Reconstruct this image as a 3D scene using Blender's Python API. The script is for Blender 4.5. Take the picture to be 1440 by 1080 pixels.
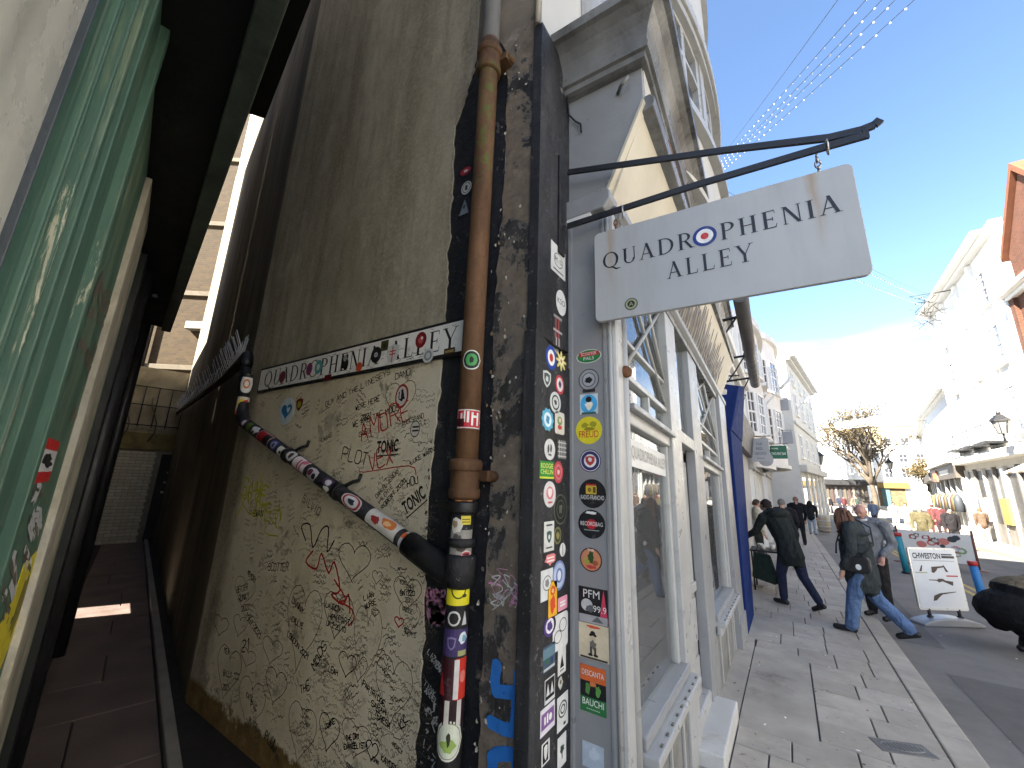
import bpy, bmesh, math, random
import numpy as np
from mathutils import Vector, Matrix, noise as mnoise
random.seed(7); RND = random.Random(11)
for o in list(bpy.data.objects): bpy.data.objects.remove(o)
scene = bpy.context.scene
COL = scene.collection
R_ = math.radians
# ------------------------------------------------------------------ camera
FPX = 560.0; CX, CY = 720.0, 540.0; CAMH = 1.70
def _unit(v): v = np.array(v, float); return v/np.linalg.norm(v)
_A = np.stack([-_unit((-97-CX, 648-CY, FPX)), _unit((1090-CX, 694-CY, FPX)), _unit((65, -2393, FPX))], 1)
_U, _S, _V = np.linalg.svd(_A); RW = _U @ _V            # world -> camera (x right, y down, z forward)
cam_d = bpy.data.cameras.new('camera'); cam = bpy.data.objects.new('camera', cam_d); COL.objects.link(cam)
cam_d.sensor_width = 36; cam_d.lens = FPX/1440*36; cam_d.clip_start = 0.02; cam_d.clip_end = 2000
_m = Matrix([[RW[0][i], -RW[1][i], -RW[2][i], 0] for i in range(3)] + [[0, 0, 0, 1]])
_m.translation = Vector((0, 0, CAMH)); cam.matrix_world = _m
scene.camera = cam
# ------------------------------------------------------------------ world, sun, exposure
SUN_AZ = Vector((-0.45, -0.89)).normalized()             # horizontal direction towards the sun
SUN_EL = R_(39)
world = bpy.data.worlds.new('World'); scene.world = world; world.use_nodes = True
wn = world.node_tree.nodes; wl = world.node_tree.links
bg = wn['Background']; sky = wn.new('ShaderNodeTexSky'); sky.sky_type = 'NISHITA'; sky.sun_disc = False
sky.sun_elevation = SUN_EL; sky.sun_rotation = math.atan2(SUN_AZ.x, SUN_AZ.y)
sky.air_density = 1.0; sky.dust_density = 0.25; sky.ozone_density = 3.2
bg.inputs['Strength'].default_value = 0.056
# thin clouds low over the street
tc = wn.new('ShaderNodeTexCoord'); mp = wn.new('ShaderNodeMapping'); mp.inputs['Scale'].default_value = (1.0, 1.0, 2.6)
nz = wn.new('ShaderNodeTexNoise'); nz.inputs['Scale'].default_value = 2.1; nz.inputs['Detail'].default_value = 4; nz.inputs['Roughness'].default_value = .45
sep = wn.new('ShaderNodeSeparateXYZ'); rz = wn.new('ShaderNodeMapRange'); rz.inputs[1].default_value = .06; rz.inputs[2].default_value = .40; rz.inputs[3].default_value = .42; rz.inputs[4].default_value = -.22
ad = wn.new('ShaderNodeMath'); ad.operation = 'ADD'
cr = wn.new('ShaderNodeMapRange'); cr.inputs[1].default_value = .50; cr.inputs[2].default_value = .92
mx = wn.new('ShaderNodeMixRGB'); mx.inputs['Color2'].default_value = (8.0, 8.3, 8.8, 1)
wl.new(tc.outputs['Generated'], mp.inputs['Vector']); wl.new(mp.outputs['Vector'], nz.inputs['Vector'])
wl.new(tc.outputs['Generated'], sep.inputs[0]); wl.new(sep.outputs['Z'], rz.inputs[0])
wl.new(nz.outputs['Fac'], ad.inputs[0]); wl.new(rz.outputs[0], ad.inputs[1]); wl.new(ad.outputs[0], cr.inputs[0])
wl.new(cr.outputs[0], mx.inputs['Fac']); wl.new(sky.outputs['Color'], mx.inputs['Color1']); wl.new(mx.outputs['Color'], bg.inputs['Color'])
sun_d = bpy.data.lights.new('sun', 'SUN'); sun_d.energy = 5.0; sun_d.angle = R_(0.55); sun_d.color = (1.0, .93, .82)
sun = bpy.data.objects.new('sun', sun_d); COL.objects.link(sun); sun.location = (-20, -20, 30)
_sd = Vector((-SUN_AZ.x*math.cos(SUN_EL), -SUN_AZ.y*math.cos(SUN_EL), -math.sin(SUN_EL)))
sun.rotation_euler = _sd.to_track_quat('-Z', 'Y').to_euler()
scene.view_settings.view_transform = 'Standard'; scene.view_settings.look = 'None'; scene.view_settings.gamma = 1
scene.view_settings.exposure = 2.95
scene.render.engine = 'CYCLES'; scene.cycles.max_bounces = 8; scene.cycles.diffuse_bounces = 4
# ------------------------------------------------------------------ pixel -> place (a pixel gives a direction; the plane it touches gives the distance)
CAMP = np.array([0, 0, CAMH])
def ray(p): return RW.T @ np.array([p[0]-CX, p[1]-CY, FPX])
def onpl(p, o, n):
    r = ray(p); t = ((np.array(o, float)-CAMP) @ np.array(n, float))/(r @ np.array(n, float)); return Vector(CAMP+t*r)
def onx(p, x): return onpl(p, (x, 0, 0), (1, 0, 0))
def ony(p, y): return onpl(p, (0, y, 0), (0, 1, 0))
def onz(p, z): return onpl(p, (0, 0, z), (0, 0, 1))
SL = 0.01871; YFLAT = 30.0
def gz(y): return -SL*min(max(y, -3), YFLAT)
def gs(p):
    q = onpl(p, (0, 0, 0), (0, SL, 1))
    return q if 0 < q.y < YFLAT else onz(p, -SL*YFLAT)
def px_of(P):
    v = RW @ (np.array(P)-CAMP); return CX+FPX*v[0]/v[2], CY+FPX*v[1]/v[2]
# ------------------------------------------------------------------ mesh building
class Fr:                                                # a local frame: origin, across, up, out
    def __init__(s, o, u, v, n=None):
        s.o = Vector(o); s.u = Vector(u).normalized(); s.v = Vector(v).normalized()
        s.n = Vector(n).normalized() if n is not None else s.u.cross(s.v)
    def __call__(s, a, b, c=0): return s.o+s.u*a+s.v*b+s.n*c
    def loc(s, P): d = Vector(P)-s.o; return d.dot(s.u), d.dot(s.v), d.dot(s.n)
    def at(s, p, c=0):                                    # pixel -> (a, b) on this plane
        a, b, _ = s.loc(onpl(p, s(0, 0, c), s.n)); return a, b
class MB:
    def __init__(s): s.v = []; s.f = []; s.m = []; s.sm = []
    def vs(s, pts):
        i = len(s.v); s.v.extend([tuple(p) for p in pts]); return i
    def face(s, pts, mi=0, sm=False):
        i = s.vs(pts); s.f.append(list(range(i, i+len(pts)))); s.m.append(mi); s.sm.append(sm)
    def hexa(s, P, mi=0):                                # 4 bottom pts, 4 top pts
        i = s.vs(P)
        for q in ((3, 2, 1, 0), (4, 5, 6, 7), (0, 1, 5, 4), (1, 2, 6, 5), (2, 3, 7, 6), (3, 0, 4, 7)):
            s.f.append([i+k for k in q]); s.m.append(mi); s.sm.append(False)
        return s
    def box(s, x0, x1, y0, y1, z0, z1, mi=0):
        return s.hexa([(x0, y0, z0), (x1, y0, z0), (x1, y1, z0), (x0, y1, z0), (x0, y0, z1), (x1, y0, z1), (x1, y1, z1), (x0, y1, z1)], mi)
    def fbox(s, F, a0, a1, b0, b1, c0, c1, mi=0):
        return s.hexa([F(a0, b0, c0), F(a1, b0, c0), F(a1, b0, c1), F(a0, b0, c1), F(a0, b1, c0), F(a1, b1, c0), F(a1, b1, c1), F(a0, b1, c1)], mi)
    def prism(s, F, pts, c0, c1, mi=0, mside=None):
        n = len(pts); i = s.vs([F(a, b, c0) for a, b in pts]+[F(a, b, c1) for a, b in pts])
        s.f.append([i+k for k in range(n)][::-1]); s.m.append(mi); s.sm.append(False)
        s.f.append([i+n+k for k in range(n)]); s.m.append(mi); s.sm.append(False)
        for k in range(n):
            k2 = (k+1) % n; s.f.append([i+k, i+k2, i+n+k2, i+n+k]); s.m.append(mi if mside is None else mside); s.sm.append(False)
        return s
    def flat(s, F, pts, c, mi=0): s.face([F(a, b, c) for a, b in pts], mi); return s
    def tube(s, path, r, n=10, mi=0, caps=True, smooth=True, up=None):
        path = [Vector(p) for p in path]; k = len(path); rs = r if isinstance(r, (list, tuple)) else [r]*k
        rings = []; ref = None
        for j in range(k):
            t = (path[min(j+1, k-1)]-path[max(j-1, 0)])
            t = t.normalized() if t.length > 1e-9 else Vector((0, 0, 1))
            if ref is None: ref = Vector((0, 0, 1)) if abs(t.z) < .9 else Vector((1, 0, 0))
            a = t.cross(ref).normalized(); b = a.cross(t).normalized(); ref = b
            rr = rs[j]; ra, rb = rr if isinstance(rr, tuple) else (rr, rr)
            rings.append(s.vs([path[j]+a*math.cos(2*math.pi*q/n)*ra+b*math.sin(2*math.pi*q/n)*rb for q in range(n)]))
        for j in range(k-1):
            for q in range(n):
                q2 = (q+1) % n; s.f.append([rings[j]+q, rings[j]+q2, rings[j+1]+q2, rings[j+1]+q]); s.m.append(mi); s.sm.append(smooth)
        if caps:
            s.f.append([rings[0]+q for q in range(n)][::-1]); s.m.append(mi); s.sm.append(False)
            s.f.append([rings[-1]+q for q in range(n)]); s.m.append(mi); s.sm.append(False)
        return s
    def lathe(s, o, prof, n=16, mi=0, axis=(0, 0, 1), smooth=True):
        o = Vector(o); ax = Vector(axis).normalized(); a = ax.orthogonal().normalized(); b = ax.cross(a); rings = []
        for r, h in prof: rings.append(s.vs([o+ax*h+(a*math.cos(2*math.pi*q/n)+b*math.sin(2*math.pi*q/n))*r for q in range(n)]))
        for j in range(len(prof)-1):
            for q in range(n):
                q2 = (q+1) % n; s.f.append([rings[j]+q, rings[j]+q2, rings[j+1]+q2, rings[j+1]+q]); s.m.append(mi); s.sm.append(smooth)
        s.f.append([rings[0]+q for q in range(n)][::-1]); s.m.append(mi); s.sm.append(False)
        s.f.append([rings[-1]+q for q in range(n)]); s.m.append(mi); s.sm.append(False)
        return s
    def ball(s, c, r, n=10, mi=0):
        rx, ry, rz_ = r if isinstance(r, tuple) else (r, r, r); c = Vector(c); rows = max(5, n//2+1); idx = []
        for j in range(rows+1):
            th = math.pi*j/rows; idx.append(s.vs([c+Vector((rx*math.sin(th)*math.cos(2*math.pi*q/n), ry*math.sin(th)*math.sin(2*math.pi*q/n), rz_*math.cos(th))) for q in range(n)]))
        for j in range(rows):
            for q in range(n):
                q2 = (q+1) % n; s.f.append([idx[j]+q, idx[j+1]+q, idx[j+1]+q2, idx[j]+q2]); s.m.append(mi); s.sm.append(True)
        return s
    def mesh(s, name, mats, fix=True):
        me = bpy.data.meshes.new(name); me.from_pydata(s.v, [], s.f)
        for m in (mats if isinstance(mats, (list, tuple)) else [mats]): me.materials.append(m)
        me.polygons.foreach_set('material_index', s.m); me.polygons.foreach_set('use_smooth', s.sm)
        if fix:
            bm = bmesh.new(); bm.from_mesh(me); bmesh.ops.recalc_face_normals(bm, faces=bm.faces); bm.to_mesh(me); bm.free()
        me.update(); return me
    def build(s, name, mats, parent=None, bevel=0, fix=True, seg=2):
        o = bpy.data.objects.new(name, s.mesh(name, mats, fix)); COL.objects.link(o)
        if parent is not None: adopt(o, parent)
        if bevel:
            b = o.modifiers.new('bevel', 'BEVEL'); b.width = bevel; b.segments = seg; b.limit_method = 'ANGLE'; b.angle_limit = R_(40)
        return o
def wloc(o):
    L = o.location.copy(); p = o.parent
    return L
def adopt(o, parent):
    o.parent = parent; o.matrix_parent_inverse = Matrix.Translation(-WL.get(parent.name, Vector((0, 0, 0))))
WL = {}
def tag(o, label, cat, group=None, kind=None):
    if label: o['label'] = label
    if cat: o['category'] = cat
    if group: o['group'] = group
    if kind: o['kind'] = kind
    return o
def thing(name, label, cat, loc=(0, 0, 0), group=None):
    o = bpy.data.objects.new(name, None); COL.objects.link(o); o.location = loc; WL[o.name] = Vector(loc); o.empty_display_size = .2
    return tag(o, label, cat, group)
def struct(o): o['kind'] = 'structure'; return o
def dup(o, parent=None, loc=None):
    c = o.copy(); COL.objects.link(c)
    if parent is not None: c.parent = parent
    if loc is not None: c.location = loc
    return c
# ------------------------------------------------------------------ materials
MATS = {}
def s2l(c): return tuple((x/255/12.92 if x/255 <= .04045 else ((x/255+.055)/1.055)**2.4) for x in c)
class NT:
    def __init__(s, name):
        s.mat = bpy.data.materials.new(name); s.mat.use_nodes = True; s.t = s.mat.node_tree; s.n = s.t.nodes; s.l = s.t.links
        s.b = s.n['Principled BSDF']; s.tc = s.n.new('ShaderNodeTexCoord'); s.co = s.tc.outputs['Object']
    def link(s, a, b): s.l.new(a, b)
    def map(s, scale=(1, 1, 1), rot=(0, 0, 0)):
        m = s.n.new('ShaderNodeMapping'); m.inputs['Scale'].default_value = scale; m.inputs['Rotation'].default_value = rot; s.link(s.co, m.inputs['Vector']); return m.outputs['Vector']
    def noise(s, scale, detail=5, rough=.6, vec=None, dist=0):
        n = s.n.new('ShaderNodeTexNoise'); n.inputs['Scale'].default_value = scale; n.inputs['Detail'].default_value = detail; n.inputs['Roughness'].default_value = rough; n.inputs['Distortion'].default_value = dist
        s.link(vec or s.co, n.inputs['Vector']); return n.outputs['Fac']
    def ramp(s, fac, stops, interp='LINEAR'):
        r = s.n.new('ShaderNodeValToRGB'); e = r.color_ramp.elements; r.color_ramp.interpolation = interp
        while len(e) < len(stops): e.new(.5)
        for k, (p, c) in enumerate(stops):
            e[k].position = p; e[k].color = (c[0], c[1], c[2], 1) if isinstance(c, tuple) else (c, c, c, 1)
        s.link(fac, r.inputs['Fac']); return r.outputs['Color']
    def mix(s, fac, a, b, mode='MIX'):
        m = s.n.new('ShaderNodeMixRGB'); m.blend_type = mode
        for k, v in (('Fac', fac), ('Color1', a), ('Color2', b)):
            if isinstance(v, (int, float)): m.inputs[k].default_value = v if k == 'Fac' else (v, v, v, 1)
            elif isinstance(v, tuple): m.inputs[k].default_value = (*v[:3], 1)
            else: s.link(v, m.inputs[k])
        return m.outputs['Color']
    def math(s, op, a, b=0.0, c=None, clamp=False):
        m = s.n.new('ShaderNodeMath'); m.operation = op; m.use_clamp = clamp
        for k, v in enumerate((a, b) if c is None else (a, b, c)):
            if isinstance(v, (int, float)): m.inputs[k].default_value = v
            else: s.link(v, m.inputs[k])
        return m.outputs[0]
    def rng(s, v, a, b, c=0, d=1):
        m = s.n.new('ShaderNodeMapRange'); s.link(v, m.inputs[0])
        for k, x in enumerate((a, b, c, d)): m.inputs[k+1].default_value = x
        return m.outputs[0]
    def xyz(s):
        q = s.n.new('ShaderNodeSeparateXYZ'); s.link(s.co, q.inputs[0]); return q.outputs
    def bump(s, h, strength=.3, dist=.01, prev=None):
        b = s.n.new('ShaderNodeBump'); b.inputs['Strength'].default_value = strength; b.inputs['Distance'].default_value = dist; s.link(h, b.inputs['Height'])
        if prev is not None: s.link(prev, b.inputs['Normal'])
        return b.outputs['Normal']
    def done(s, col=None, rough=None, normal=None, metal=0, spec=None):
        if col is not None:
            if isinstance(col, tuple): s.b.inputs['Base Color'].default_value = (*col[:3], 1)
            else: s.link(col, s.b.inputs['Base Color'])
        if rough is not None:
            if isinstance(rough, (int, float)): s.b.inputs['Roughness'].default_value = rough
            else: s.link(rough, s.b.inputs['Roughness'])
        if normal is not None: s.link(normal, s.b.inputs['Normal'])
        s.b.inputs['Metallic'].default_value = metal
        if spec is not None: s.b.inputs['Specular IOR Level'].default_value = spec
        return s.mat
def M(name, col, rough=.6, var=.18, scale=6, bump=.15, bscale=60, metal=0, dirt=.0, dirtcol=(.06, .055, .045), stretch=1.0, spec=.4):
    """painted / plain surface with uneven tone, fine relief and optional grime"""
    if name in MATS: return MATS[name]
    t = NT(name); vec = t.map((1, 1, stretch))
    c = t.mix(t.ramp(t.noise(scale, 6, .6, vec), [(.3, 0.0), (.7, 1.0)]), tuple(x*(1-var) for x in col), tuple(min(.9, x*(1+var)) for x in col))
    if dirt:
        c = t.mix(t.ramp(t.noise(scale*.6, 8, .7, vec, .6), [(.62-dirt*.25, 0.0), (.8-dirt*.2, 1.0)]), c, dirtcol)
    r = t.rng(t.noise(scale*2, 4, .6), .3, .7, max(.05, rough-.12), min(1, rough+.12))
    MATS[name] = t.done(c, r, t.bump(t.noise(bscale, 5, .6), bump, .01) if bump else None, metal, spec); return MATS[name]
def P(rgb, rough=.55):                                    # flat print / paint colour given in sRGB
    k = 'print_%d_%d_%d' % tuple(rgb)
    return M(k, s2l(rgb), rough, .12, 22, .06, 90, dirt=.16, dirtcol=tuple(.6*x+.10 for x in s2l(rgb)))
# ================================================================== special materials
def mat_plaster():
    t = NT('damp_render'); X = t.xyz()
    st = t.map((1.0, 1.0, .28)); big = t.noise(1.3, 6, .62, st, .4); fine = t.noise(34, 6, .75); mid = t.noise(7, 7, .7, t.map((1, 1, .5)))
    bare = t.ramp(big, [(.26, (.19, .160, .112)), (.45, (.34, .298, .222)), (.60, (.46, .41, .315)), (.78, (.60, .545, .435))])
    bare = t.mix(t.ramp(mid, [(.44, 0.0), (.72, .55)]), bare, (.17, .15, .112))
    bare = t.mix(t.ramp(t.noise(3.4, 7, .7, t.map((3.2, 1, .10)), .3), [(.50, 0.0), (.68, .55)]), bare, (.13, .115, .082))
    bare = t.mix(t.ramp(fine, [(.46, 0.0), (.66, .55)]), bare, (.50, .45, .345))
    bare = t.mix(t.ramp(t.noise(2.6, 8, .72, t.map((1.1, 1, .40), (0, .55, 0)), .9), [(.50, 0.0), (.74, .6)]), bare, (.54, .49, .38))
    bare = t.mix(t.ramp(t.noise(75, 5, .75), [(.54, 0.0), (.70, .5)]), bare, (.13, .112, .078))
    green = t.ramp(t.noise(.9, 5, .6, t.map((1.3, 1, .35)), .5), [(.52, 0.0), (.72, .5)])
    bare = t.mix(green, bare, (.155, .150, .095))
    # painted lower panel
    edge = t.math('ADD', X['Z'], t.math('MULTIPLY', t.math('SUBTRACT', t.noise(5, 6, .7), .5), .5))
    m_z = t.rng(edge, 2.36, 2.48, 1, 0)
    edx = t.math('ADD', X['X'], t.math('MULTIPLY', t.math('SUBTRACT', t.noise(3, 6, .7), .5), .30))
    m_x = t.rng(edx, -3.80, -3.68, 0, 1)
    m_lo = t.rng(t.math('ADD', X['Z'], t.math('MULTIPLY', t.math('SUBTRACT', t.noise(6, 6, .7), .5), .28)), .10, .135, 0, 1)
    cream = t.ramp(t.noise(2.2, 7, .65, t.map((1, 1, .5))), [(.28, (.50, .43, .305)), (.5, (.62, .55, .41)), (.75, (.70, .64, .50))])
    cream = t.mix(t.ramp(t.noise(9, 8, .75), [(.56, 0.0), (.70, .7)]), cream, (.25, .21, .14))
    cream = t.mix(t.ramp(t.noise(60, 4, .6), [(.60, 0.0), (.74, .45)]), cream, (.24, .21, .16))
    wear = t.ramp(t.noise(3.3, 8, .72), [(.36, 0.0), (.42, 1.0)])
    f = t.math('MULTIPLY', t.math('MULTIPLY', m_z, m_x), t.math('MULTIPLY', m_lo, wear))
    bare = t.mix(t.rng(X['Z'], .12, .16, 1, 0), bare, t.ramp(t.noise(9, 7, .7), [(.3, (.11, .066, .022)), (.6, (.20, .13, .05)), (.8, (.36, .29, .18))]))
    col = t.mix(f, bare, cream)
    h = t.mix(.5, t.mix(f, fine, t.noise(90, 4, .6)), t.mix(.5, mid, f))
    n = t.bump(h, .55, .012); return t.done(col, t.rng(fine, .3, .7, .75, .95), n, 0, .25)
def mat_alleywall():
    t = NT('sooty_render'); X = t.xyz(); v = t.map((1.2, 1.2, .22)); big = t.noise(1.6, 6, .65, v, .3); fine = t.noise(30, 6, .7)
    c = t.ramp(big, [(.28, (.11, .095, .066)), (.5, (.20, .174, .128)), (.72, (.33, .29, .22))])
    c = t.mix(t.ramp(fine, [(.5, 0.0), (.75, .5)]), c, (.26, .225, .17))
    return t.done(c, .95, t.bump(t.mix(.5, big, fine), .6, .012), 0, .08)
def mat_peel(name, base, under, amount, seed=0):
    t = NT(name); vec = t.map((1, 1, .75)); a = t.noise(3.2+seed, 9, .70, vec, .5); b = t.noise(11+seed, 8, .7)
    m = t.math('ADD', t.math('MULTIPLY', a, .7), t.math('MULTIPLY', b, .3))
    k = t.ramp(m, [(amount, 0.0), (amount+.012, 1.0)])           # paint left
    rim = t.ramp(m, [(amount-.006, 0.0), (amount+.008, 1.0), (amount+.02, 0.0)])
    u = t.ramp(t.noise(14, 7, .7), [(.3, tuple(x*.55 for x in under)), (.6, under), (.8, tuple(x*1.5 for x in under))])
    p = t.ramp(t.noise(4, 7, .65, vec), [(.3, tuple(x*.6 for x in base)), (.55, base), (.8, tuple(min(1, x*2.1) for x in base))])
    c = t.mix(k, u, p); c = t.mix(t.math('MULTIPLY', rim, .55), c, (.42, .40, .36))
    c = t.mix(t.ramp(t.noise(55, 5, .7), [(.64, 0.0), (.70, .8)]), c, (.40, .38, .33))
    c = t.mix(t.ramp(t.noise(2.1+seed, 7, .7, t.map((1.4, 1.4, .35)), .5), [(.50, 0.0), (.72, .45)]), c, tuple(min(.5, x*3+.03) for x in base))
    n = t.bump(k, .9, .012); n = t.bump(t.noise(22, 8, .75), .7, .014, n)
    return t.done(c, t.mix(k, .95, t.rng(b, .3, .7, .35, .7)), n, 0, .4)
def mat_rust():
    t = NT('rusty_iron'); v = t.map((1, 1, .35)); a = t.noise(6, 7, .65, v); b = t.noise(45, 6, .7)
    c = t.ramp(a, [(.25, (.040, .020, .011)), (.45, (.105, .052, .024)), (.62, (.165, .088, .042)), (.8, (.085, .045, .024))])
    c = t.mix(t.ramp(b, [(.5, 0.0), (.72, .6)]), c, (.07, .034, .018))
    X = t.xyz(); g = t.math('MULTIPLY', t.rng(t.noise(11, 7, .75), .50, .60), t.math('MULTIPLY', t.rng(X['Z'], 3.05, 3.4), t.rng(X['Z'], 4.05, 4.3, 1, 0)))
    c = t.mix(t.math('MULTIPLY', g, .85), c, (.085, .115, .020))
    c = t.mix(t.rng(X['Z'], 4.38, 4.40), c, t.ramp(a, [(.3, (.13, .125, .115)), (.7, (.21, .20, .18))]))
    return t.done(c, .78, t.bump(b, .5, .006), .15, .4)
def mat_greendoor():
    t = NT('chipped_green_gloss'); v = t.map((3.2, 3.2, .16)); a = t.noise(4, 8, .72, v, .35); b = t.noise(28, 6, .7, t.map((2, 2, .3)))
    c = t.ramp(t.noise(2, 4, .6), [(.3, (.034, .088, .058)), (.7, (.058, .135, .092))])
    c = t.mix(t.ramp(a, [(.52, 0.0), (.60, .8)]), c, (.13, .18, .11))
    c = t.mix(t.ramp(t.noise(3, 8, .75, t.map((9, 9, .25)), .3), [(.57, 0.0), (.68, .6)]), c, (.24, .30, .21))
    c = t.mix(t.ramp(t.noise(9, 9, .8, v, .8), [(.60, 0.0), (.635, .95)]), c, (.44, .42, .30))
    c = t.mix(t.ramp(b, [(.58, 0.0), (.70, .4)]), c, (.03, .05, .03))
    return t.done(c, t.rng(a, .3, .7, .45, .75), t.bump(t.mix(.5, a, b), .35, .006), 0, .5)
def mat_brick(name, c1, c2, mortar, scale=1.0):
    t = NT(name); br = t.n.new('ShaderNodeTexBrick'); X = t.xyz(); cb = t.n.new('ShaderNodeCombineXYZ')
    t.link(t.math('ADD', X['X'], X['Y']), cb.inputs[0]); t.link(X['Z'], cb.inputs[1]); t.link(cb.outputs[0], br.inputs['Vector'])
    br.inputs['Scale'].default_value = scale; br.inputs['Brick Width'].default_value = .225; br.inputs['Row Height'].default_value = .075; br.inputs['Mortar Size'].default_value = .006
    br.inputs['Color1'].default_value = (*c1, 1); br.inputs['Color2'].default_value = (*c2, 1); br.inputs['Mortar'].default_value = (*mortar, 1)
    c = t.mix(t.ramp(t.noise(2, 7, .7), [(.45, 0.0), (.75, .6)]), br.outputs['Color'], tuple(x*.45 for x in c1))
    return t.done(c, .85, t.bump(br.outputs['Fac'], .5, -.006), 0, .3)
def mat_brickpiece(name, c1, c2):
    t = NT(name); oi = t.n.new('ShaderNodeObjectInfo'); c = t.mix(oi.outputs['Random'], c1, c2)
    c = t.mix(t.ramp(t.noise(12, 6, .7), [(.5, 0.0), (.8, .5)]), c, tuple(x*.4 for x in c1)); return t.done(c, .88, t.bump(t.noise(50, 5, .7), .5, .006), 0, .25)
def mat_slab():
    t = NT('york_stone'); oi = t.n.new('ShaderNodeObjectInfo'); c = t.mix(oi.outputs['Random'], (.365, .325, .272), (.47, .43, .365))
    c = t.mix(t.ramp(t.noise(3.5, 8, .7), [(.35, 0.0), (.75, .7)]), c, (.225, .205, .175)); c = t.mix(t.ramp(t.noise(60, 5, .7), [(.58, 0.0), (.72, .5)]), c, (.40, .385, .355))
    c = t.mix(t.ramp(t.noise(21, 4, .6), [(.66, 0.0), (.69, .7)]), c, (.10, .095, .09))
    return t.done(c, t.rng(t.noise(8), .3, .7, .6, .9), t.bump(t.noise(40, 6, .7), .25, .006), 0, .35)
def mat_asphalt(name='asphalt', a=(.125, .117, .106), b=(.215, .203, .185)):
    t = NT(name); c = t.ramp(t.noise(1.1, 8, .7), [(.3, a), (.7, b)]); c = t.mix(t.ramp(t.noise(220, 3, .6), [(.5, 0.0), (.75, .6)]), c, (.20, .195, .19))
    c = t.mix(t.ramp(t.noise(.5, 5, .6, t.map((1.6, .3, 1)), .6), [(.55, 0.0), (.72, .5)]), c, tuple(x*.6 for x in a))
    return t.done(c, .85, t.bump(t.noise(180, 4, .7), .4, .006), 0, .3)
def mat_glass(name, tint=(.9, .95, .95), back=(.02, .02, .02), clear=True):
    t = NT(name); n = t.n; out = n['Material Output']; g = n.new('ShaderNodeBsdfGlossy'); g.inputs['Roughness'].default_value = .015; g.inputs['Color'].default_value = (.95, .97, 1, 1)
    tr = n.new('ShaderNodeBsdfTransparent'); tr.inputs['Color'].default_value = (*tint, 1)
    fr = n.new('ShaderNodeFresnel'); fr.inputs['IOR'].default_value = 1.5 if clear else 1.42; mxs = n.new('ShaderNodeMixShader'); t.link(fr.outputs[0], mxs.inputs[0])
    w = t.bump(t.noise(1.1, 2, .4), .015, .02); t.link(w, g.inputs['Normal'])
    if clear:
        df = n.new('ShaderNodeBsdfDiffuse'); df.inputs['Color'].default_value = (.75, .76, .74, 1); m2 = n.new('ShaderNodeMixShader'); t.link(t.rng(t.noise(1.4, 5, .6, t.map((1, 3, .4))), .3, .7, .04, .13), m2.inputs[0]); t.link(tr.outputs[0], m2.inputs[1]); t.link(df.outputs[0], m2.inputs[2]); t.link(m2.outputs[0], mxs.inputs[1])  # pale diffuse mixed in to imitate milky reflections on the panes
    else: t.b.inputs['Base Color'].default_value = (*back, 1); t.b.inputs['Roughness'].default_value = .4; t.link(t.b.outputs[0], mxs.inputs[1])
    t.link(g.outputs[0], mxs.inputs[2]); t.link(mxs.outputs[0], out.inputs['Surface']); return t.mat
m_plaster = mat_plaster(); m_alley = mat_alleywall(); m_rust = mat_rust(); m_green = mat_greendoor()
m_black = mat_peel('peeling_black_paint', (.012, .013, .017), (.17, .15, .125), .40, 0)
m_peel = mat_peel('flaking_dark_paint', (.030, .028, .027), (.20, .16, .12), .52, .7)
m_pil = mat_peel('scuffed_black_timber', (.018, .018, .020), (.19, .19, .19), .385, 1.3)
m_slab = mat_slab(); m_asph = mat_asphalt(); m_glass = mat_glass('shop_glass'); m_wpane = mat_glass('window_pane', back=(.03, .035, .045), clear=False)
m_conc = M('worn_concrete', (.35, .322, .275), .9, .22, 2.2, .35, 70, dirt=.25, dirtcol=(.12, .11, .10))
m_kerb = M('kerb_stone', (.36, .33, .28), .85, .2, 3, .35, 60, dirt=.2, dirtcol=(.13, .12, .11))
m_grey = M('pale_grey_gloss', (.245, .248, .25), .38, .07, 4, .12, 35, dirt=.10, dirtcol=(.25, .25, .24), spec=.5)
m_greyd = M('weathered_grey_gloss', (.17, .17, .165), .33, .4, 4, .35, 25, dirt=.45, dirtcol=(.035, .034, .031), stretch=.4)
m_white = M('off_white_gloss', (.36, .358, .345), .35, .08, 5, .12, 35, dirt=.12, dirtcol=(.33, .31, .27), spec=.5)
m_cream = M('cream_fascia', (.50, .455, .36), .5, .12, 3, .15, 30, dirt=.22, dirtcol=(.40, .32, .20))
m_stucco = M('cream_stucco', (.44, .435, .415), .8, .05, 2, .12, 60, dirt=.08, dirtcol=(.45, .43, .38))
m_blackm = M('black_iron', (.013, .013, .014), .45, .3, 10, .2, 60)
m_dark = M('dark_timber', (.010, .011, .010), .6, .4, 3, .3, 30)
m_steel = M('galvanised_steel', (.42, .42, .42), .35, .2, 12, .1, 60, metal=.8)
m_brownrust = M('brown_rust', (.13, .055, .025), .85, .35, 18, .4, 60)
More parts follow.
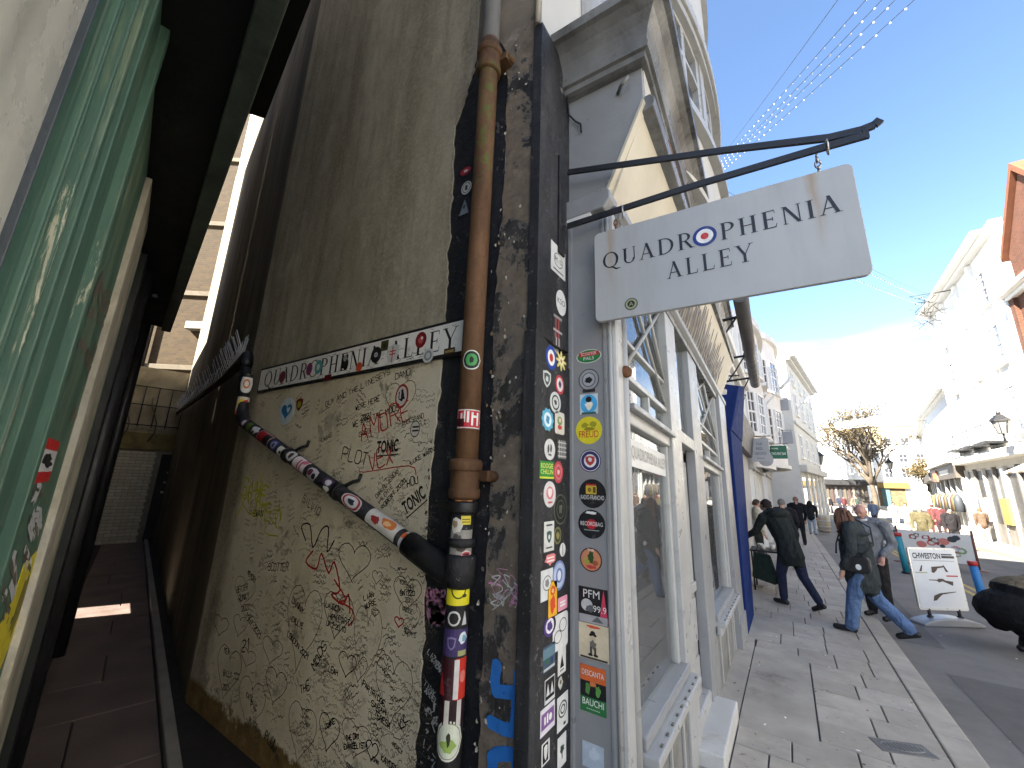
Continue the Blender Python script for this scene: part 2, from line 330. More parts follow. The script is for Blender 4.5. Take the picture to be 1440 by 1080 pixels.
# ================================================================== ground
YB = [-6, 0, 2, 4, 6, 8, 10, 12, 15, 18, 22, 26, 30, 40, 60, 120, 400]
def strip(name, x0, x1, dz, mat, ys=YB, skirt=None):
    mb = MB()
    for a, b in zip(ys[:-1], ys[1:]):
        mb.face([(x0, a, gz(a)+dz), (x1, a, gz(a)+dz), (x1, b, gz(b)+dz), (x0, b, gz(b)+dz)])
        if skirt is not None: mb.face([(skirt, a, gz(a)+dz), (skirt, b, gz(b)+dz), (skirt, b, gz(b)-.3), (skirt, a, gz(a)-.3)])
    o = mb.build(name, mat); return struct(o)
strip('ground', -200, 200, -.16, M('far_ground', (.10, .10, .095), .9, .2, .3, .1), ys=[-60, 0, 30, 400])
strip('road', .955, 7.55, -.10, m_asph)
YP = [2.0, 3, 4, 6, 8, 10, 12, 15, 18, 22, 26, 30, 36]
pav = strip('pavement', -.98, .755, -.016, M('joint_grit', (.10, .092, .08), .95, .3, 20, .4), ys=[-4, 0]+YP)
pav2 = strip('far_pavement', 7.72, 10.2, -.004, m_conc, ys=[4, 12, 22, 30, 60, 90], skirt=7.72)
# paving slabs: rows across, broken joints
slab_cache = {}
def slab(x0, x1, y0, y1, z, parent):
    g = .005; tilt = RND.uniform(-.003, .003)
    mb = MB(); mb.hexa([(x0+g, y0+g, -.05), (x1-g, y0+g, -.05), (x1-g, y1-g, -.05), (x0+g, y1-g, -.05), (x0+g, y0+g, tilt), (x1-g, y0+g, tilt*.3), (x1-g, y1-g, -tilt-SL*(y1-y0)), (x0+g, y1-g, -SL*(y1-y0))])
    mb.v = [(a, b, c+z) for a, b, c in mb.v]
    return mb.build('paving_slab', m_slab, parent, bevel=.004, seg=1)
y = 2.0; row = 0
while y < 17.5:
    d = RND.choice([.34, .38, .42, .46]) if y < 9 else .5
    if 3.95 <= y+d/2 <= 6.05: x = .012
    else: x = -.50 if y < 6.05 else -.60
    z = gz(y)
    first = True
    while x < .715:
        w = RND.uniform(.28, .50) if not first else RND.uniform(.2, .48)
        if .745-(x+w) < .16: w = .745-x
        slab(x, x+w, y, y+d, z, pav); x += w; first = False
    y += d; row += 1
mb = MB(); mb.hexa([(-.50, 3.99, gz(4)-.04), (.006, 3.99, gz(4)-.04), (.006, 6.03, gz(6.03)-.04), (-.50, 6.03, gz(6.03)-.04), (-.50, 3.99, gz(4)+.001), (.006, 3.99, gz(4)+.001), (.006, 6.03, gz(6.03)+.001), (-.50, 6.03, gz(6.03)+.001)]); mb.build('concrete_patch', m_conc, pav)
mb = MB()
for a, b in zip(YP[:-1], YP[1:]): mb.face([(-.97, a, gz(a)+.012), (-.508, a, gz(a)+.003), (-.508 if b <= 6 else -.608, b, gz(b)+.003), (-.97, b, gz(b)+.012)])
mb.build('edging_strip', m_conc, pav)
# kerb stones
y = 1.2
while y < 34:
    L = RND.uniform(.85, 1.05); z0, z1 = gz(y), gz(y+L); g = .004; q = RND.uniform(-.003, .003)
    mb = MB(); mb.hexa([(.752, y+g, z0-.2), (.955, y+g, z0-.2), (.955, y+L-g, z1-.2), (.752, y+L-g, z1-.2), (.752, y+g, z0+.002), (.955, y+g, z0+q-.006), (.955, y+L-g, z1+q-.006), (.752, y+L-g, z1+.002)])
    mb.build('kerb_stone', m_kerb, pav, bevel=.012); y += L
# beyond the slabs the pavement surface is plain
mb = MB()
for a, b in ((17.6, 22), (22, 26), (26, 30), (30, 36)): mb.face([(-.9, a, gz(a)), (.75, a, gz(a)), (.75, b, gz(b)), (-.9, b, gz(b))])
mb.build('far_paving', m_slab, pav)
# inspection cover set in the slabs
F = Fr((.50, 4.42, gz(4.42)+.004), (.93, .37, 0), (-.37, .93, -SL), (0, 0, 1)); mb = MB()
mb.fbox(F, -.17, .17, -.085, .085, -.02, .002); cv = mb.build('inspection_cover', M('cast_iron_cover', (.13, .125, .115), .6, .2, 9, .3), pav, bevel=.006)
mb = MB(); N = 26; ring = [(math.cos(2*math.pi*k/N), math.sin(2*math.pi*k/N)) for k in range(N)]
for k in range(N):
    a, b = ring[k], ring[(k+1) % N]; mb.prism(F, [(a[0]*.135, a[1]*.06), (b[0]*.135, b[1]*.06), (b[0]*.125, b[1]*.052), (a[0]*.125, a[1]*.052)], .001, .006)
for k in range(-4, 5): h = .045*math.sqrt(max(0, 1-(k/5)**2)); mb.fbox(F, k*.024-.004, k*.024+.004, -h, h, .001, .006)
mb.build('raised_pattern', M('cover_pattern', (.20, .195, .18), .5, .2, 9, .2), cv)
# repairs in the road surface
for x0, x1, y0, y1 in ((1.3, 2.5, 4.6, 6.9), (3.6, 5.6, 9.0, 12.5), (1.0, 1.5, 8.0, 15.0)):
    mb = MB(); mb.face([(x0, y0, gz(y0)-.097), (x1, y0, gz(y0)-.097), (x1+.06, y1, gz(y1)-.097), (x0-.04, y1, gz(y1)-.097)]); struct(mb.build('road_patch', mat_asphalt('asphalt_patch', (.085, .080, .074), (.15, .142, .13)) if 'asphalt_patch' not in bpy.data.materials else bpy.data.materials['asphalt_patch']))
# yellow lines
m_yel = M('worn_yellow_line', (.50, .36, .08), .8, .25, 9, .2, dirt=.45, dirtcol=(.13, .125, .115))
for x in (3.02, 3.22, 6.75, 6.95):
    mb = MB()
    for a, b in zip(YB[4:-2], YB[5:-1]): mb.face([(x, a, gz(a)-.096), (x+.09, a, gz(a)-.096), (x+.09, b, gz(b)-.096), (x, b, gz(b)-.096)])
    struct(mb.build('yellow_line', m_yel))
mb = MB()
for a, b in zip(YB[1:-2], YB[2:-1]): mb.hexa([(7.55, a, gz(a)-.3), (7.72, a, gz(a)-.3), (7.72, b, gz(b)-.3), (7.55, b, gz(b)-.3), (7.55, a, gz(a)-.002), (7.72, a, gz(a)-.002), (7.72, b, gz(b)-.002), (7.55, b, gz(b)-.002)])
struct(mb.build('far_kerb', m_kerb))
# litter flecks and leaves on road and pavement
mb = MB()
for k in range(150):
    if k < 80: xx, yy, dz = RND.uniform(1.0, 4.5), RND.uniform(3, 14), -.094
    else: xx, yy, dz = RND.uniform(-.6, .9), RND.uniform(2.6, 9), .009
    a = RND.uniform(0, 6.28); s_ = RND.uniform(.006, .02); z = gz(yy)+dz
    p = [(xx+math.cos(a+q)*s_*w, yy+math.sin(a+q)*s_*w, z+RND.uniform(0, .006)) for q, w in ((0, 1), (1.4, .6), (3.1, 1), (4.6, .5))]
    mb.face(p, RND.choice([0, 0, 1, 2]))
tag(mb.build('litter', [P((225, 222, 215)), P((120, 96, 60)), P((70, 62, 50))], fix=False), 'scattered pale flecks of litter and dead leaves on the paving', 'litter', kind='stuff')
# alley floor
m_af = M('alley_flags', (.125, .088, .074), .75, .3, 3, .3, 40, dirt=.3, dirtcol=(.09, .062, .055))
ADIR = Vector((-.972, .235, 0)).normalized(); ANRM = Vector((.235, .972, 0)).normalized()   # along the alley, and across it towards the right wall
AL0 = Vector((-.42, -.065, 0)); AR0 = Vector((-4.0, 1.6, 0))
FAl = Fr((-1.4, .78, -.02), ADIR, ANRM, (0, 0, 1))
mb = MB(); mb.fbox(FAl, -1.6, 13, -1.2, .75, -.2, -.012); af = struct(mb.build('alley_path', M('alley_joint', (.02, .016, .014), .9, .2)))
a = -1.5; k = 0
while a < 12.5:
    L = RND.uniform(.55, .8); cuts = [-.70, RND.uniform(-.45, -.2), .008] if k % 2 else [-.70, .008]
    for b0, b1 in zip(cuts[:-1], cuts[1:]):
        mb = MB(); mb.fbox(FAl, a+.005, a+L-.005, b0+.004, b1-.004, -.06, RND.uniform(-.004, .004)); mb.build('flagstone', m_af, af, bevel=.005, seg=1)
    a += L; k += 1
mb = MB(); a = -.6; mb.fbox(FAl, .9, 12, .014, .085, -.06, .05); mb.build('alley_kerb', M('alley_kerb', (.25, .22, .18), .85, .25, 4, .3), af, bevel=.012)
# ================================================================== alley, left side: green shopfront of the opposite building
FG = Fr((-.42, -.073, 0), (-.976, .216, 0), (0, 0, 1), (.216, .976, 0))
def ga(px, py=300): return FG.at((px, py))[0]
GAP0, GAP1 = 6.8, 7.3  # slot between the rear blocks, added to throw sun onto the path
gb = thing('corner_shop_building', 'tall dark building with a chipped green painted shopfront at the alley mouth', 'building', (-.42, -.073, 0))
mb = MB(); mb.prism(Fr((0, 0, 0), (1, 0, 0), (0, 1, 0), (0, 0, 1)), [tuple(FG(0, 0, -.06))[:2], tuple(FG(6.2, 0, -.06))[:2], (-6.5, -9), (-.42, -9)], -.2, 13.0)
mb.build('wall', M('pale_grey_render', (.52, .50, .46), .85, .2, 2, .3), gb)  # unseen upper wall kept pale to reflect skylight onto the alley-mouth render
SDV = Vector((SUN_AZ.x, SUN_AZ.y, 0))*7.0
mb = MB(); mb.prism(Fr((0, 0, 0), (1, 0, 0), (0, 1, 0), (0, 0, 1)), [tuple(FG(6.2, 0, -.04))[:2], tuple(FG(GAP0, 0, -.04))[:2], tuple(FG(GAP0, 0, -.04)+SDV)[:2], tuple(FG(6.2, 0, -.04)+SDV)[:2]], -.2, 10.0)
mb.build('rear_wall', m_alley, gb)
mb = MB(); mb.prism(Fr((0, 0, 0), (1, 0, 0), (0, 1, 0), (0, 0, 1)), [tuple(FG(GAP1, 0, -.04))[:2], tuple(FG(10.2, 0, -.04))[:2], tuple(FG(10.2, 0, -.04)+SDV)[:2], tuple(FG(GAP1, 0, -.04)+SDV)[:2]], -.2, 9.5)
mb.build('rear_wall', m_alley, gb)
mb = MB(); mb.prism(Fr((0, 0, 0), (1, 0, 0), (0, 1, 0), (0, 0, 1)), [tuple(FG(10.2, 0, -.06))[:2], tuple(FG(13.2, 0, -.06))[:2], tuple(FG(13.2, 0, -.06)+SDV)[:2], tuple(FG(10.2, 0, -.06)+SDV)[:2]], -.2, 5.2)  # made low so skylight reaches the alley end
mb.build('rear_low_wall', m_alley, gb)
MB().fbox(FG, GAP0-.05, GAP1+.05, .62, 10.0, -.20, -.06).build('sun_slot_mask', m_alley, gb)  # added wall over the slot so the sun patch stays on the floor
# panels, beads and rails of the green front
m_beige = M('beige_gloss_panel', (.56, .54, .45), .28, .30, 5, .12, 30, stretch=.05)  # vertical streaks in the colour stand for glossy highlights
m_stripc = mat_peel('crackled_cream_strip', (.42, .38, .29), (.10, .09, .07), .36, 2)
A = [0.02, ga(-6), ga(30), ga(92), ga(111), ga(154), ga(176)]
cs0 = FG.at((96, 640))[0]; cs1 = FG.at((112, 640))[0]
mb = MB(); mb.fbox(FG, .02, ga(33), -.02, 6, -.05, -.012); mb.build('beige_panel', m_beige, gb)
mb = MB(); mb.fbox(FG, ga(33), ga(34.2), -.02, 6, -.05, -.002); mb.build('edge_bead', M('dark_bead', (.03, .04, .05), .4, .2), gb, bevel=.003)
mb = MB(); mb.fbox(FG, ga(34.2), ga(88), -.02, 6, -.05, -.006); mb.build('door_stile', m_green, gb, bevel=.004)
for k, (p0, p1, c) in enumerate(((60, 63, .004), (72, 74, .0), (82, 85, .010), (88, 94, .018), (97, 100, .008), (107, 111, .018), (150, 154, .014))):
    mb = MB(); mb.fbox(FG, ga(p0), ga(p1), -.02, 6, -.05, c); mb.build('moulding', m_green, gb, bevel=.003)
mb = MB(); mb.fbox(FG, ga(94), cs0, -.02, 3.05, -.055, -.008); mb.build('door_panel', m_green, gb)
mb = MB(); n = 40
edge = [(cs1+.012*mnoise.noise((k*.4, 0, 3))+(.02 if RND.random() < .12 else 0), -.02+3.05*k/n) for k in range(n+1)]
mb.prism(FG, [(cs0, -.02)]+edge+[(cs0, 3.03)], -.05, .014); mb.build('cream_strip', m_stripc, gb, bevel=.002, seg=1)
mb = MB(); mb.fbox(FG, cs1, cs1+.42, -.02, 3.05, -.055, -.004); mb.build('end_panel', m_green, gb)
mb = MB(); mb.fbox(FG, cs1+.42, cs1+.60, -.02, 3.05, -.055, .03); mb.build('end_post', m_dark, gb, bevel=.01)
mb = MB(); mb.tube([FG(cs1+.72, -.02, .03), FG(cs1+.72, 3.05, .03)], .045, 12); mb.build('waste_pipe', m_blackm, gb)
mb = MB(); mb.fbox(FG, cs1+.60, 6.2, -.02, 3.05, -.058, -.01); mb.build('alley_panelling', m_alley, gb)
mb = MB(); mb.fbox(FG, .3, 6.2, -.02, .14, -.05, .03); mb.build('skirting', m_dark, gb, bevel=.01)
# street side of the same front
for y0, y1 in ((-.62, -.16), (-2.6, -2.2), (-4.6, -4.2)): MB().box(-.44, -.385, y0, y1, -.05, 3.1).build('street_pilaster', m_green, gb, bevel=.008)
for y0, y1 in ((-2.2, -.62), (-4.2, -2.6)):
    MB().box(-.45, -.405, y0, y1, -.05, .6).build('street_stall_riser', m_green, gb, bevel=.006); MB().box(-.45, -.412, y0, y1, .6, 2.6).build('street_pane', m_wpane, gb); MB().box(-.45, -.40, y0, y1, 2.6, 3.1).build('street_head', m_green, gb, bevel=.006)
MB().box(-.46, -.33, -4.7, -.14, 3.1, 3.7).build('street_fascia', m_green, gb, bevel=.01)
# jettied floor over the left edge of the alley
mb = MB(); mb.fbox(FG, .25, 4.75, 3.07, 6.6, -.05, .24); mb.build('jetty', m_dark, gb, bevel=.01)
mb = MB(); mb.fbox(FG, .27, 4.73, 3.03, 3.10, .19, .262); mb.fbox(FG, .27, 4.73, 3.12, 3.15, .24, .268); mb.build('jetty_moulding', M('grey_green_trim', (.07, .085, .07), .4, .4, 8, .3, stretch=3), gb, bevel=.006)
P1, P2 = onz((437, 0), 5.4), onz((373, 167), 5.4)
mb = MB(); mb.prism(Fr((0, 0, 5.4), (1, 0, 0), (0, 1, 0), (0, 0, 1)), [tuple(P1)[:2], tuple(P2)[:2], tuple(FG(4.3, 0, -.03))[:2], tuple(FG(2.2, 0, -.03))[:2]], 0, .25); mb.build('bridging_floor', m_dark, gb)
mb = MB(); mb.tube([FG(3.6, 3.0, .1), FG(4.9, 3.25, .12), FG(6.0, 3.6, .1)], .016, 8); mb.tube([FG(5.1, .1, .06), FG(5.1, 4.0, .06)], .05, 10); mb.build('cable_and_pipe', m_blackm, gb)
# ================================================================== end of the alley
FE = Fr((-13.05, 3.35, -.1), ANRM, (0, 0, 1), -ADIR)
def fe(px, py): return FE.at((px, py))
m_wb = mat_brickpiece('whitewashed_brick', (.55, .51, .41), (.68, .64, .53)); m_mort = M('pale_mortar', (.26, .24, .19), .9, .2, 9, .3)
ew = thing('alley_end_wall', 'whitewashed brick wall with dark doorway closing the far end of the alley', 'wall', tuple(FE(0, 0)))
x0, z1 = fe(146, 640); x1, _ = fe(206, 700); xd1, _ = fe(262, 700); zt = fe(190, 632)[1]
mb = MB(); mb.fbox(FE, x0-.7, x1+.02, 0, zt, -.3, -.008); mb.build('backing', m_mort, ew)
rows = int(zt/.076); pb = {}
for r in range(rows):
    a = x0-.66+(.112 if r % 2 else 0)
    while a < x1-.05:
        b = min(a+.215, x1); key = (round(b-a, 2),)
        if key not in pb:
            q = MB(); q.box(0, b-a, -.02, .006, 0, .066); pb[key] = q.mesh('brick', m_wb)
        o = bpy.data.objects.new('brick', pb[key]); COL.objects.link(o); P_ = FE(a, r*.076+.004, RND.uniform(-.002, .004))
        o.matrix_world = Matrix.Translation(P_) @ Matrix(((FE.u.x, -FE.n.x, 0, 0), (FE.u.y, -FE.n.y, 0, 0), (0, 0, 1, 0), (0, 0, 0, 1)))
        adopt(o, ew); a += .225
mb = MB(); mb.fbox(FE, x1+.02, x1+.10, 0, zt, -.25, .03); mb.fbox(FE, x1+.10, xd1+.3, zt-.08, zt, -.25, .03); mb.build('door_frame', M('grey_door_frame', (.23, .22, .19), .7, .2), ew, bevel=.008)
dr = MB().fbox(FE, x1+.10, xd1+.3, .02, zt-.08, -.22, -.16).build('door', M('dark_door', (.012, .013, .017), .5, .3), ew)
F = FE; mb = MB()
for k in range(4): mb.fbox(FE, x1+.24+k*.02, x1+.36+k*.05, 1.2+k*.24, 1.25+k*.24, -.16, -.157)
mb.build('door_scrawl', P((170, 170, 168)), dr)
mb = MB(); mb.fbox(FE, x0-.9, xd1+.5, zt, zt+.42, -.3, .05); mb.build('lintel', M('mossy_lintel', (.20, .165, .07), .9, .35, 3, .4, dirt=.4), ew, bevel=.01)
zu = fe(200, 515)[1]
mb = MB(); mb.fbox(FE, x0-1.2, xd1+.6, zt+.42, zu, -.3, 0); mb.build('upper_panel', M('grimy_cream_wall', (.30, .27, .21), .9, .3, 3, .4, dirt=.4, dirtcol=(.10, .085, .05)), ew)
mb = MB()
for k in range(9): a = x0-.6+k*.26; mb.tube([FE(a, zt+.55, .05), FE(a, zu-.5, .05)], .012, 6)
for b in (zt+.6, zt+1.1, zu-.5): mb.tube([FE(x0-.7, b, .05), FE(xd1+.5, b, .05)], .014, 6)
mb.build('window_grille', m_blackm, ew)
mb = MB()
for k in range(3): mb.tube([FE(x0-.3+k*.5+.1*math.sin(j), zt+.2+j*.22, .09+.02*math.cos(j*2)) for j in range(6)], .014, 6)
mb.build('loose_cable', P((90, 84, 70)), ew)
# sunlit brick building rising behind
bb = thing('brick_building', 'sunlit yellow brick building rising behind the end of the alley', 'building', (-15, 5, 0))
FB = Fr((-17.4, 2.6, 0), (.8, .6, 0), (0, 0, 1), (.6, -.8, 0))
mb = MB(); mb.fbox(FB, -2, 8, 0, 15, -1, 0); mb.build('wall', mat_brick('stock_brick', (.066, .039, .012), (.040, .023, .008), (.055, .041, .022)), bb)
for z in (4.7, 7.2, 9.8, 12.4):
    mb = MB(); mb.fbox(FB, -2, 8, z, z+.16, -.1, .07); mb.build('stone_band', M('stone_band', (.13, .105, .07), .85, .2), bb, bevel=.01)
mb = MB(); mb.fbox(FB, 2.6, 3.5, 6.0, 6.25, 0, .25); mb.build('floodlight', P((120, 116, 106)), bb, bevel=.02)
mb = MB(); mb.tube([FB(1.5, 3, .1), FB(1.5, 15, .1)], .06, 8); mb.build('downpipe', m_blackm, bb)
# ================================================================== the corner building (right of the alley)
YW = 1.6; FW = Fr((0, YW, 0), (1, 0, 0), (0, 0, 1), (0, -1, 0))
cb = thing('corner_building', 'weathered corner building with damp render alley wall and curved cream bay above the shop', 'building', (-.95, 1.6, 0))
PLAN = Fr((0, 0, 0), (1, 0, 0), (0, 1, 0), (0, 0, 1))
aw_end = AR0+ADIR*9.2
mb = MB(); mb.prism(PLAN, [(-4.0, YW+.002), (-.955, YW+.002), (-.955, 1.85), (-3.3, 1.85), (-3.3, 6.6), (-12, 6.6), tuple(aw_end)[:2]], -.2, 3.3); mb.build('lower_wall', m_stucco, cb)
mb = MB(); mb.prism(PLAN, [(-4.0, YW+.002), (-.955, YW+.002), (-.955, 6.55), (-12, 6.6), tuple(aw_end)[:2]], 3.3, 14.0); mb.build('upper_wall', m_stucco, cb)
# render on the alley-mouth wall, with a broken right-hand edge
def rag(pts, amp, step=.035, seed=0):
    out = []
    for (a0, b0), (a1, b1) in zip(pts[:-1], pts[1:]):
        L = math.hypot(a1-a0, b1-b0); n = max(1, int(L/step))
        for k in range(n):
            t = k/n; a, b = a0+(a1-a0)*t, b0+(b1-b0)*t
            w = amp*(mnoise.noise((a*9+seed, b*9, seed))+.6*mnoise.noise((a*30, b*30+seed, seed))); out.append((a+w, b))
    return out+[pts[-1]]
right = rag([(-1.535, -.05), (-1.55, .9), (-1.60, 1.6), (-1.57, 2.14), (-1.585, 3.2), (-1.61, 4.02), (-1.57, 4.14), (-1.47, 4.42), (-1.47, 5.4), (-1.47, 10.4)], .022)
mb = MB(); mb.prism(FW, [(-4.0, -.05)]+right+[(-4.0, 10.4)], -.02, .016); mb.build('alley_mouth_render', m_plaster, cb)
FAW = Fr(AR0, ADIR, (0, 0, 1), -ANRM)
mb = MB(); mb.fbox(FAW, .0, 9.2, -.05, 10.4, -.02, .014); mb.build('alley_render', m_alley, cb)
# black painted strip behind the pipe and flaking strip beside the pilaster
mb = MB(); mb.prism(FW, [(-1.66, -.05), (-1.19, -.05), (-1.19, 4.62), (-1.33, 4.60), (-1.66, 4.35)], -.02, .004); mb.build('black_painted_strip', m_black, cb)
le = rag([(-1.165, -.05), (-1.19, .8), (-1.175, 1.7), (-1.21, 2.6), (-1.175, 3.4), (-1.19, 4.2), (-1.21, 4.35)], .016, seed=4)
mb = MB(); mb.prism(FW, le+[(-.985, 4.55), (-.985, -.05)], -.02, .014); mb.build('flaking_strip', m_peel, cb)
mb = MB(); mb.prism(FW, rag([(-1.46, 4.43), (-1.30, 4.62), (-1.2, 4.36)], .01)+[(-.975, 4.55), (-.975, 10.3), (-1.46, 10.3)], -.02, .009); mb.build('upper_quoin_render', M('brown_render', (.20, .165, .125), .85, .25, 4, .4, 60, dirt=.25, dirtcol=(.42, .40, .35)), cb)
# loose flakes of paint and filler
mb = MB()
for k in range(150):
    if k < 60: a, b = -1.19+RND.gauss(0, .02), RND.uniform(.2, 4.3)
    elif k < 100: a, b = -1.60+RND.gauss(0, .022), RND.uniform(.1, 1.9)
    else: a, b = RND.uniform(-1.15, -1.0), RND.uniform(.3, 4.4)
    s_ = RND.uniform(.003, .011); q = RND.uniform(0, 6.28); c = .017
    pts = [FW(a+math.cos(q+t)*s_*w, b+math.sin(q+t)*s_*w*1.6, c+RND.uniform(0, .006)) for t, w in ((0, 1), (1.2, .7), (2.4, 1), (3.9, .6), (5.1, .9))]
    mb.face(pts, RND.choice([0, 0, 1, 2]))
fl = mb.build('paint_flakes', [P((190, 186, 172)), P((60, 58, 55)), P((128, 112, 88))], cb, fix=False); fl['kind'] = 'stuff'
# black timber pilaster at the corner (stickers on its street side)
XP = -.93
mb = MB(); mb.box(-.99, XP, 1.572, 1.932, 2.40, 4.40); mb.build('pilaster_upper_board', m_pil, cb, bevel=.004)
mb = MB(); mb.hexa([(-.995, 1.556, -.15), (XP+.008, 1.556, -.15), (XP+.008, 1.934, -.15), (-.995, 1.934, -.15), (-.995, 1.556, 2.42), (XP+.008, 1.556, 2.42), (XP+.008, 1.934, 2.30), (-.995, 1.934, 2.30)]); mb.build('pilaster_lower_board', m_pil, cb, bevel=.006)
mb = MB(); mb.box(XP-.01, XP+.014, 1.78, 1.85, 2.95, 3.6); mb.build('bracket_plate', m_blackm, cb, bevel=.003)
mb = MB(); mb.tube([(-.965, 1.57, 4.40), (-.96, 1.575, 5.2), (-.965, 1.575, 10.3)], .018, 8); mb.build('corner_bead', M('stained_bead', (.36, .33, .27), .7, .3, 4, .3, dirt=.4), cb)
# curved bay of the upper floors
BC = (-.95, 4.35); BA, BB_ = .68, 2.15
def bay(t, d=0): return Vector((BC[0]+(BA+d)*math.sin(t), BC[1]-(BB_+d)*math.cos(t), 0))
def baysurf(t0, t1, z0, z1, d0, d1, n=14, mi=0, mb=None):
    mb = mb or MB()
    for k in range(n):
        a, b = t0+(t1-t0)*k/n, t0+(t1-t0)*(k+1)/n
        P_ = [bay(a, d0), bay(b, d0), bay(b, d1), bay(a, d1)]
        mb.hexa([(q.x, q.y, z0) for q in P_]+[(q.x, q.y, z1) for q in P_], mi)
    return mb
TW = [(.30, .72), (.80, 1.30), (1.38, 1.86), (1.94, 2.40)]
for zf, zt_ in ((4.2, 4.85), (6.22, 8.2), (9.5, 14.0)):
    baysurf(.0, math.pi, zf, zt_, -.12, 0, 30).build('bay_apron', m_stucco, cb)
baysurf(0, math.pi, 6.16, 6.30, -.1, .075, 30).build('bay_cornice', m_white, cb, bevel=.01)
baysurf(0, math.pi, 6.06, 6.17, -.1, .04, 30).build('bay_cornice', m_white, cb)
baysurf(0, math.pi, 8.18, 8.32, -.1, .07, 30).build('bay_cornice', m_white, cb)
baysurf(0, math.pi, 4.83, 4.92, -.1, .08, 30).build('bay_sill', m_white, cb)
edges = [0.0]+[x for w in TW for x in w]+[math.pi]
for zlo, zhi in ((4.9, 6.08), (8.3, 9.5)):
    for k in range(0, len(edges), 2): baysurf(edges[k], edges[k+1], zlo, zhi, -.12, -.005, 5).build('bay_mullion', m_white, cb)
    for t0, t1 in TW:
        w = baysurf(t0, t1, zlo, zlo+.06, -.10, -.02, 4); baysurf(t0, t1, zhi-.07, zhi, -.10, -.02, 4, mb=w); baysurf(t0, t1, zlo+.74, zlo+.79, -.10, -.02, 4, mb=w)
        baysurf(t0, t0+.05, zlo, zhi, -.10, -.021, 1, mb=w); baysurf(t1-.05, t1, zlo, zhi, -.10, -.021, 1, mb=w); baysurf((t0+t1)/2-.02, (t0+t1)/2+.02, zlo, zhi, -.10, -.022, 1, mb=w)
        w = w.build('bay_window', m_white, cb, bevel=.004); baysurf(t0+.02, t1-.02, zlo+.03, zhi-.03, -.085, -.08, 5).build('pane', m_wpane, w)
mb = MB()
for dx in (0, .035, .06): mb.tube([(-.935, 2.35+dx, 4.3), (-.93, 2.36+dx, 7), (-.935, 2.35+dx, 10)], .011, 6)
mb.build('wall_cable', m_blackm, cb)
# ================================================================== lettering
GL = {'A': '00 26 40;12 32', 'B': '00 06 36 45 44 33 03;33 42 41 30 00', 'C': '45 36 16 05 01 10 30 41', 'D': '00 06 26 45 41 20 00', 'E': '40 00 06 46;03 33', 'F': '00 06 46;03 33',
      'G': '45 36 16 05 01 10 30 41 43 23', 'H': '00 06;40 46;03 43', 'I': '20 26', 'J': '01 10 20 31 36', 'K': '00 06;46 03 40', 'L': '06 00 40', 'M': '00 06 23 46 40', 'N': '00 06 40 46',
      'O': '10 01 05 16 36 45 41 30 10', 'P': '00 06 36 45 44 33 03', 'Q': '10 01 05 16 36 45 41 30 10;22 40', 'R': '00 06 36 45 44 33 03;23 40', 'S': '01 10 30 41 42 33 13 04 05 16 36 45',
      'T': '20 26;06 46', 'U': '06 01 10 30 41 46', 'V': '06 20 46', 'W': '06 10 24 30 46', 'X': '00 46;06 40', 'Y': '06 23 46;23 20', 'Z': '06 46 00 40', '0': '10 01 05 16 36 45 41 30 10', '1': '15 26 20',
      '2': '05 16 36 45 44 00 40', '3': '05 16 36 45 44 33 23;33 42 41 30 10 01', '4': '30 36 02 42', '5': '46 06 03 33 42 41 30 10 01', '6': '36 16 05 01 10 30 41 42 33 03', '7': '06 46 10', '8': '13 04 05 16 36 45 44 33 13 02 01 10 30 41 42 33',
      '9': '43 13 04 05 16 36 45 41 30 10', '-': '13 33', '+': '13 33;22 24', '!': '22 26;20 21', "'": '26 25', '.': '20 21', '&': '40 05 16 25 01 10 20 42', '/': '00 46'}
GL = {k: [[(int(p[0])/4, int(p[1])/6) for p in s_.split()] for s_ in v.split(';')] for k, v in GL.items()}
def smoothpts(p):
    if len(p) < 3: return p
    out = []
    for k in range(len(p)-1):
        a, b, c, d = p[max(k-1, 0)], p[k], p[k+1], p[min(k+2, len(p)-1)]
        for t in (0, .33, .67): out.append(.5*((2*b)+(c-a)*t+(2*a-5*b+4*c-d)*t*t+(3*b-a-3*c+d)*t**3))
    return out+[p[-1]]
def ribbon(mb, pts3, nrm, w, mi=0, lift=0.0, smooth=False):
    """flat brush stroke along points lying on a surface"""
    pts3 = [Vector(p)+nrm*lift for p in pts3]
    if smooth: pts3 = smoothpts(pts3)
    for k in range(len(pts3)-1):
        d = pts3[k+1]-pts3[k]
        if d.length < 1e-5: continue
        s_ = d.normalized().cross(nrm)*w*.5; e = d.normalized()*w*.25; z = nrm*(.00012*(k % 3))
        mb.face([pts3[k]-s_-e+z, pts3[k+1]-s_+e+z, pts3[k+1]+s_+e+z, pts3[k]+s_-e+z], mi)
def stroke_text(mb, F, txt, a, b, h, w=.004, mi=0, c=.002, ang=0, jit=.08, asp=.62, r=None):
    r = r or RND; x = 0; ca, sa = math.cos(ang), math.sin(ang); i = 0
    for ch in txt.upper():
        if ch in GL:
            dy = r.uniform(-1, 1)*jit*.4*h; sc = 1+r.uniform(-jit, jit)
            for s_ in GL[ch]:
                pp = [(x+(q[0]*asp*h+r.uniform(-jit, jit)*h*.25)*sc, (q[1]*h+r.uniform(-jit, jit)*h*.25)*sc+dy) for q in s_]
                ribbon(mb, [F(a+p*ca-q*sa, b+p*sa+q*ca, c+.0001*(i % 5)) for p, q in pp], F.n, w, mi, smooth=True); i += 1
        x += h*asp*(1.35 if ch in GL else .8)
    return x
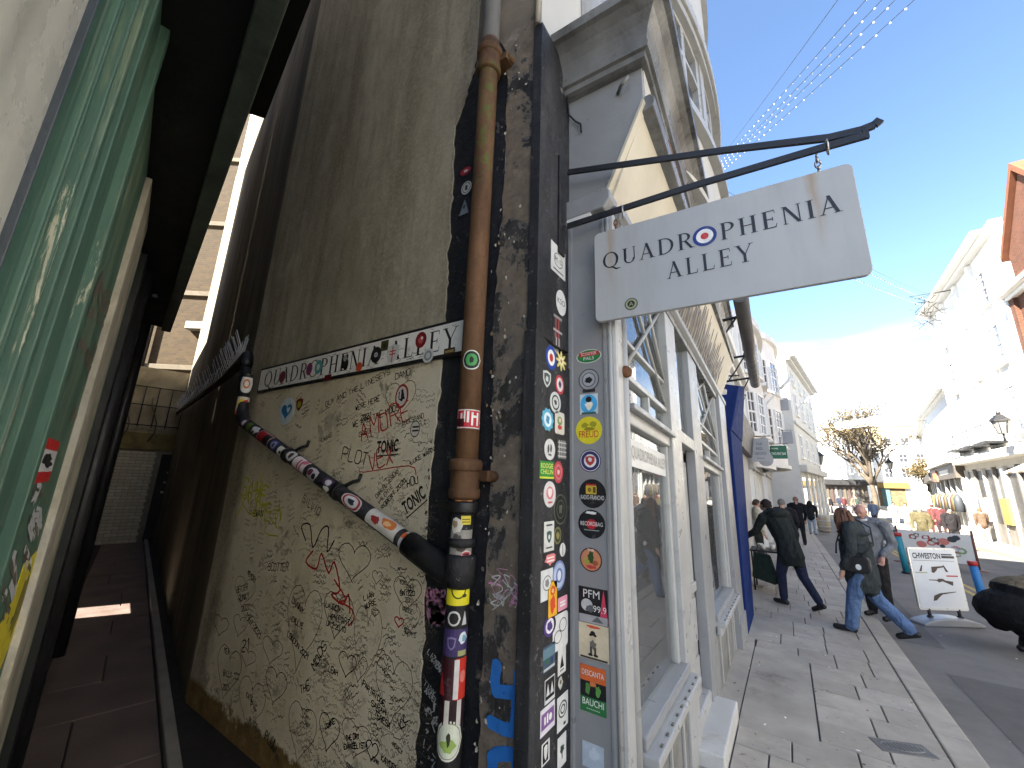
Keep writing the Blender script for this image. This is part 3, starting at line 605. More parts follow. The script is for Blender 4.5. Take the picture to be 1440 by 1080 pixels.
def solid_text(txt, F, a, b, h, w=None, c=.001, depth=.0006, align='CENTER', bold=0.0):
    """upright sans letters: returns (verts, faces) fitted to height h and optional width w, at frame F"""
    cu = bpy.data.curves.new('t', 'FONT'); cu.body = txt; cu.align_x = 'LEFT'; cu.offset = bold; cu.resolution_u = 3
    o = bpy.data.objects.new('t', cu); COL.objects.link(o); dg = bpy.context.evaluated_depsgraph_get(); me = o.evaluated_get(dg).to_mesh()
    vs = [v.co.copy() for v in me.vertices]; fs = [list(p.vertices) for p in me.polygons]; o.evaluated_get(dg).to_mesh_clear(); bpy.data.objects.remove(o); bpy.data.curves.remove(cu)
    if not vs: return [], []
    x0, x1 = min(v.x for v in vs), max(v.x for v in vs); y0, y1 = min(v.y for v in vs), max(v.y for v in vs)
    sy = h/(y1-y0); sx = w/(x1-x0) if w else sy; off = {'CENTER': -(x1-x0)*sx/2, 'LEFT': 0, 'RIGHT': -(x1-x0)*sx}[align]
    return [F(a+off+(v.x-x0)*sx, b+(v.y-y0)*sy, c) for v in vs], fs
def add_solid(mb, mi, *ar, **kw):
    vs, fs = solid_text(*ar, **kw); i = mb.vs(vs)
    for f in fs: mb.f.append([i+q for q in f]); mb.m.append(mi); mb.sm.append(False)
def serif_glyph(ch):
    """roman capital as convex pieces in a box 1 high; returns (pieces, width)"""
    T, N, S, B = .135, .05, .075, .032; o = []
    def st(x, w=T, sl=True, sr=True, b=0, t=1):
        o.append([(x, b), (x+w, b), (x+w, t), (x, t)])
        if b == 0: o.append([(x-(S if sl else 0), 0), (x+w+(S if sr else 0), 0), (x+w+(S*.9 if sr else 0), B), (x-(S*.9 if sl else 0), B)])
        if t == 1: o.append([(x-(S*.9 if sl else 0), 1-B), (x+w+(S*.9 if sr else 0), 1-B), (x+w+(S if sr else 0), 1), (x-(S if sl else 0), 1)])
    def dg(xb, xt, w, b=0, t=1): o.append([(xb, b), (xb+w, b), (xt+w, t), (xt, t)])
    def sf(x0, x1, top): o.append([(x0, 1-B), (x1, 1-B), (x1, 1), (x0, 1)] if top else [(x0, 0), (x1, 0), (x1, B), (x0, B)])
    def arc(cx, cy, rx, ry, a0, a1, tk=T, tn=N, n=16):
        for k in range(n):
            q = []
            for t in (k, k+1):
                an = math.radians(a0+(a1-a0)*t/n); w = tn+(tk-tn)*abs(math.cos(an)); q.append(((cx+rx*math.cos(an), cy+ry*math.sin(an)), (cx+(rx-w)*math.cos(an), cy+(ry-tn-(w-tn)*.2)*math.sin(an))))
            o.append([q[0][0], q[1][0], q[1][1], q[0][1]])
    if ch == 'I': st(.08); W = .30
    elif ch == 'L': st(.08); o.append([(.2, 0), (.56, 0), (.56, N), (.2, N)]); o.append([(.52, 0), (.56, 0), (.60, .24), (.575, .24)]); W = .62
    elif ch == 'E':
        st(.08)
        for y0, x1 in ((0, .56), (.49, .46), (1-N, .54)): o.append([(.2, y0), (x1, y0), (x1, y0+N), (.2, y0+N)])
        o.append([(.53, 0), (.56, 0), (.60, .22), (.575, .22)]); o.append([(.52, 1), (.545, 1), (.56, .79), (.535, .79)]); o.append([(.43, .40), (.46, .40), (.46, .62), (.43, .62)]); W = .63
    elif ch == 'H': st(.08); st(.56); o.append([(.2, .48), (.58, .48), (.58, .48+N), (.2, .48+N)]); W = .80
    elif ch == 'N': st(.10, N); st(.66, N); dg(.60, .08, T); W = .80
    elif ch == 'A': dg(.06, .36, N); dg(.58, .30, T); o.append([(.18, .30), (.58, .30), (.56, .30+N), (.2, .30+N)]); sf(-.03, .19, False); sf(.50, .80, False); W = .78
    elif ch in 'PR':
        st(.08); arc(.28, .735, .34, .265, -90, 90, T, N)
        for y0 in (.47, 1-N): o.append([(.2, y0), (.29, y0), (.29, y0+N), (.2, y0+N)])
        W = .64
        if ch == 'R': dg(.58, .30, T, 0, .49); sf(.56, .80, False); W = .76
    elif ch == 'D':
        st(.08); arc(.30, .5, .50, .5, -90, 90, T, N, 20)
        for y0 in (0, 1-N): o.append([(.2, y0), (.31, y0), (.31, y0+N), (.2, y0+N)])
        W = .84
    elif ch in 'OQ':
        arc(.44, .5, .44, .52, 0, 360, T, N, 30); W = .90
        if ch == 'Q': dg(.72, .42, .12, -.20, .06); o.append([(.72, -.20), (.98, -.16), (.98, -.13), (.78, -.12)]); W = .94
    elif ch == 'U':
        st(.08, T, True, True, .3, 1); st(.62, N, True, True, .3, 1); arc(.375, .3, .295, .31, 180, 360, T*.8, N); W = .76
    elif ch == 'Y': dg(.30, .02, T, .45, 1); dg(.38, .66, N, .45, 1); o.append([(.31, 0), (.44, 0), (.44, .5), (.31, .5)]); sf(.22, .53, False); sf(-.06, .22, True); sf(.58, .80, True); W = .74
    else: W = .4
    return o, W
def serif_text(lm, par, F, txt, a0, b0, a1, b1, h, c=.001, mi=0, gap=.11, skip=()):
    """set text between two baseline points"""
    tot = sum(serif_glyph(ch)[1] for ch in txt)+gap*(len(txt)-1); L = math.hypot(a1-a0, b1-b0); ux, uy = (a1-a0)/L, (b1-b0)/L; sx = L/tot; x = 0; pos = []
    for i, ch in enumerate(txt):
        g, W = serif_glyph(ch)
        if i not in skip and ch != ' ':
            mb = MB()
            for k, poly in enumerate(g): mb.flat(F, [(a0+ux*(x+p)*sx-uy*q*h, b0+uy*(x+p)*sx+ux*q*h) for p, q in poly], c+.00008*(k % 4), mi)
            mb.build('letter', lm, par, fix=False)
        pos.append((a0+ux*(x+W/2)*sx, b0+uy*(x+W/2)*sx, W*sx)); x += W+gap
    return pos
def circ(ca, cb, ra, rb=None, n=24): rb = rb or ra; return [(ca+ra*math.cos(2*math.pi*k/n), cb+rb*math.sin(2*math.pi*k/n)) for k in range(n)]
def rrect(a0, a1, b0, b1, r, n=4):
    out = []
    for cx, cy, s0 in ((a1-r, b0+r, -90), (a1-r, b1-r, 0), (a0+r, b1-r, 90), (a0+r, b0+r, 180)):
        for k in range(n+1): t = math.radians(s0+90*k/n); out.append((cx+r*math.cos(t), cy+r*math.sin(t)))
    return out
m_ink = M('black_ink', (.012, .012, .014), .5, .2, 20, 0)
# ================================================================== street nameplate on the render
np_ = thing('street_nameplate', 'long white enamel nameplate reading QUADROPHENIA ALLEY fixed to the render', 'street sign', tuple(FW(-2.5, 2.37)))
mb = MB(); mb.prism(FW, rrect(-3.735, -1.30, 2.362, 2.582, .012), .012, .034); mb.build('plate_edge', m_ink, np_, bevel=.003)
mb = MB(); mb.prism(FW, rrect(-3.712, -1.32, 2.382, 2.562, .012), .034, .0375); mb.build('plate_face', M('soiled_white_enamel', (.80, .785, .74), .35, .1, 7, .05, dirt=.2, dirtcol=(.25, .23, .18)), np_)
serif_text(m_ink, np_, FW, 'QUADROPHENIA ALLEY', -3.62, 2.405, -1.44, 2.405, .130, .0385, gap=.16)
mb = MB()
for k in range(70):
    a = RND.uniform(-3.65, -1.45); b = RND.choice([RND.uniform(2.387, 2.40), RND.uniform(2.537, 2.555), RND.uniform(2.39, 2.55)])
    ribbon(mb, [FW(a+q*.009, b+RND.uniform(-.006, .006), .0392) for q in range(RND.randint(2, 7))], FW.n, .0022)
mb.build('marker_scrawl', m_ink, np_, fix=False)['kind'] = 'stuff'
# ================================================================== drainpipes
def pipe_px(px, py, c): return FW(*FW.at((px, py), c), c)
PA = FW.at((670, 400), .10)[0]                            # across position of the vertical pipe
dp = thing('drainpipe', 'rusty brown cast iron drainpipe with green moss running down beside the peeling strip', 'drainpipe', tuple(FW(PA, 1.6, .1)))
zc1 = FW.at((683, 92), .1)[1]; zc2 = FW.at((660, 672), .1)[1]
mb = MB(); mb.tube([FW(PA, z, .10) for z in (zc2-.02, 2.4, 3.2, zc1, 10.2)], .057, 20); mb.build('pipe', m_rust, dp)
for z in (zc1, zc2, zc1+1.9, zc1+3.8):
    mb = MB(); mb.lathe(FW(PA, z, .10), [(.060, -.10), (.074, -.09), (.076, -.055), (.070, -.05), (.070, .03), (.079, .035), (.082, .075), (.072, .085), (.058, .088)], 22); mb.fbox(FW, PA-.10, PA+.12, z-.015, z+.035, .0, .085); mb.lathe(FW(PA+.12, z+.01, .02), [(.022, 0), (.022, .04), (.014, .045)], 10, axis=(0, -1, 0)); mb.build('collar', m_rust, dp, bevel=.004)
m_pblack = mat_peel('chipped_black_pipe', (.014, .014, .016), (.17, .16, .14), .36, 2.2)
lp = thing('lower_drainpipe', 'black painted lower drainpipe wrapped in torn stickers under the rusty collar', 'drainpipe', tuple(FW(PA, 0, .1)))
mb = MB(); mb.tube([FW(PA-.003, z, .10) for z in (-.1, .6, 1.2, zc2-.09)], .053, 20); mb.build('pipe', m_pblack, lp)
zb = FW.at((655, 712), .1)[1]
mb = MB(); mb.lathe(FW(PA, zb, .10), [(.055, -.03), (.068, -.025), (.068, .02), (.055, .025)], 20); mb.fbox(FW, PA-.18, PA-.03, zb-.02, zb+.015, .02, .085); mb.build('clamp', m_blackm, lp, bevel=.004)
zj = FW.at((655, 800), .1)[1]
mb = MB(); mb.lathe(FW(PA, zj, .10), [(.055, -.08), (.070, -.07), (.072, .05), (.060, .06)], 20); mb.lathe(FW(PA, zj+.11, .10), [(.054, -.02), (.064, -.015), (.064, .015), (.054, .02)], 20); mb.build('socket', m_pblack, lp)
# diagonal branch pipe across the painted wall
D0 = pipe_px(338, 590, .09); D1 = pipe_px(632, 806, .10); DT = pipe_px(346, 512, .09)
bp = thing('diagonal_waste_pipe', 'black sticker covered waste pipe sloping down across the graffiti wall', 'drainpipe', tuple(D1))
dd = (D1-D0).normalized()
mb = MB(); mb.tube([DT+Vector((0, 0, -.02)), D0+Vector((-.01, 0, .16)), D0+Vector((0, 0, .09)), D0+Vector((.02, 0, .04)), D0+dd*.10, D0+dd*.7, D0+dd*1.6, D1-dd*.25], .045, 18); mb.build('pipe', m_pblack, bp)
mb = MB(); mb.tube([D1-dd*.30, D1-dd*.12, D1-dd*.03, FW(PA-.04, zj-.03, .10), FW(PA, zj-.06, .10)], [.060, .062, .060, .058, .05], 18); mb.build('elbow', m_blackm, bp)
for q in (.36, .62):
    c_ = D0.lerp(D1, q); mb = MB(); mb.tube([c_-dd*.022, c_+dd*.022], .052, 18); mb.tube([c_+Vector((.02, .02, .03)), c_+Vector((.06, .05, .06)), c_+Vector((.09, .07, .07)), c_+Vector((.10, .075, .11))], .012, 8); mb.build('wall_bracket', m_blackm, bp)
# pipe with bird spikes running back along the alley wall
sp0 = DT+Vector((0, 0, .0)); FS_ = pipe_px(346, 512, .09)
sp = thing('spiked_waste_pipe', 'thin black pipe topped with bird spikes running back along the alley wall', 'drainpipe', tuple(sp0))
e0 = FAW(.05, sp0.z+.07, .12); 
def awp(px, py, c=.10): a, b = FAW.at((px, py), c); return FAW(a, b, c)
e1 = awp(318, 530); e2 = awp(248, 582)
mb = MB(); mb.tube([sp0+Vector((0, 0, -.03)), sp0+Vector((0, 0, .03)), sp0+Vector((-.015, .005, .075)), sp0.lerp(e1, .25)+Vector((0, 0, .06)), e1, e2], [.05, .052, .05, .042, .036, .036], 14); mb.build('pipe', m_blackm, sp)
mb = MB(); L0 = sp0.lerp(e1, .2)+Vector((0, 0, .08))
for k in range(60):
    t = k/59; b_ = (L0.lerp(e1, t/.35) if t < .35 else e1.lerp(e2, (t-.35)/.65))+Vector((0, 0, .03))
    for sgn in (-1, 1): mb.tube([b_, b_+Vector((RND.uniform(-.04, .02)-.10, sgn*.06+RND.uniform(-.02, .02), .24+RND.uniform(-.02, .03)))], .0034, 4)
mb.build('bird_spikes', M('spike_wire', (.62, .61, .58), .5, .1), sp, fix=False)['kind'] = 'stuff'
# ================================================================== hanging sign and its bracket
TL, TR = Vector((-.737, 1.852, 3.03)), Vector((.371, 1.948, 3.044))
FS = Fr(TL, (TR-TL), (0, 0, 1), ((TR-TL).normalized().cross(Vector((0, 0, 1)))))
hs = thing('hanging_sign', 'white hanging sign reading QUADROPHENIA ALLEY with a blue white and red target', 'sign', tuple(FS(.55, 0, 0)))
t = NT('aged_white_sign'); X = t.xyz(); streak = t.noise(3, 6, .7, t.map((14, 14, .8)))
c = t.ramp(t.noise(1.5, 5, .6), [(.3, (.35, .355, .355)), (.7, (.41, .415, .41))])
def near(x0, w): return t.rng(t.math('ABSOLUTE', t.math('ADD', t.math('SUBTRACT', X['X'], x0), t.math('MULTIPLY', t.math('SUBTRACT', t.noise(7, 4), .5), .035))), 0, w, 1, 0)
rs = t.math('MULTIPLY', t.math('MAXIMUM', near(-.645, .035), near(.235, .030)), t.rng(X['Z'], 2.62, 3.02)); c = t.mix(t.math('MULTIPLY', rs, t.rng(streak, .3, .7, .35, 1.0)), c, (.30, .19, .08))
c = t.mix(t.math('MULTIPLY', t.ramp(t.noise(2.2, 7, .7, t.map((5, 5, .5)), .4), [(.48, 0.0), (.72, .5)]), .6), c, (.25, .245, .22))
c = t.mix(t.ramp(t.noise(30, 6, .7), [(.66, 0.0), (.72, .5)]), c, (.30, .30, .28)); m_sign = t.done(c, .42, t.bump(t.noise(60, 3), .05, .003), 0, .45)
mb = MB(); mb.prism(FS, rrect(0, 1.112, -.518, 0, .028), -.011, .011); mb.build('panel', m_sign, hs, bevel=.003)
m_let = M('grey_black_lettering', (.016, .017, .021), .5, .3, 12, .05)
b0 = FS.at((850, 380)); b1 = FS.at((1186, 302.5)); pos = serif_text(m_let, hs, FS, 'QUADROPHENIA', b0[0], b0[1], b1[0], b1[1], .088, .0125, gap=.17, skip=(5,))
b0 = FS.at((941, 395)); b1 = FS.at((1062, 370)); serif_text(m_let, hs, FS, 'ALLEY', b0[0], b0[1], b1[0], b1[1], .088, .0125, gap=.2)
ta, tb = FS.at((992, 335.5)); mb = MB(); mb.flat(FS, circ(ta, tb, .052, .052, 32), .0126, 0); mb.flat(FS, circ(ta, tb, .037, .037, 32), .0130, 1); mb.flat(FS, circ(ta, tb, .0175, .0175, 24), .0134, 2); mb.build('target_roundel', [P((28, 52, 120)), P((225, 225, 222)), P((190, 40, 36))], hs, fix=False)
sa, sb_ = FS.at((890, 429)); mb = MB(); mb.prism(FS, circ(sa, sb_, .032), .0112, .0125, 0); mb.flat(FS, circ(sa, sb_, .0275), .013, 1); mb.flat(FS, circ(sa, sb_, .0185), .0134, 0)
add_solid(mb, 1, 'A', FS, sa, sb_-.011, .022, c=.0138)
mb.build('round_badge', [P((40, 42, 34)), P((150, 155, 120))], hs, fix=False)
for px, py in ((866, 318), (1150, 232)):
    a, b = FS.at((px, py)); mb = MB()
    mb.tube([FS(a+.016*math.cos(q), -.02+.016*math.sin(q), 0) for q in [k*math.pi/5 for k in range(11)]], .004, 6)
    for j in range(3 if px > 1000 else 2):
        zc = .012+j*.03; vv = FS.u if j % 2 else FS.n
        mb.tube([FS(a, zc, 0)+vv*(.0095*math.cos(q))+Vector((0, 0, .020*math.sin(q))) for q in [k*math.pi/5 for k in range(11)]], .0042, 6)
    mb.build('chain', m_brownrust if px < 1000 else m_steel, hs)
br = thing('sign_bracket', 'black wrought iron bracket of two bars with upturned tip holding the hanging sign', 'bracket', (-.93, 1.834, 3.3))
FK = Fr((-.93, 1.834, 0), FS.u, (0, 0, 1), FS.n)
def fk(px, py): a, b = FK.at((px, py)); return FK(a, b, 0)
mb = MB()
for pts in ([fk(789, 321), fk(960, 268), fk(1140, 217), fk(1206, 199)], [fk(789, 246), fk(1000, 219), fk(1150, 203), fk(1195, 193), fk(1213, 186), fk(1221, 179)]):
    for a, b in zip(pts[:-1], pts[1:]):
        d = (b-a).normalized(); up = FK.n.cross(d).normalized(); h = .016; w = .007
        mb.hexa([a-up*h-FK.n*w, b-up*h-FK.n*w, b-up*h+FK.n*w, a-up*h+FK.n*w, a+up*h-FK.n*w, b+up*h-FK.n*w, b+up*h+FK.n*w, a+up*h+FK.n*w])
mb.build('bars', m_blackm, br)
for px, py in ((866, 300), (1148, 214)):
    a = fk(px, py); mb = MB(); mb.tube([a+Vector((0, 0, .022))-FK.n*.012, a+Vector((0, 0, .022))+FK.n*.012, a+FK.n*.016, a+Vector((0, 0, -.045)), a-FK.n*.016, a+Vector((0, 0, .022))-FK.n*.012], .0045, 6); mb.build('shackle', m_steel, br)
# ================================================================== timber shopfront
sf = thing('shopfront', 'pale grey timber shopfront with canted cream fascia and heavy weathered cornice', 'shopfront', (-.67, 1.93, 0))
def kz(v): return .012+.062*min(1, max(0, (v-.6)/2.2))
def Z(y, v): return v-(y-2.0)*kz(v)
def sbx(mb, x0, x1, y0, y1, v0, v1, mi=0):
    return mb.hexa([(x0, y0, Z(y0, v0)), (x1, y0, Z(y0, v0)), (x1, y1, Z(y1, v0)), (x0, y1, Z(y1, v0)), (x0, y0, Z(y0, v1)), (x1, y0, Z(y0, v1)), (x1, y1, Z(y1, v1)), (x0, y1, Z(y1, v1))], mi)
def sp_(name, x0, x1, y0, y1, v0, v1, mat, bev=.006): return sbx(MB(), x0, x1, y0, y1, v0, v1).build(name, mat, sf, bevel=bev)
YR = 1.93
sp_('return_panel', -.935, -.712, YR, YR+.05, -.12, 3.36, m_grey)
sp_('return_batten', -.932, -.905, YR-.012, YR+.01, -.12, 3.30, m_grey, .004)
sp_('corner_column', -.735, -.655, YR-.012, 2.03, -.12, 3.20, m_white, .018)
mb = MB(); mb.tube([(-.665, 2.045, -.12), (-.665, 2.045, 3.18)], .026, 12); mb.tube([(-.69, YR-.012, -.12), (-.69, YR-.012, 3.2)], .012, 8); mb.build('corner_bead', m_white, sf)
mb = MB(); mb.lathe((-.648, 2.03, 2.28), [(.03, 0), (.034, .008), (.028, .02), (.01, .026)], 14, axis=(.7, -.7, 0)); mb.build('knob', m_brownrust, sf)
sp_('window_jamb', -.74, -.668, 2.07, 2.13, -.12, 3.2, m_white)
# consoles, side panel and mouldings of the return
def sec(poly, y0, y1, name, mat, bev=.004, dx=.03):
    mb = MB(); n = len(poly); a = [(x, y0, Z(y0, z)) for x, z in poly]; b = [(x-dx*(y1-y0), y1, Z(y1, z)) for x, z in poly]; i = mb.vs(a+b)
    mb.f.append([i+k for k in range(n)]); mb.f.append([i+n+k for k in range(n)][::-1])
    for k in range(n): k2 = (k+1) % n; mb.f.append([i+k, i+k2, i+n+k2, i+n+k])
    mb.m += [0]*(n+2); mb.sm += [False]*(n+2); return mb.build(name, mat, sf, bevel=bev)
sec([(-.93, 3.34), (-.70, 3.34), (-.455, 3.84), (-.455, 4.16), (-.93, 4.18)], YR, YR+.04, 'side_panel', m_grey, .003, 0)
sec([(-.935, 3.22), (-.70, 3.22), (-.66, 3.27), (-.66, 3.32), (-.68, 3.345), (-.935, 3.345)], YR-.035, YR+.10, 'console', m_grey, .008, 0)
sec([(-.69, 3.255), (-.468, 3.82), (-.50, 3.84), (-.735, 3.26)], YR+.04, 6.5, 'fascia', m_cream, .003, 0)
sec([(-.70, 3.34), (-.685, 3.325), (-.448, 3.855), (-.46, 3.87)], YR-.008, YR+.06, 'fascia_end_trim', m_cream, .002, 0)
sec([(-.50, 3.80), (-.405, 3.82), (-.395, 3.875), (-.42, 3.91), (-.50, 3.91)], YR+.02, 6.5, 'bed_moulding', m_greyd, .006, .01)
sec([(-.55, 3.90), (-.447, 3.90), (-.447, 4.14), (-.55, 4.14)], YR+.02, 6.5, 'frieze', M('peeling_frieze', (.46, .44, .40), .6, .10, 3, .3, dirt=.05, dirtcol=(.24, .15, .10)), .003, .015)
sec([(-.452, 3.94), (-.432, 3.95), (-.430, 4.11), (-.452, 4.12)], 2.50, 2.95, 'rust_patch', m_brownrust, .01, .015)
corn = [(-.93, 4.12), (-.45, 4.10), (-.42, 4.105), (-.415, 4.14), (-.395, 4.145), (-.39, 4.175), (-.40, 4.185), (-.395, 4.23), (-.375, 4.29), (-.34, 4.34), (-.295, 4.375), (-.265, 4.38), (-.26, 4.42), (-.27, 4.425), (-.268, 4.455), (-.93, 4.50)]
sec(corn, YR-.028, 6.5, 'cornice', m_greyd, 0, .03)
# moulded return of the cornice on the end face
pr = [(-.93, z_, d_) for z_, d_ in ((4.10, .0), (4.105, .03), (4.14, .035), (4.145, .055), (4.175, .06), (4.185, .05), (4.23, .055), (4.26, .063), (4.29, .075), (4.34, .11), (4.375, .155), (4.38, .185), (4.42, .19), (4.425, .18), (4.455, .182))]
mb = MB()
for (xa, z0, d0), (xb, z1_, d1) in zip(pr[:-1], pr[1:]): mb.face([(-.955, YR-.03-d0, z0+.03), (-.45+d0*1.0, YR-.03-d0, z0), (-.45+d1*1.0, YR-.03-d1, z1_), (-.955, YR-.03-d1, z1_+.03)])
mb.face([(-.955, YR-.212, 4.485), (-.268, YR-.212, 4.455), (-.268, YR, 4.458), (-.955, YR, 4.50)])
for (xa, z0, d0), (xb, z1_, d1) in zip(pr[:-1], pr[1:]): mb.face([(-.45+d0, YR-.03-d0, z0), (-.45+d0, YR-.027, z0), (-.45+d1, YR-.027, z1_), (-.45+d1, YR-.03-d1, z1_)])
mb.build('cornice_return', m_greyd, sf, fix=False)
mb = MB(); mb.tube([(-.60, YR-.005, 4.00), (-.56, YR-.06, 3.985), (-.54, YR-.065, 3.99), (-.525, YR-.05, 4.03)], .011, 8); mb.build('hook', M('painted_hook', (.16, .165, .155), .6), sf)
mb = MB(); mb.tube([(-.93, YR-.03, 4.45), (-.92, YR-.05, 4.2), (-.915, YR-.03, 4.0), (-.87, YR-.02, 3.93), (-.84, YR-.015, 3.90), (-.838, YR-.012, 3.84)], .006, 6); mb.tube([(-.925, YR-.04, 4.6), (-.90, YR-.14, 4.52), (-.925, YR-.05, 4.3), (-.92, YR-.03, 4.02)], .005, 6); mb.build('loose_cable', m_blackm, sf)
sec([(-.76, 3.12), (-.645, 3.12), (-.645, 3.26), (-.76, 3.26)], YR+.03, 6.5, 'head_beam', m_greyd, .008, 0)
sec([(-.645, 3.17), (-.61, 3.20), (-.61, 3.25), (-.645, 3.26)], YR+.05, 6.5, 'head_moulding', m_grey, .006, 0)
# fascia script
FF = Fr((-.69, 0, 3.255), (0, 1, -.074), (.222, 0, .565)); FF.n = Vector((.93, 0, -.366)).normalized()
mb = MB(); y = 2.75
while y < 5.7:
    w = RND.uniform(.10, .2); h = RND.uniform(.28, .48); b0 = .09+.04*math.sin(y*3)
    ribbon(mb, [FF(y+w*(.5+.5*math.sin(q*1.1))*(q/9), b0+h*(.5+.5*math.sin(q*.8+y)), .003) for q in range(10)], FF.n, .030, smooth=True); y += w*.5
mb.build('script_lettering', M('faded_script', (.09, .08, .08), .6, .2), sf, fix=False)
# front: posts, rails, glazing
def pane(y0, y1, v0, v1, x=-.712, par=None): return sbx(MB(), x-.004, x, y0, y1, v0, v1).build('pane', m_glass, par or sf)
for y0, y1, x1, m_ in ((3.08, 3.40, -.655, m_white), (3.98, 4.42, -.66, m_grey), (5.72, 5.80, -.668, m_white)): sp_('post', -.74, x1, y0, y1, -.1, 3.15, m_)
sp_('end_pilaster', -.86, -.62, 5.80, 6.42, -.16, 3.18, m_grey); sp_('pilaster_base', -.86, -.60, 5.78, 6.44, -.16, .22, m_grey)
for y0, y1 in ((2.13, 3.08), (4.42, 5.72)):
    w = sbx(MB(), -.735, -.672, y0, y1, 2.03, 2.12).build('window', m_white, sf, bevel=.008)
    sbx(MB(), -.715, -.63, y0-.02, y1+.02, 2.10, 2.135).build('rail', m_grey, w, bevel=.006)
    sbx(MB(), -.735, -.68, y0, y1, 2.29, 2.325).build('rail', m_white, w, bevel=.005)
    sbx(MB(), -.735, -.69, y0, y1, 2.52, 2.545).build('rail', m_white, w, bevel=.004)
    sbx(MB(), -.735, -.69, y0, y0+.035, .6, 2.03).build('stile', m_white, w, bevel=.006); sbx(MB(), -.735, -.69, y1-.05, y1, .6, 2.03).build('stile', m_white, w, bevel=.006)
    ym = (y0+y1)/2; sbx(MB(), -.735, -.685, ym-.015, ym+.015, 2.12, 2.29).build('glazing_bar', m_white, w, bevel=.003)
    for (ya, va, yb, vb) in ((y0, 3.12, y1, 2.33), (y0, 2.33, y1, 3.12), (y0, 2.83, ym, 3.12), (ym, 3.12, y1, 2.55)):
        MB().tube([(-.695, ya, Z(ya, va)), (-.695, yb, Z(yb, vb))], .013, 6).build('glazing_bar', m_white, w)
    pane(y0, y1, .58, 2.04, par=w); pane(y0, y1, 2.12, 2.30, par=w); pane(y0, y1, 2.32, 3.14, par=w)
    s_ = sbx(MB(), -.735, -.575, y0-.05, y1+.03, .50, .545).build('sill', m_white, w, bevel=.008); sbx(MB(), -.735, -.635, y0-.03, y1+.02, .545, .60).build('sill_upstand', m_grey, s_, bevel=.008); sbx(MB(), -.655, -.61, y0-.05, y1+.03, .43, .505).build('sill_moulding', m_white, s_, bevel=.012)
    mb = MB()
    for k in range(9): yy = y0+.06+k*(y1-y0-.1)/8; sbx(mb, -.60, -.59, yy-.012, yy+.012, .545, .552)
    mb.build('chipped_paint', P((96, 92, 84)), s_)
    sp_('stall_riser', -.75, -.672, y0-.06, y1+.06, -.14, .44, M('grey_stall_riser', (.20, .195, .18), .5, .25, 5, .2, dirt=.3), .004)
    for q in (.12, .5, .82):
        yy = y0+(y1-y0)*q; sp_('riser_moulding', -.672, -.655, yy, yy+.02, -.02, .38, m_white, .004)
# pale band with the alley name, just in front of the first pane
FGl = Fr((-.705, 2.2, 0), (0, 1, -.05), (0, 0, 1), (1, 0, 0)); mb = MB()
mb.flat(FGl, [(.02, 1.80), (.86, 1.80), (.86, 1.955), (.02, 1.955)], 0, 0); add_solid(mb, 1, 'QUADROPHENIA ALLEY', FGl, .44, 1.835, .085, .76, c=.002)
mb.build('window_band', [M('pale_name_band', (.62, .62, .60), .5, .05), P((150, 148, 142))], sf, fix=False)
# door
dd_ = sbx(MB(), -.79, -.745, 3.42, 3.97, .02, .92).build('door', m_white, sf, bevel=.006)
sbx(MB(), -.745, -.728, 3.48, 3.92, .12, .40).build('door_moulding', m_white, dd_, bevel=.008); sbx(MB(), -.745, -.728, 3.48, 3.92, .50, .84).build('door_moulding', m_white, dd_, bevel=.008); sbx(MB(), -.79, -.722, 3.42, 3.97, .88, .96).build('door_rail', m_white, dd_, bevel=.01)
for y0, y1 in ((3.42, 3.54), (3.86, 3.97)): sbx(MB(), -.79, -.742, y0, y1, .92, 2.10).build('door_stile', m_white, dd_, bevel=.006)
sbx(MB(), -.79, -.742, 3.42, 3.97, 2.0, 2.12).build('door_rail', m_white, dd_, bevel=.006); pane(3.54, 3.86, .95, 2.02, -.765, dd_); MB().tube([(-.735, 3.49, .95), (-.70, 3.49, .97), (-.70, 3.49, 1.25), (-.735, 3.49, 1.27)], .012, 8).build('door_handle', m_steel, dd_)
sp_('door_head', -.78, -.66, 3.40, 3.98, 2.12, 2.22, m_white); pane(3.40, 3.98, 2.22, 3.14)
FD = Fr((-.76, 3.6, 0), (0, 1, 0), (0, 0, 1), (1, 0, 0)); MB().prism(FD, circ(.06, 1.16, .05), 0, .002).build('door_sticker', P((90, 190, 70)), dd_)
mb = MB(); mb.box(-.78, -.505, 3.28, 4.12, -.16, .035); mb.build('door_step', M('marble_step', (.50, .49, .46), .45, .12, 3, .15, dirt=.3, dirtcol=(.30, .27, .22)), sf, bevel=.012)
mb = MB(); sbx(mb, -.75, -.67, 3.36, 4.02, .03, .14); mb.build('door_threshold', m_white, sf, bevel=.015)
# shop interior
inn = thing('shop_interior', 'dim shop room with pale shirts on a rail seen through the window', 'room', (-2, 4, 0))
mb = MB(); mb.box(-3.25, -.76, 1.98, 6.5, -.05, .0); mb.build('floor', M('shop_floor', (.16, .13, .10), .6, .2), inn)
mb = MB(); mb.box(-3.28, -3.22, 1.9, 6.6, 0, 3.28); mb.box(-3.2, -.78, 6.4, 6.46, 0, 3.28); mb.build('wall', M('shop_wall', (.42, .40, .36), .8, .1), inn)
mb = MB(); mb.box(-3.25, -.78, 1.9, 6.5, 3.2, 3.26); mb.build('ceiling', M('shop_ceiling', (.6, .59, .56), .8, .05), inn)
mb = MB(); mb.box(-1.32, -1.28, 2.1, 3.1, .05, 1.9); mb.build('added_pale_screen', M('reflection_stand_in', (.62, .60, .55), .8, .10, 2, 0), inn)  # pale screen added to stand for bright reflections in the window
shirt = None
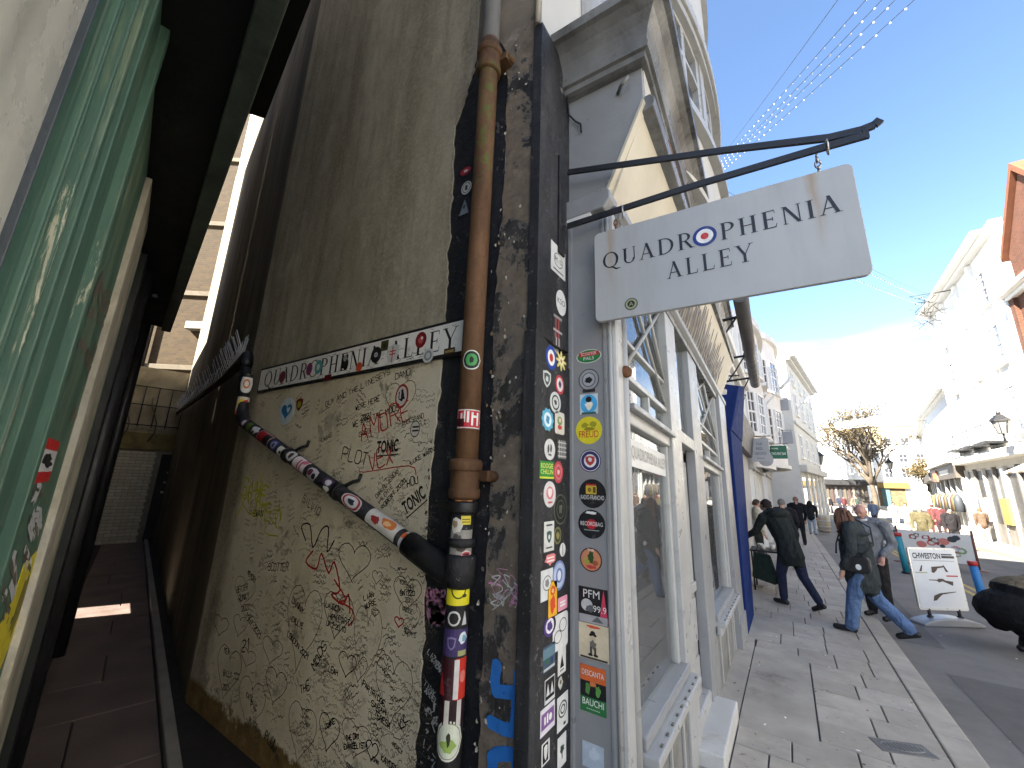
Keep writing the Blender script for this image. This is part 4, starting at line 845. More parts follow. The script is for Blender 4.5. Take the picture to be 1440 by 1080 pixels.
for k, (yy, colr) in enumerate(((2.35, (190, 186, 205)), (2.62, (120, 112, 104)), (2.9, (205, 200, 190)))):
    g = thing('shirt', ['pale lilac shirt hanging in the first window', 'taupe jacket hanging beside the lilac shirt', 'cream shirt hanging nearest the door post'][k], 'shirt', (-1.0, yy, 1.0))
    mb = MB(); mb.tube([(-1.0, yy, .55), (-1.0, yy, .95), (-1.0, yy, 1.25), (-1.0, yy, 1.42), (-1.0, yy, 1.50), (-1.0, yy, 1.54)], [(.05, .14), (.055, .13), (.06, .15), (.055, .17), (.04, .09), (.03, .04)], 14); mb.tube([(-1.0, yy-.15, 1.42), (-.99, yy-.21, 1.1), (-.98, yy-.23, .85)], [.05, .045, .035], 8); mb.tube([(-1.0, yy+.15, 1.42), (-.99, yy+.21, 1.1), (-.98, yy+.23, .85)], [.05, .045, .035], 8); mb.build('garment', P(colr, .9), g)
    mb = MB(); mb.tube([(-1.0, yy, 1.54), (-1.0, yy, 1.60), (-1.0, yy+.02, 1.63), (-1.0, yy, 1.655)], .004, 5); mb.build('hanger', m_steel, g)
mb = MB(); mb.tube([(-1.0, 2.1, 1.65), (-1.0, 3.1, 1.65)], .012, 8); mb.tube([(-1.0, 2.12, 1.65), (-1.0, 2.12, .0)], .012, 8); mb.tube([(-1.0, 3.08, 1.65), (-1.0, 3.08, .0)], .012, 8); tag(mb.build('clothes_rail', m_steel), 'steel clothes rail behind the shop window', 'clothes rail')
# ================================================================== stickers
def shp(kind, ca, cb_, ra, rb, n=22):
    if kind == 'o': return circ(ca, cb_, ra, rb, n)
    if kind == 'r': return [(ca-ra, cb_-rb), (ca+ra, cb_-rb), (ca+ra, cb_+rb), (ca-ra, cb_+rb)]
    if kind == 'q': return rrect(ca-ra, ca+ra, cb_-rb, cb_+rb, min(ra, rb)*.25)
    if kind == 'c': return [(ca+ra*(1+.09*math.cos(10*t))*math.cos(t), cb_+rb*(1+.09*math.cos(10*t))*math.sin(t)) for t in [2*math.pi*k/40 for k in range(40)]]
    if kind == 'f': return [(ca+ra*(.8+.3*math.cos(8*t))*math.cos(t), cb_+rb*(.8+.3*math.cos(8*t))*math.sin(t)) for t in [2*math.pi*k/48 for k in range(48)]]
    if kind == 's': return [(ca-ra, cb_+rb*.8), (ca, cb_+rb), (ca+ra, cb_+rb*.8), (ca+ra*.95, cb_-.1*rb), (ca+.55*ra, cb_-.65*rb), (ca, cb_-rb), (ca-.55*ra, cb_-.65*rb), (ca-ra*.95, cb_-.1*rb)]
    if kind == 'h': return [(ca+ra*1.0*math.sin(t)**3, cb_+rb*(.81*math.cos(t)-.31*math.cos(2*t)-.125*math.cos(3*t)-.06*math.cos(4*t)+.1)) for t in [2*math.pi*k/30 for k in range(30)]]
    if kind == 't': return [(ca-ra, cb_-rb), (ca+ra, cb_-rb), (ca, cb_+rb)]
    if kind == 'b':
        r = random.Random(int(abs(ca*9173+cb_*3331)*10)); return [(ca+ra*w*math.cos(t), cb_+rb*w*math.sin(t)) for t, w in [(2*math.pi*k/15, r.uniform(.62, 1.05)) for k in range(15)]]
def rel(a, b, ra, rb, el): k, x, y, w, h, col = el; return shp(k, a+x*ra, b+y*rb, w*ra, h*rb), col
def stk(F, px, py, w, h, base, els, label, texts=(), c=.0, kind='sticker', cat='sticker', parent=None):
    a, b = F.at((px, py), c); ra = abs(F.at((px+w/2, py), c)[0]-F.at((px-w/2, py), c)[0])/2; rb = abs(F.at((px, py-h/2), c)[1]-F.at((px, py+h/2), c)[1])/2
    cols = [base[1]]; mb = MB(); mb.prism(F, shp(base[0], a, b, ra, rb), c, c+.0012, 0); d = c+.0012
    for el in els:
        pts, col = rel(a, b, ra, rb, el)
        if col not in cols: cols.append(col)
        d += .00025; mb.flat(F, pts, d, cols.index(col))
    for tx in texts:
        s_, x, y, hh, ww, col = tx
        if col not in cols: cols.append(col)
        d += .0002; add_solid(mb, cols.index(col), s_, F, a+x*ra, b+y*rb, hh*2*rb, (ww*2*ra if ww else None), c=d)
    o = mb.build('sticker', [P(c_) for c_ in cols], parent, fix=False)
    if parent is None: tag(o, label, cat)
    elif label: o['label'] = label
    return o
FR = Fr((0, YR-.0002, 0), (1, 0, 0), (0, 0, 1), (0, -1, 0))
W_, K_, RED, GRN, BLU, YEL, ORG = (222, 222, 216), (22, 22, 24), (176, 32, 40), (40, 120, 60), (30, 60, 130), (214, 200, 40), (206, 98, 44)
stk(FR, 828, 501, 35, 19, ('o', W_), [('o', 0, 0, .94, .92, GRN), ('b', 0, .0, .01, .01, GRN), ('r', 0, .34, .80, .30, RED)], 'red and green oval SCOOTER PALS sticker on the grey panel', [('SCOOTER', 0, .14, .22, .62, W_), ('PALS', 0, -.55, .24, .42, W_)])
stk(FR, 828, 534, 29, 31, ('o', (70, 72, 76)), [('o', 0, 0, .90, .90, (150, 152, 155)), ('o', 0, 0, .66, .66, (70, 72, 76)), ('o', 0, 0, .58, .58, (165, 167, 170)), ('b', 0, -.05, .4, .35, K_), ('r', 0, -1.0, .6, .14, K_)], 'grey and black round scooter badge sticker under the oval SCOOTER PALS one')
stk(FR, 828, 568, 25, 28, ('r', (190, 205, 208)), [('o', 0, 0, .95, .95, (70, 165, 215)), ('b', 0, -.15, .5, .55, (225, 220, 200)), ('o', 0, .45, .34, .3, K_), ('r', 0, -.92, .8, .1, (60, 90, 80))], 'pale blue square sticker with a bird in a circle on the grey panel')
stk(FR, 828, 605, 37, 39, ('o', YEL), [('b', -.3, .35, .3, .22, (150, 145, 30)), ('b', .35, .4, .3, .25, (150, 145, 30)), ('b', 0, .1, .5, .14, (140, 130, 26))], 'yellow round sticker with the red word FREUD on the grey panel', [('FREUD', 0, -.52, .24, .74, (190, 40, 30))])
stk(FR, 830, 648, 30, 32, ('o', (50, 46, 96)), [('o', 0, 0, .92, .92, W_), ('o', 0, 0, .86, .86, (50, 46, 96)), ('o', 0, 0, .58, .58, W_), ('s', 0, 0, .44, .44, (176, 60, 60)), ('b', 0, .1, .2, .22, W_)], 'navy ringed round crest sticker with red shield on the grey panel')
stk(FR, 833, 694, 38, 41, ('o', K_), [('q', -.08, .25, .40, .30, (196, 170, 60)), ('r', -.08, .60, .36, .06, RED), ('o', -.2, .25, .14, .16, (120, 96, 30)), ('r', .16, .25, .1, .2, (90, 70, 30))], 'black round sticker with a yellow radio on the grey panel', [('RADIO-FRANCHO', 0, -.42, .15, .86, W_)])
stk(FR, 832, 737, 38, 41, ('o', K_), [('o', .0, .0, .40, .34, RED), ('b', 0, .78, .5, .13, W_), ('r', 0, -.42, .55, .03, (150, 150, 150))], 'black round RECORDBAG sticker below the yellow radio one', [('RECORDBAG', 0, -.12, .14, .82, W_)])
stk(FR, 831, 787, 31, 34, ('o', (60, 30, 24)), [('o', 0, 0, .9, .9, (196, 130, 90)), ('b', 0, .2, .34, .62, (40, 70, 30)), ('b', -.4, -.2, .3, .3, (160, 160, 60)), ('b', .4, -.25, .3, .3, (150, 80, 50)), ('b', 0, -.6, .55, .16, (190, 60, 60))], 'round orange sticker with a dark green plant on the grey panel', [('THE', 0, .7, .1, .3, W_)])
stk(FR, 834, 852, 41, 51, ('r', K_), [('t', .72, .1, .3, .9, (196, 60, 90)), ('r', 0, -.75, .96, .22, (160, 160, 160)), ('o', -.42, .0, .4, .34, (190, 190, 190)), ('b', -.2, -.2, .35, .25, (90, 92, 96)), ('t', .3, -.7, .4, .16, (96, 98, 100))], 'black square PFM 99.9 radio sticker on the grey panel', [('PFM', -.1, .42, .22, .56, W_), ('99.9', .46, -.32, .18, .44, W_)])
stk(FR, 835, 902, 42, 52, ('r', (206, 192, 162)), [('o', -.05, .32, .26, .10, K_), ('o', -.05, .42, .17, .14, K_), ('o', -.05, .14, .18, .16, (196, 180, 150)), ('b', -.05, -.2, .28, .3, (110, 104, 96)), ('r', -.18, -.52, .07, .2, (70, 66, 60)), ('r', .1, -.52, .07, .2, (70, 66, 60)), ('o', -.22, -.74, .16, .07, K_), ('o', .14, -.74, .16, .07, K_), ('r', 0, -.92, .9, .05, (60, 56, 50)), ('b', 0, .78, .5, .10, (200, 80, 50))], 'cream square sticker with a little figure in a bowler hat on the grey panel')
stk(FR, 834, 970, 36, 66, ('r', K_), [('r', 0, .66, 1, .34, ORG), ('r', 0, -.68, 1, .32, (36, 110, 56)), ('b', -.4, .0, .24, .3, (80, 130, 60)), ('b', .4, -.02, .24, .3, (90, 150, 70)), ('b', 0, .22, .3, .12, (200, 120, 70))], 'orange black and green DESCANTA BAUCHI sticker on the grey panel', [('DESCANTA', 0, .56, .12, .86, W_), ('BAUCHI', 0, -.70, .14, .82, W_), ('.......', 0, -.86, .02, .5, W_)])
stk(FR, 834, 1064, 30, 36, ('r', (172, 184, 196)), [('b', .1, .2, .6, .6, (188, 198, 208))], 'torn blank pale sticker low on the grey panel')
FPU = Fr((XP, 0, 0), (0, 1, 0), (0, 0, 1), (1, 0, 0)); FPL = Fr((XP+.0082, 0, 0), (0, 1, 0), (0, 0, 1), (1, 0, 0))
stk(FPU, 785, 367, 20, 40, ('r', (205, 205, 203)), [('o', 0, 0, .62, .5, (120, 120, 120)), ('o', 0, 0, .54, .43, (205, 205, 203)), ('r', 0, -.75, .7, .05, (90, 90, 90))], 'white square KS monogram sticker high on the black pilaster', [('KS', 0, -.14, .15, .5, (80, 80, 80))])
stk(FPU, 789, 426, 14, 35, ('o', (212, 212, 210)), [], 'white oval KSO sticker on the black pilaster', [('KSO', 0, -.16, .22, .72, K_)])
stk(FPU, 784, 465, 13, 46, ('r', (50, 46, 48)), [('r', -.4, .1, .14, .6, (150, 70, 70)), ('r', .2, .1, .14, .6, (150, 70, 70)), ('r', 0, .8, .9, .08, (150, 140, 140)), ('r', 0, -.05, .95, .07, (170, 160, 160)), ('r', -.3, -.7, .12, .25, (170, 165, 165)), ('r', .25, -.7, .12, .25, (170, 165, 165))], 'faded black ladder shaped transfer on the black pilaster')
L_ = [(775, 503, 15, 34, ('o', (28, 62, 150)), [('o', 0, 0, .66, .66, W_), ('o', 0, 0, .34, .34, RED)], 'blue white and red target sticker on the black pilaster'),
 (789, 508, 14, 26, ('f', (214, 200, 120)), [('o', 0, 0, .3, .3, (120, 60, 40)), ('f', 0, 0, .55, .55, (232, 226, 190)), ('o', 0, 0, .2, .2, (180, 120, 40))], 'yellow flower shaped sticker beside the target on the black pilaster'),
 (769, 533, 11, 24, ('s', (190, 194, 192)), [('s', 0, 0, .74, .74, (70, 80, 78)), ('b', 0, 0, .4, .4, (190, 194, 192))], 'small grey shield sticker on the black pilaster'),
 (787, 541, 12, 27, ('o', (180, 60, 70)), [('o', 0, 0, .72, .72, (214, 206, 204)), ('b', 0, 0, .4, .4, (70, 50, 90))], 'red ringed oval badge sticker beside the small shield'),
 (781, 566, 15, 30, ('o', (196, 198, 196)), [('o', 0, 0, .72, .72, (60, 62, 62)), ('o', 0, 0, .55, .55, (190, 192, 190)), ('b', 0, 0, .34, .3, (60, 62, 62))], 'white ring sticker with grey centre on the black pilaster'),
 (770, 590, 16, 31, ('c', (86, 160, 190)), [('o', 0, 0, .66, .66, (210, 226, 230)), ('b', 0, 0, .4, .45, (60, 130, 170))], 'pale blue scalloped sticker on the black pilaster'),
 (787, 595, 13, 31, ('q', (206, 200, 190)), [('o', 0, .2, .55, .4, (120, 150, 90)), ('b', 0, -.4, .5, .25, (190, 70, 60)), ('o', 0, .25, .25, .2, (222, 190, 180))], 'cream floral sticker beside the pale blue scalloped one'),
 (773, 632, 15, 30, ('o', (200, 200, 198)), [('b', -.3, 0, .2, .5, (70, 70, 72)), ('b', .2, .1, .2, .5, (70, 70, 72)), ('b', 0, -.5, .4, .14, (90, 90, 90))], 'white oval sticker with black figures on the pilaster'),
 (785, 664, 13, 31, ('o', (184, 66, 76)), [('o', 0, 0, .74, .74, (200, 110, 112)), ('o', 0, 0, .5, .5, (180, 64, 74)), ('b', 0, 0, .3, .3, (220, 180, 176))], 'dull red oval sticker on the black pilaster'),
 (773, 695, 17, 37, ('o', (206, 202, 200)), [('o', 0, .1, .6, .5, (196, 120, 124)), ('s', 0, .1, .36, .36, (214, 204, 202)), ('b', 0, -.62, .5, .1, (190, 90, 96))], 'white oval sticker with pink crest on the black pilaster'),
 (788, 716, 18, 43, ('o', (88, 92, 76)), [('o', 0, 0, .9, .9, (26, 28, 26)), ('o', 0, 0, .62, .62, (84, 88, 72)), ('o', 0, 0, .54, .54, (30, 32, 30)), ('b', 0, 0, .3, .34, (92, 96, 80))], 'large dark green ringed oval sticker on the pilaster'),
 (772, 754, 14, 42, ('r', (200, 200, 196)), [('s', 0, -.05, .5, .42, (60, 84, 76)), ('o', 0, -.05, .2, .16, (200, 200, 196)), ('r', 0, .75, .6, .06, (60, 60, 60)), ('r', 0, -.75, .6, .05, (60, 60, 60))], 'white upright label with dark shield on the black pilaster'),
 (784, 753, 10, 24, ('o', (120, 118, 76)), [('o', 0, 0, .8, .8, (60, 58, 36)), ('b', 0, 0, .5, .5, (136, 130, 80))], 'small olive oval sticker beside the dark shield label'),
 (791, 773, 8, 19, ('o', (214, 214, 212)), [('r', 0, 0, .08, .8, (60, 60, 60))], 'small white leaf shaped sticker on the pilaster edge'),
 (774, 786, 16, 20, ('b', (216, 130, 130)), [('r', 0, .2, .6, .1, W_), ('r', 0, -.25, .6, .1, W_)], 'pink cloud shaped sticker on the black pilaster'),
 (786, 809, 18, 42, ('o', (120, 136, 180)), [('o', 0, 0, .84, .84, (176, 186, 210)), ('o', 0, 0, .5, .5, (96, 116, 170)), ('o', 0, 0, .3, .34, (210, 214, 224))], 'pale blue ringed oval sticker below the pink cloud'),
 (769, 822, 17, 43, ('r', (202, 204, 204)), [('o', 0, .1, .7, .5, (90, 92, 94)), ('o', 0, .1, .62, .44, (202, 204, 204)), ('b', 0, .1, .4, .3, (120, 122, 124))], 'white label with a circled sketch on the black pilaster'),
 (777, 842, 14, 52, ('r', (60, 50, 30)), [('r', 0, 0, .86, .94, (222, 166, 40)), ('o', 0, .45, .5, .26, (196, 80, 40)), ('b', 0, -.3, .6, .5, (200, 70, 40)), ('b', 0, .45, .3, .16, (230, 180, 120))], 'narrow orange portrait sticker with robed figure on the pilaster'),
 (791, 848, 13, 19, ('q', (222, 150, 170)), [('r', 0, .2, .6, .14, W_), ('r', 0, -.25, .6, .14, W_)], 'small pink label beside the orange portrait'),
 (773, 880, 17, 30, ('o', (70, 50, 110)), [('o', 0, 0, .7, .7, (214, 210, 220)), ('b', 0, 0, .5, .5, (70, 50, 110))], 'purple and white round sticker under the orange portrait'),
 (788, 887, 21, 50, ('q', (214, 214, 212)), [('o', -.35, -.25, .5, .36, (90, 90, 92)), ('o', -.35, -.25, .42, .3, (214, 214, 212)), ('o', .3, .3, .5, .4, (90, 90, 92)), ('o', .3, .3, .42, .34, (214, 214, 212))], 'white sticker with two drawn circles on the pilaster'),
 (772, 924, 17, 36, ('r', (60, 78, 96)), [('r', 0, .4, 1, .4, (96, 124, 140)), ('b', -.3, -.2, .4, .3, (40, 96, 70)), ('b', .4, -.3, .3, .3, (36, 60, 110)), ('r', 0, -.8, .9, .1, (180, 186, 188))], 'dark blue landscape sticker on the black pilaster'),
 (790, 929, 11, 36, ('r', (216, 216, 214)), [('t', 0, .0, .5, .5, K_), ('r', 0, -.7, .5, .06, (120, 120, 120))], 'white label with a black spire shape on the pilaster edge'),
 (773, 969, 14, 34, ('r', (196, 196, 196)), [('r', 0, .1, .9, .8, K_), ('t', -.4, .1, .34, .5, (196, 196, 196)), ('t', .4, .1, .34, .5, (196, 196, 196))], 'black label with white zigzag letter on the pilaster'),
 (788, 961, 7, 20, ('b', (190, 190, 180)), [('o', 0, .2, .4, .3, (110, 100, 80))], 'tiny grey scrap sticker on the pilaster edge'),
 (770, 1010, 20, 37, ('r', (206, 202, 210)), [('r', 0, .02, .88, .6, (120, 84, 140)), ('r', -.4, 0, .1, .3, W_), ('r', -.05, .05, .1, .36, W_), ('o', .35, 0, .22, .28, W_)], 'purple lettered label low on the black pilaster'),
 (791, 1000, 15, 48, ('r', (214, 214, 212)), [('o', 0, .15, .8, .5, (70, 70, 74)), ('o', 0, .15, .64, .4, (214, 214, 212)), ('o', 0, .15, .46, .28, (70, 70, 74)), ('o', 0, .15, .3, .18, (214, 214, 212)), ('r', .3, -.75, .2, .08, K_)], 'white label with a black spiral low on the pilaster'),
 (767, 1058, 11, 31, ('r', (206, 206, 204)), [('r', -.05, 0, .7, .85, K_), ('s', 0, 0, .45, .7, (206, 206, 204))], 'black and white outline sticker at the foot of the pilaster'),
 (790, 1055, 12, 44, ('r', (214, 214, 212)), [('b', 0, .1, .55, .35, (50, 70, 50)), ('r', 0, -.3, .1, .2, (60, 50, 40))], 'white label with a dark tree at the foot of the pilaster')]
for px, py, w, h, base, els, lab in L_: stk(FPL, px, py, w, h, base, els, lab)
stk(FPL, 790, 632, 13, 28, ('r', (60, 60, 60)), [('r', -.6+.4*k, 0, .07, .9, (190, 190, 188)) for k in range(4)]+[('r', 0, -.7+.45*k, .9, .06, (190, 190, 188)) for k in range(4)], 'black lattice patterned sticker beside the white figures oval')
stk(FPL, 769, 661, 20, 25, ('r', (40, 130, 50)), [('r', 0, -.85, 1, .1, (200, 200, 60))], 'green BOOGIE CHILLIN sticker on the black pilaster', [('BOOGIE', 0, .2, .28, .84, (226, 220, 110)), ('CHILLIN', 0, -.45, .26, .86, (226, 220, 110))])
# stickers on the render and the nameplate
C_ = .0165
stk(FW, 403, 578, 20, 38, ('o', (190, 204, 210)), [('h', 0, -.05, .72, .62, (34, 110, 160)), ('h', .25, .05, .24, .26, (200, 212, 216))], 'white oval sticker with a blue heart under the nameplate', c=C_)
stk(FW, 421, 569, 9, 18, ('s', (110, 40, 30)), [('o', 0, 0, .6, .5, (150, 150, 50))], 'small red and yellow badge beside the blue heart', c=C_)
stk(FW, 565, 557, 18, 34, ('o', (150, 50, 56)), [('o', 0, 0, .8, .8, (190, 184, 176)), ('b', 0, 0, .6, .6, (40, 36, 50)), ('r', -.2, .1, .12, .3, (190, 184, 176))], 'red ringed oval badge on the painted wall below the nameplate', c=C_)
stk(FW, 584, 603, 15, 26, ('o', (196, 190, 178)), [('o', 0, 0, .9, .9, (40, 40, 40)), ('o', 0, 0, .8, .8, (196, 190, 178)), ('r', .1, .2, .6, .1, (60, 60, 60)), ('r', .1, -.2, .6, .1, (60, 60, 60))], 'small white round badge left of the black strip', c=C_)
def tonic(px, py, w, h, ang, lab):
    a, b = FW.at((px, py), C_); s_ = abs(FW.at((px+w/2, py), C_)[0]-FW.at((px-w/2, py), C_)[0]); F2 = Fr(FW(a, b, C_), FW.u*math.cos(ang)+FW.v*math.sin(ang), FW.v*math.cos(ang)-FW.u*math.sin(ang), FW.n)
    mb = MB(); add_solid(mb, 0, 'TONIC', F2, 0, -.035, .075, s_, c=.001, bold=.03); mb.flat(F2, [(-s_/2, -.055), (s_/2, -.055), (s_/2, -.048), (-s_/2, -.048)], .001, 0); mb.flat(F2, circ(-s_*.18, 0, .012), .0016, 1)
    tag(mb.build('sticker', [m_ink, P((200, 196, 186))], fix=False), lab, 'sticker')
tonic(545, 628, 30, 20, .05, 'black TONIC sticker over the red scrawl'); tonic(582, 704, 33, 20, .62, 'black TONIC sticker tilted beside the black strip')
for px, py, w, h, base, els, lab in ((592, 478, 15, 22, ('o', (120, 30, 34)), [('b', 0, 0, .6, .6, (190, 80, 80)), ('o', .2, .2, .2, .2, W_)], 'red round sticker covering letters of the nameplate'), (602, 500, 15, 20, ('o', (200, 200, 200)), [('o', 0, 0, .7, .7, (130, 140, 140)), ('o', 0, 0, .4, .4, (200, 200, 200))], 'pale ringed sticker hanging off the lower edge of the nameplate'),
    (632, 494, 15, 9, ('r', (60, 48, 34)), [('r', 0, 0, .8, .4, (150, 130, 80))], 'brown label on the lower edge of the nameplate'), (485, 509, 12, 26, ('b', K_), [('o', 0, .4, .4, .35, (150, 150, 146))], 'black portrait sticker on the nameplate'), (505, 516, 8, 13, ('o', (200, 80, 50)), [], 'orange spot sticker on the nameplate'),
    (529, 499, 14, 22, ('o', K_), [('o', 0, 0, .35, .3, (190, 190, 190)), ('o', 0, 0, .12, .1, K_)], 'black record shaped sticker on the nameplate'), (552, 498, 17, 27, ('s', (196, 198, 196)), [('r', 0, 0, .08, .8, (180, 70, 70)), ('r', 0, .3, .5, .07, (180, 70, 70)), ('r', 0, 0, .5, .07, (180, 70, 70))], 'white shield sticker with red double cross on the nameplate'),
    (541, 486, 10, 14, ('r', (70, 72, 40)), [('o', 0, 0, .5, .5, (40, 40, 30))], 'olive tilted label on the top edge of the nameplate'), (397, 530, 8, 16, ('o', (110, 40, 60)), [], 'dark pink spot sticker near the start of the nameplate'), (448, 516, 10, 19, ('o', (80, 150, 150)), [('b', 0, 0, .5, .5, (200, 210, 205))], 'teal oval sticker on the nameplate'), (435, 519, 8, 17, ('o', (130, 40, 80)), [('o', 0, 0, .4, .4, (60, 60, 120))], 'magenta oval sticker on the nameplate'), (461, 531, 9, 8, ('r', (96, 24, 30)), [], 'dark red label under the nameplate edge')):
    stk(FW, px, py, w, h, base, els, lab, c=.0400)
FSt = FW
for px, py, w, h, base, els, lab in ((654, 241, 18, 14, ('o', (30, 30, 44)), [('o', .1, 0, .8, .7, (170, 40, 60)), ('b', .1, 0, .4, .3, W_)], 'red lozenge sticker behind the rusty pipe'), (656, 264, 14, 17, ('o', (200, 202, 200)), [('o', 0, 0, .8, .8, (50, 52, 50)), ('o', 0, 0, .7, .7, (200, 202, 200)), ('r', 0, 0, .25, .4, (50, 52, 50))], 'white round sticker behind the rusty pipe'), (653, 291, 13, 20, ('t', (130, 140, 150)), [('b', 0, 0, .3, .3, (60, 64, 70))], 'torn grey triangular sticker behind the rusty pipe')):
    stk(FW, px, py, w, h, base, els, lab, c=.0045)
stk(FW, 740, 881, 5, 21, ('r', (200, 202, 200)), [], 'small white strip label on the flaking paint', c=.0145)
# stickers on the green front
stk(FG, 66, 648, 22, 62, ('r', (186, 30, 30)), [('r', 0, 0, 1, .5, (196, 196, 192)), ('b', -.1, .1, .7, .3, K_), ('b', .2, -.15, .6, .2, K_)], 'red and white stencil sticker on the green door', c=-.0075)
stk(FG, 20, 865, 30, 120, ('b', (206, 190, 40)), [('b', .2, .1, .4, .5, (120, 110, 30))], 'torn yellow sticker low on the green door', c=-.0075)
# ---- stickers wrapped on pipes
def wrap(parts, axis0, axis1, r, t, half, ang, L, label, round_=False):
    """curved stickers on a pipe: parts = [(shape, u, v, ru, rv, colour)], u round the pipe and v along it in -1..1"""
    A0, A1 = Vector(axis0), Vector(axis1); d = (A1-A0).normalized(); o = A0.lerp(A1, t); tocam = (Vector((0, 0, CAMH))-o); tocam = (tocam-d*tocam.dot(d)).normalized(); side = d.cross(tocam)
    cols = []; mb = MB()
    for i, (k, u, v, ru, rv, col) in enumerate(parts):
        if col not in cols: cols.append(col)
        rr = r+.0016+.0005*i; q = shp(k, u, v, ru, rv, 20); nseg = 9
        # cut into vertical slices so it follows the curve
        us = [p[0] for p in q]; u0, u1 = min(us), max(us)
        def span(x):
            ys = []
            for (xa, ya), (xb, yb) in zip(q, q[1:]+q[:1]):
                if (xa-x)*(xb-x) <= 0 and abs(xa-xb) > 1e-9: ys.append(ya+(yb-ya)*(x-xa)/(xb-xa))
            return (min(ys), max(ys)) if ys else (v, v)
        for s_ in range(nseg):
            xa, xb = u0+(u1-u0)*(s_/nseg*.998+.001), u0+(u1-u0)*((s_+1)/nseg*.998+.001); (l0, h0), (l1, h1) = span(xa), span(xb)
            def pt(x, y): th = ang+x*half; return o+d*(y*L/2)+(tocam*math.cos(th)+side*math.sin(th))*rr
            mb.face([pt(xa, l0), pt(xb, l1), pt(xb, h1), pt(xa, h0)], cols.index(col), True)
    tag(mb.build('sticker', [P(c_) for c_ in cols], fix=False), label, 'sticker')
V0, V1 = FW(PA, 0, .10), FW(PA, 5, .10)
def vt(py): return FW.at((660, py), .10)[1]/5
def vpx(py, hpx): return abs(FW.at((660, py-hpx/2), .05)[1]-FW.at((660, py+hpx/2), .05)[1])
wrap([('o', 0, 0, 1, 1, (206, 210, 200)), ('o', 0, 0, .88, .88, (30, 34, 30)), ('o', 0, 0, .62, .62, (70, 150, 80)), ('b', 0, 0, .25, .4, (24, 40, 26))], V0, V1, .057, vt(511), .85, -.05, vpx(511, 26), 'green and black round fist sticker on the rusty pipe')
wrap([('r', 0, 0, 1, 1, (206, 200, 196)), ('r', 0, 0, .94, .88, (186, 36, 50)), ('r', -.55, .0, .08, .6, W_), ('r', -.3, .25, .06, .6, W_), ('r', -.05, .2, .08, .6, W_), ('r', .25, 0, .07, .7, W_), ('r', .4, .25, .2, .12, W_), ('r', .65, 0, .08, .7, W_), ('r', -.6, -.4, .3, .4, (60, 16, 22))], V0, V1, .057, vt(591), 1.15, 0, vpx(591, 25), 'red and white lettered label round the rusty pipe')
B0, B1 = FW(PA-.003, 0, .10), FW(PA-.003, 5, .10)
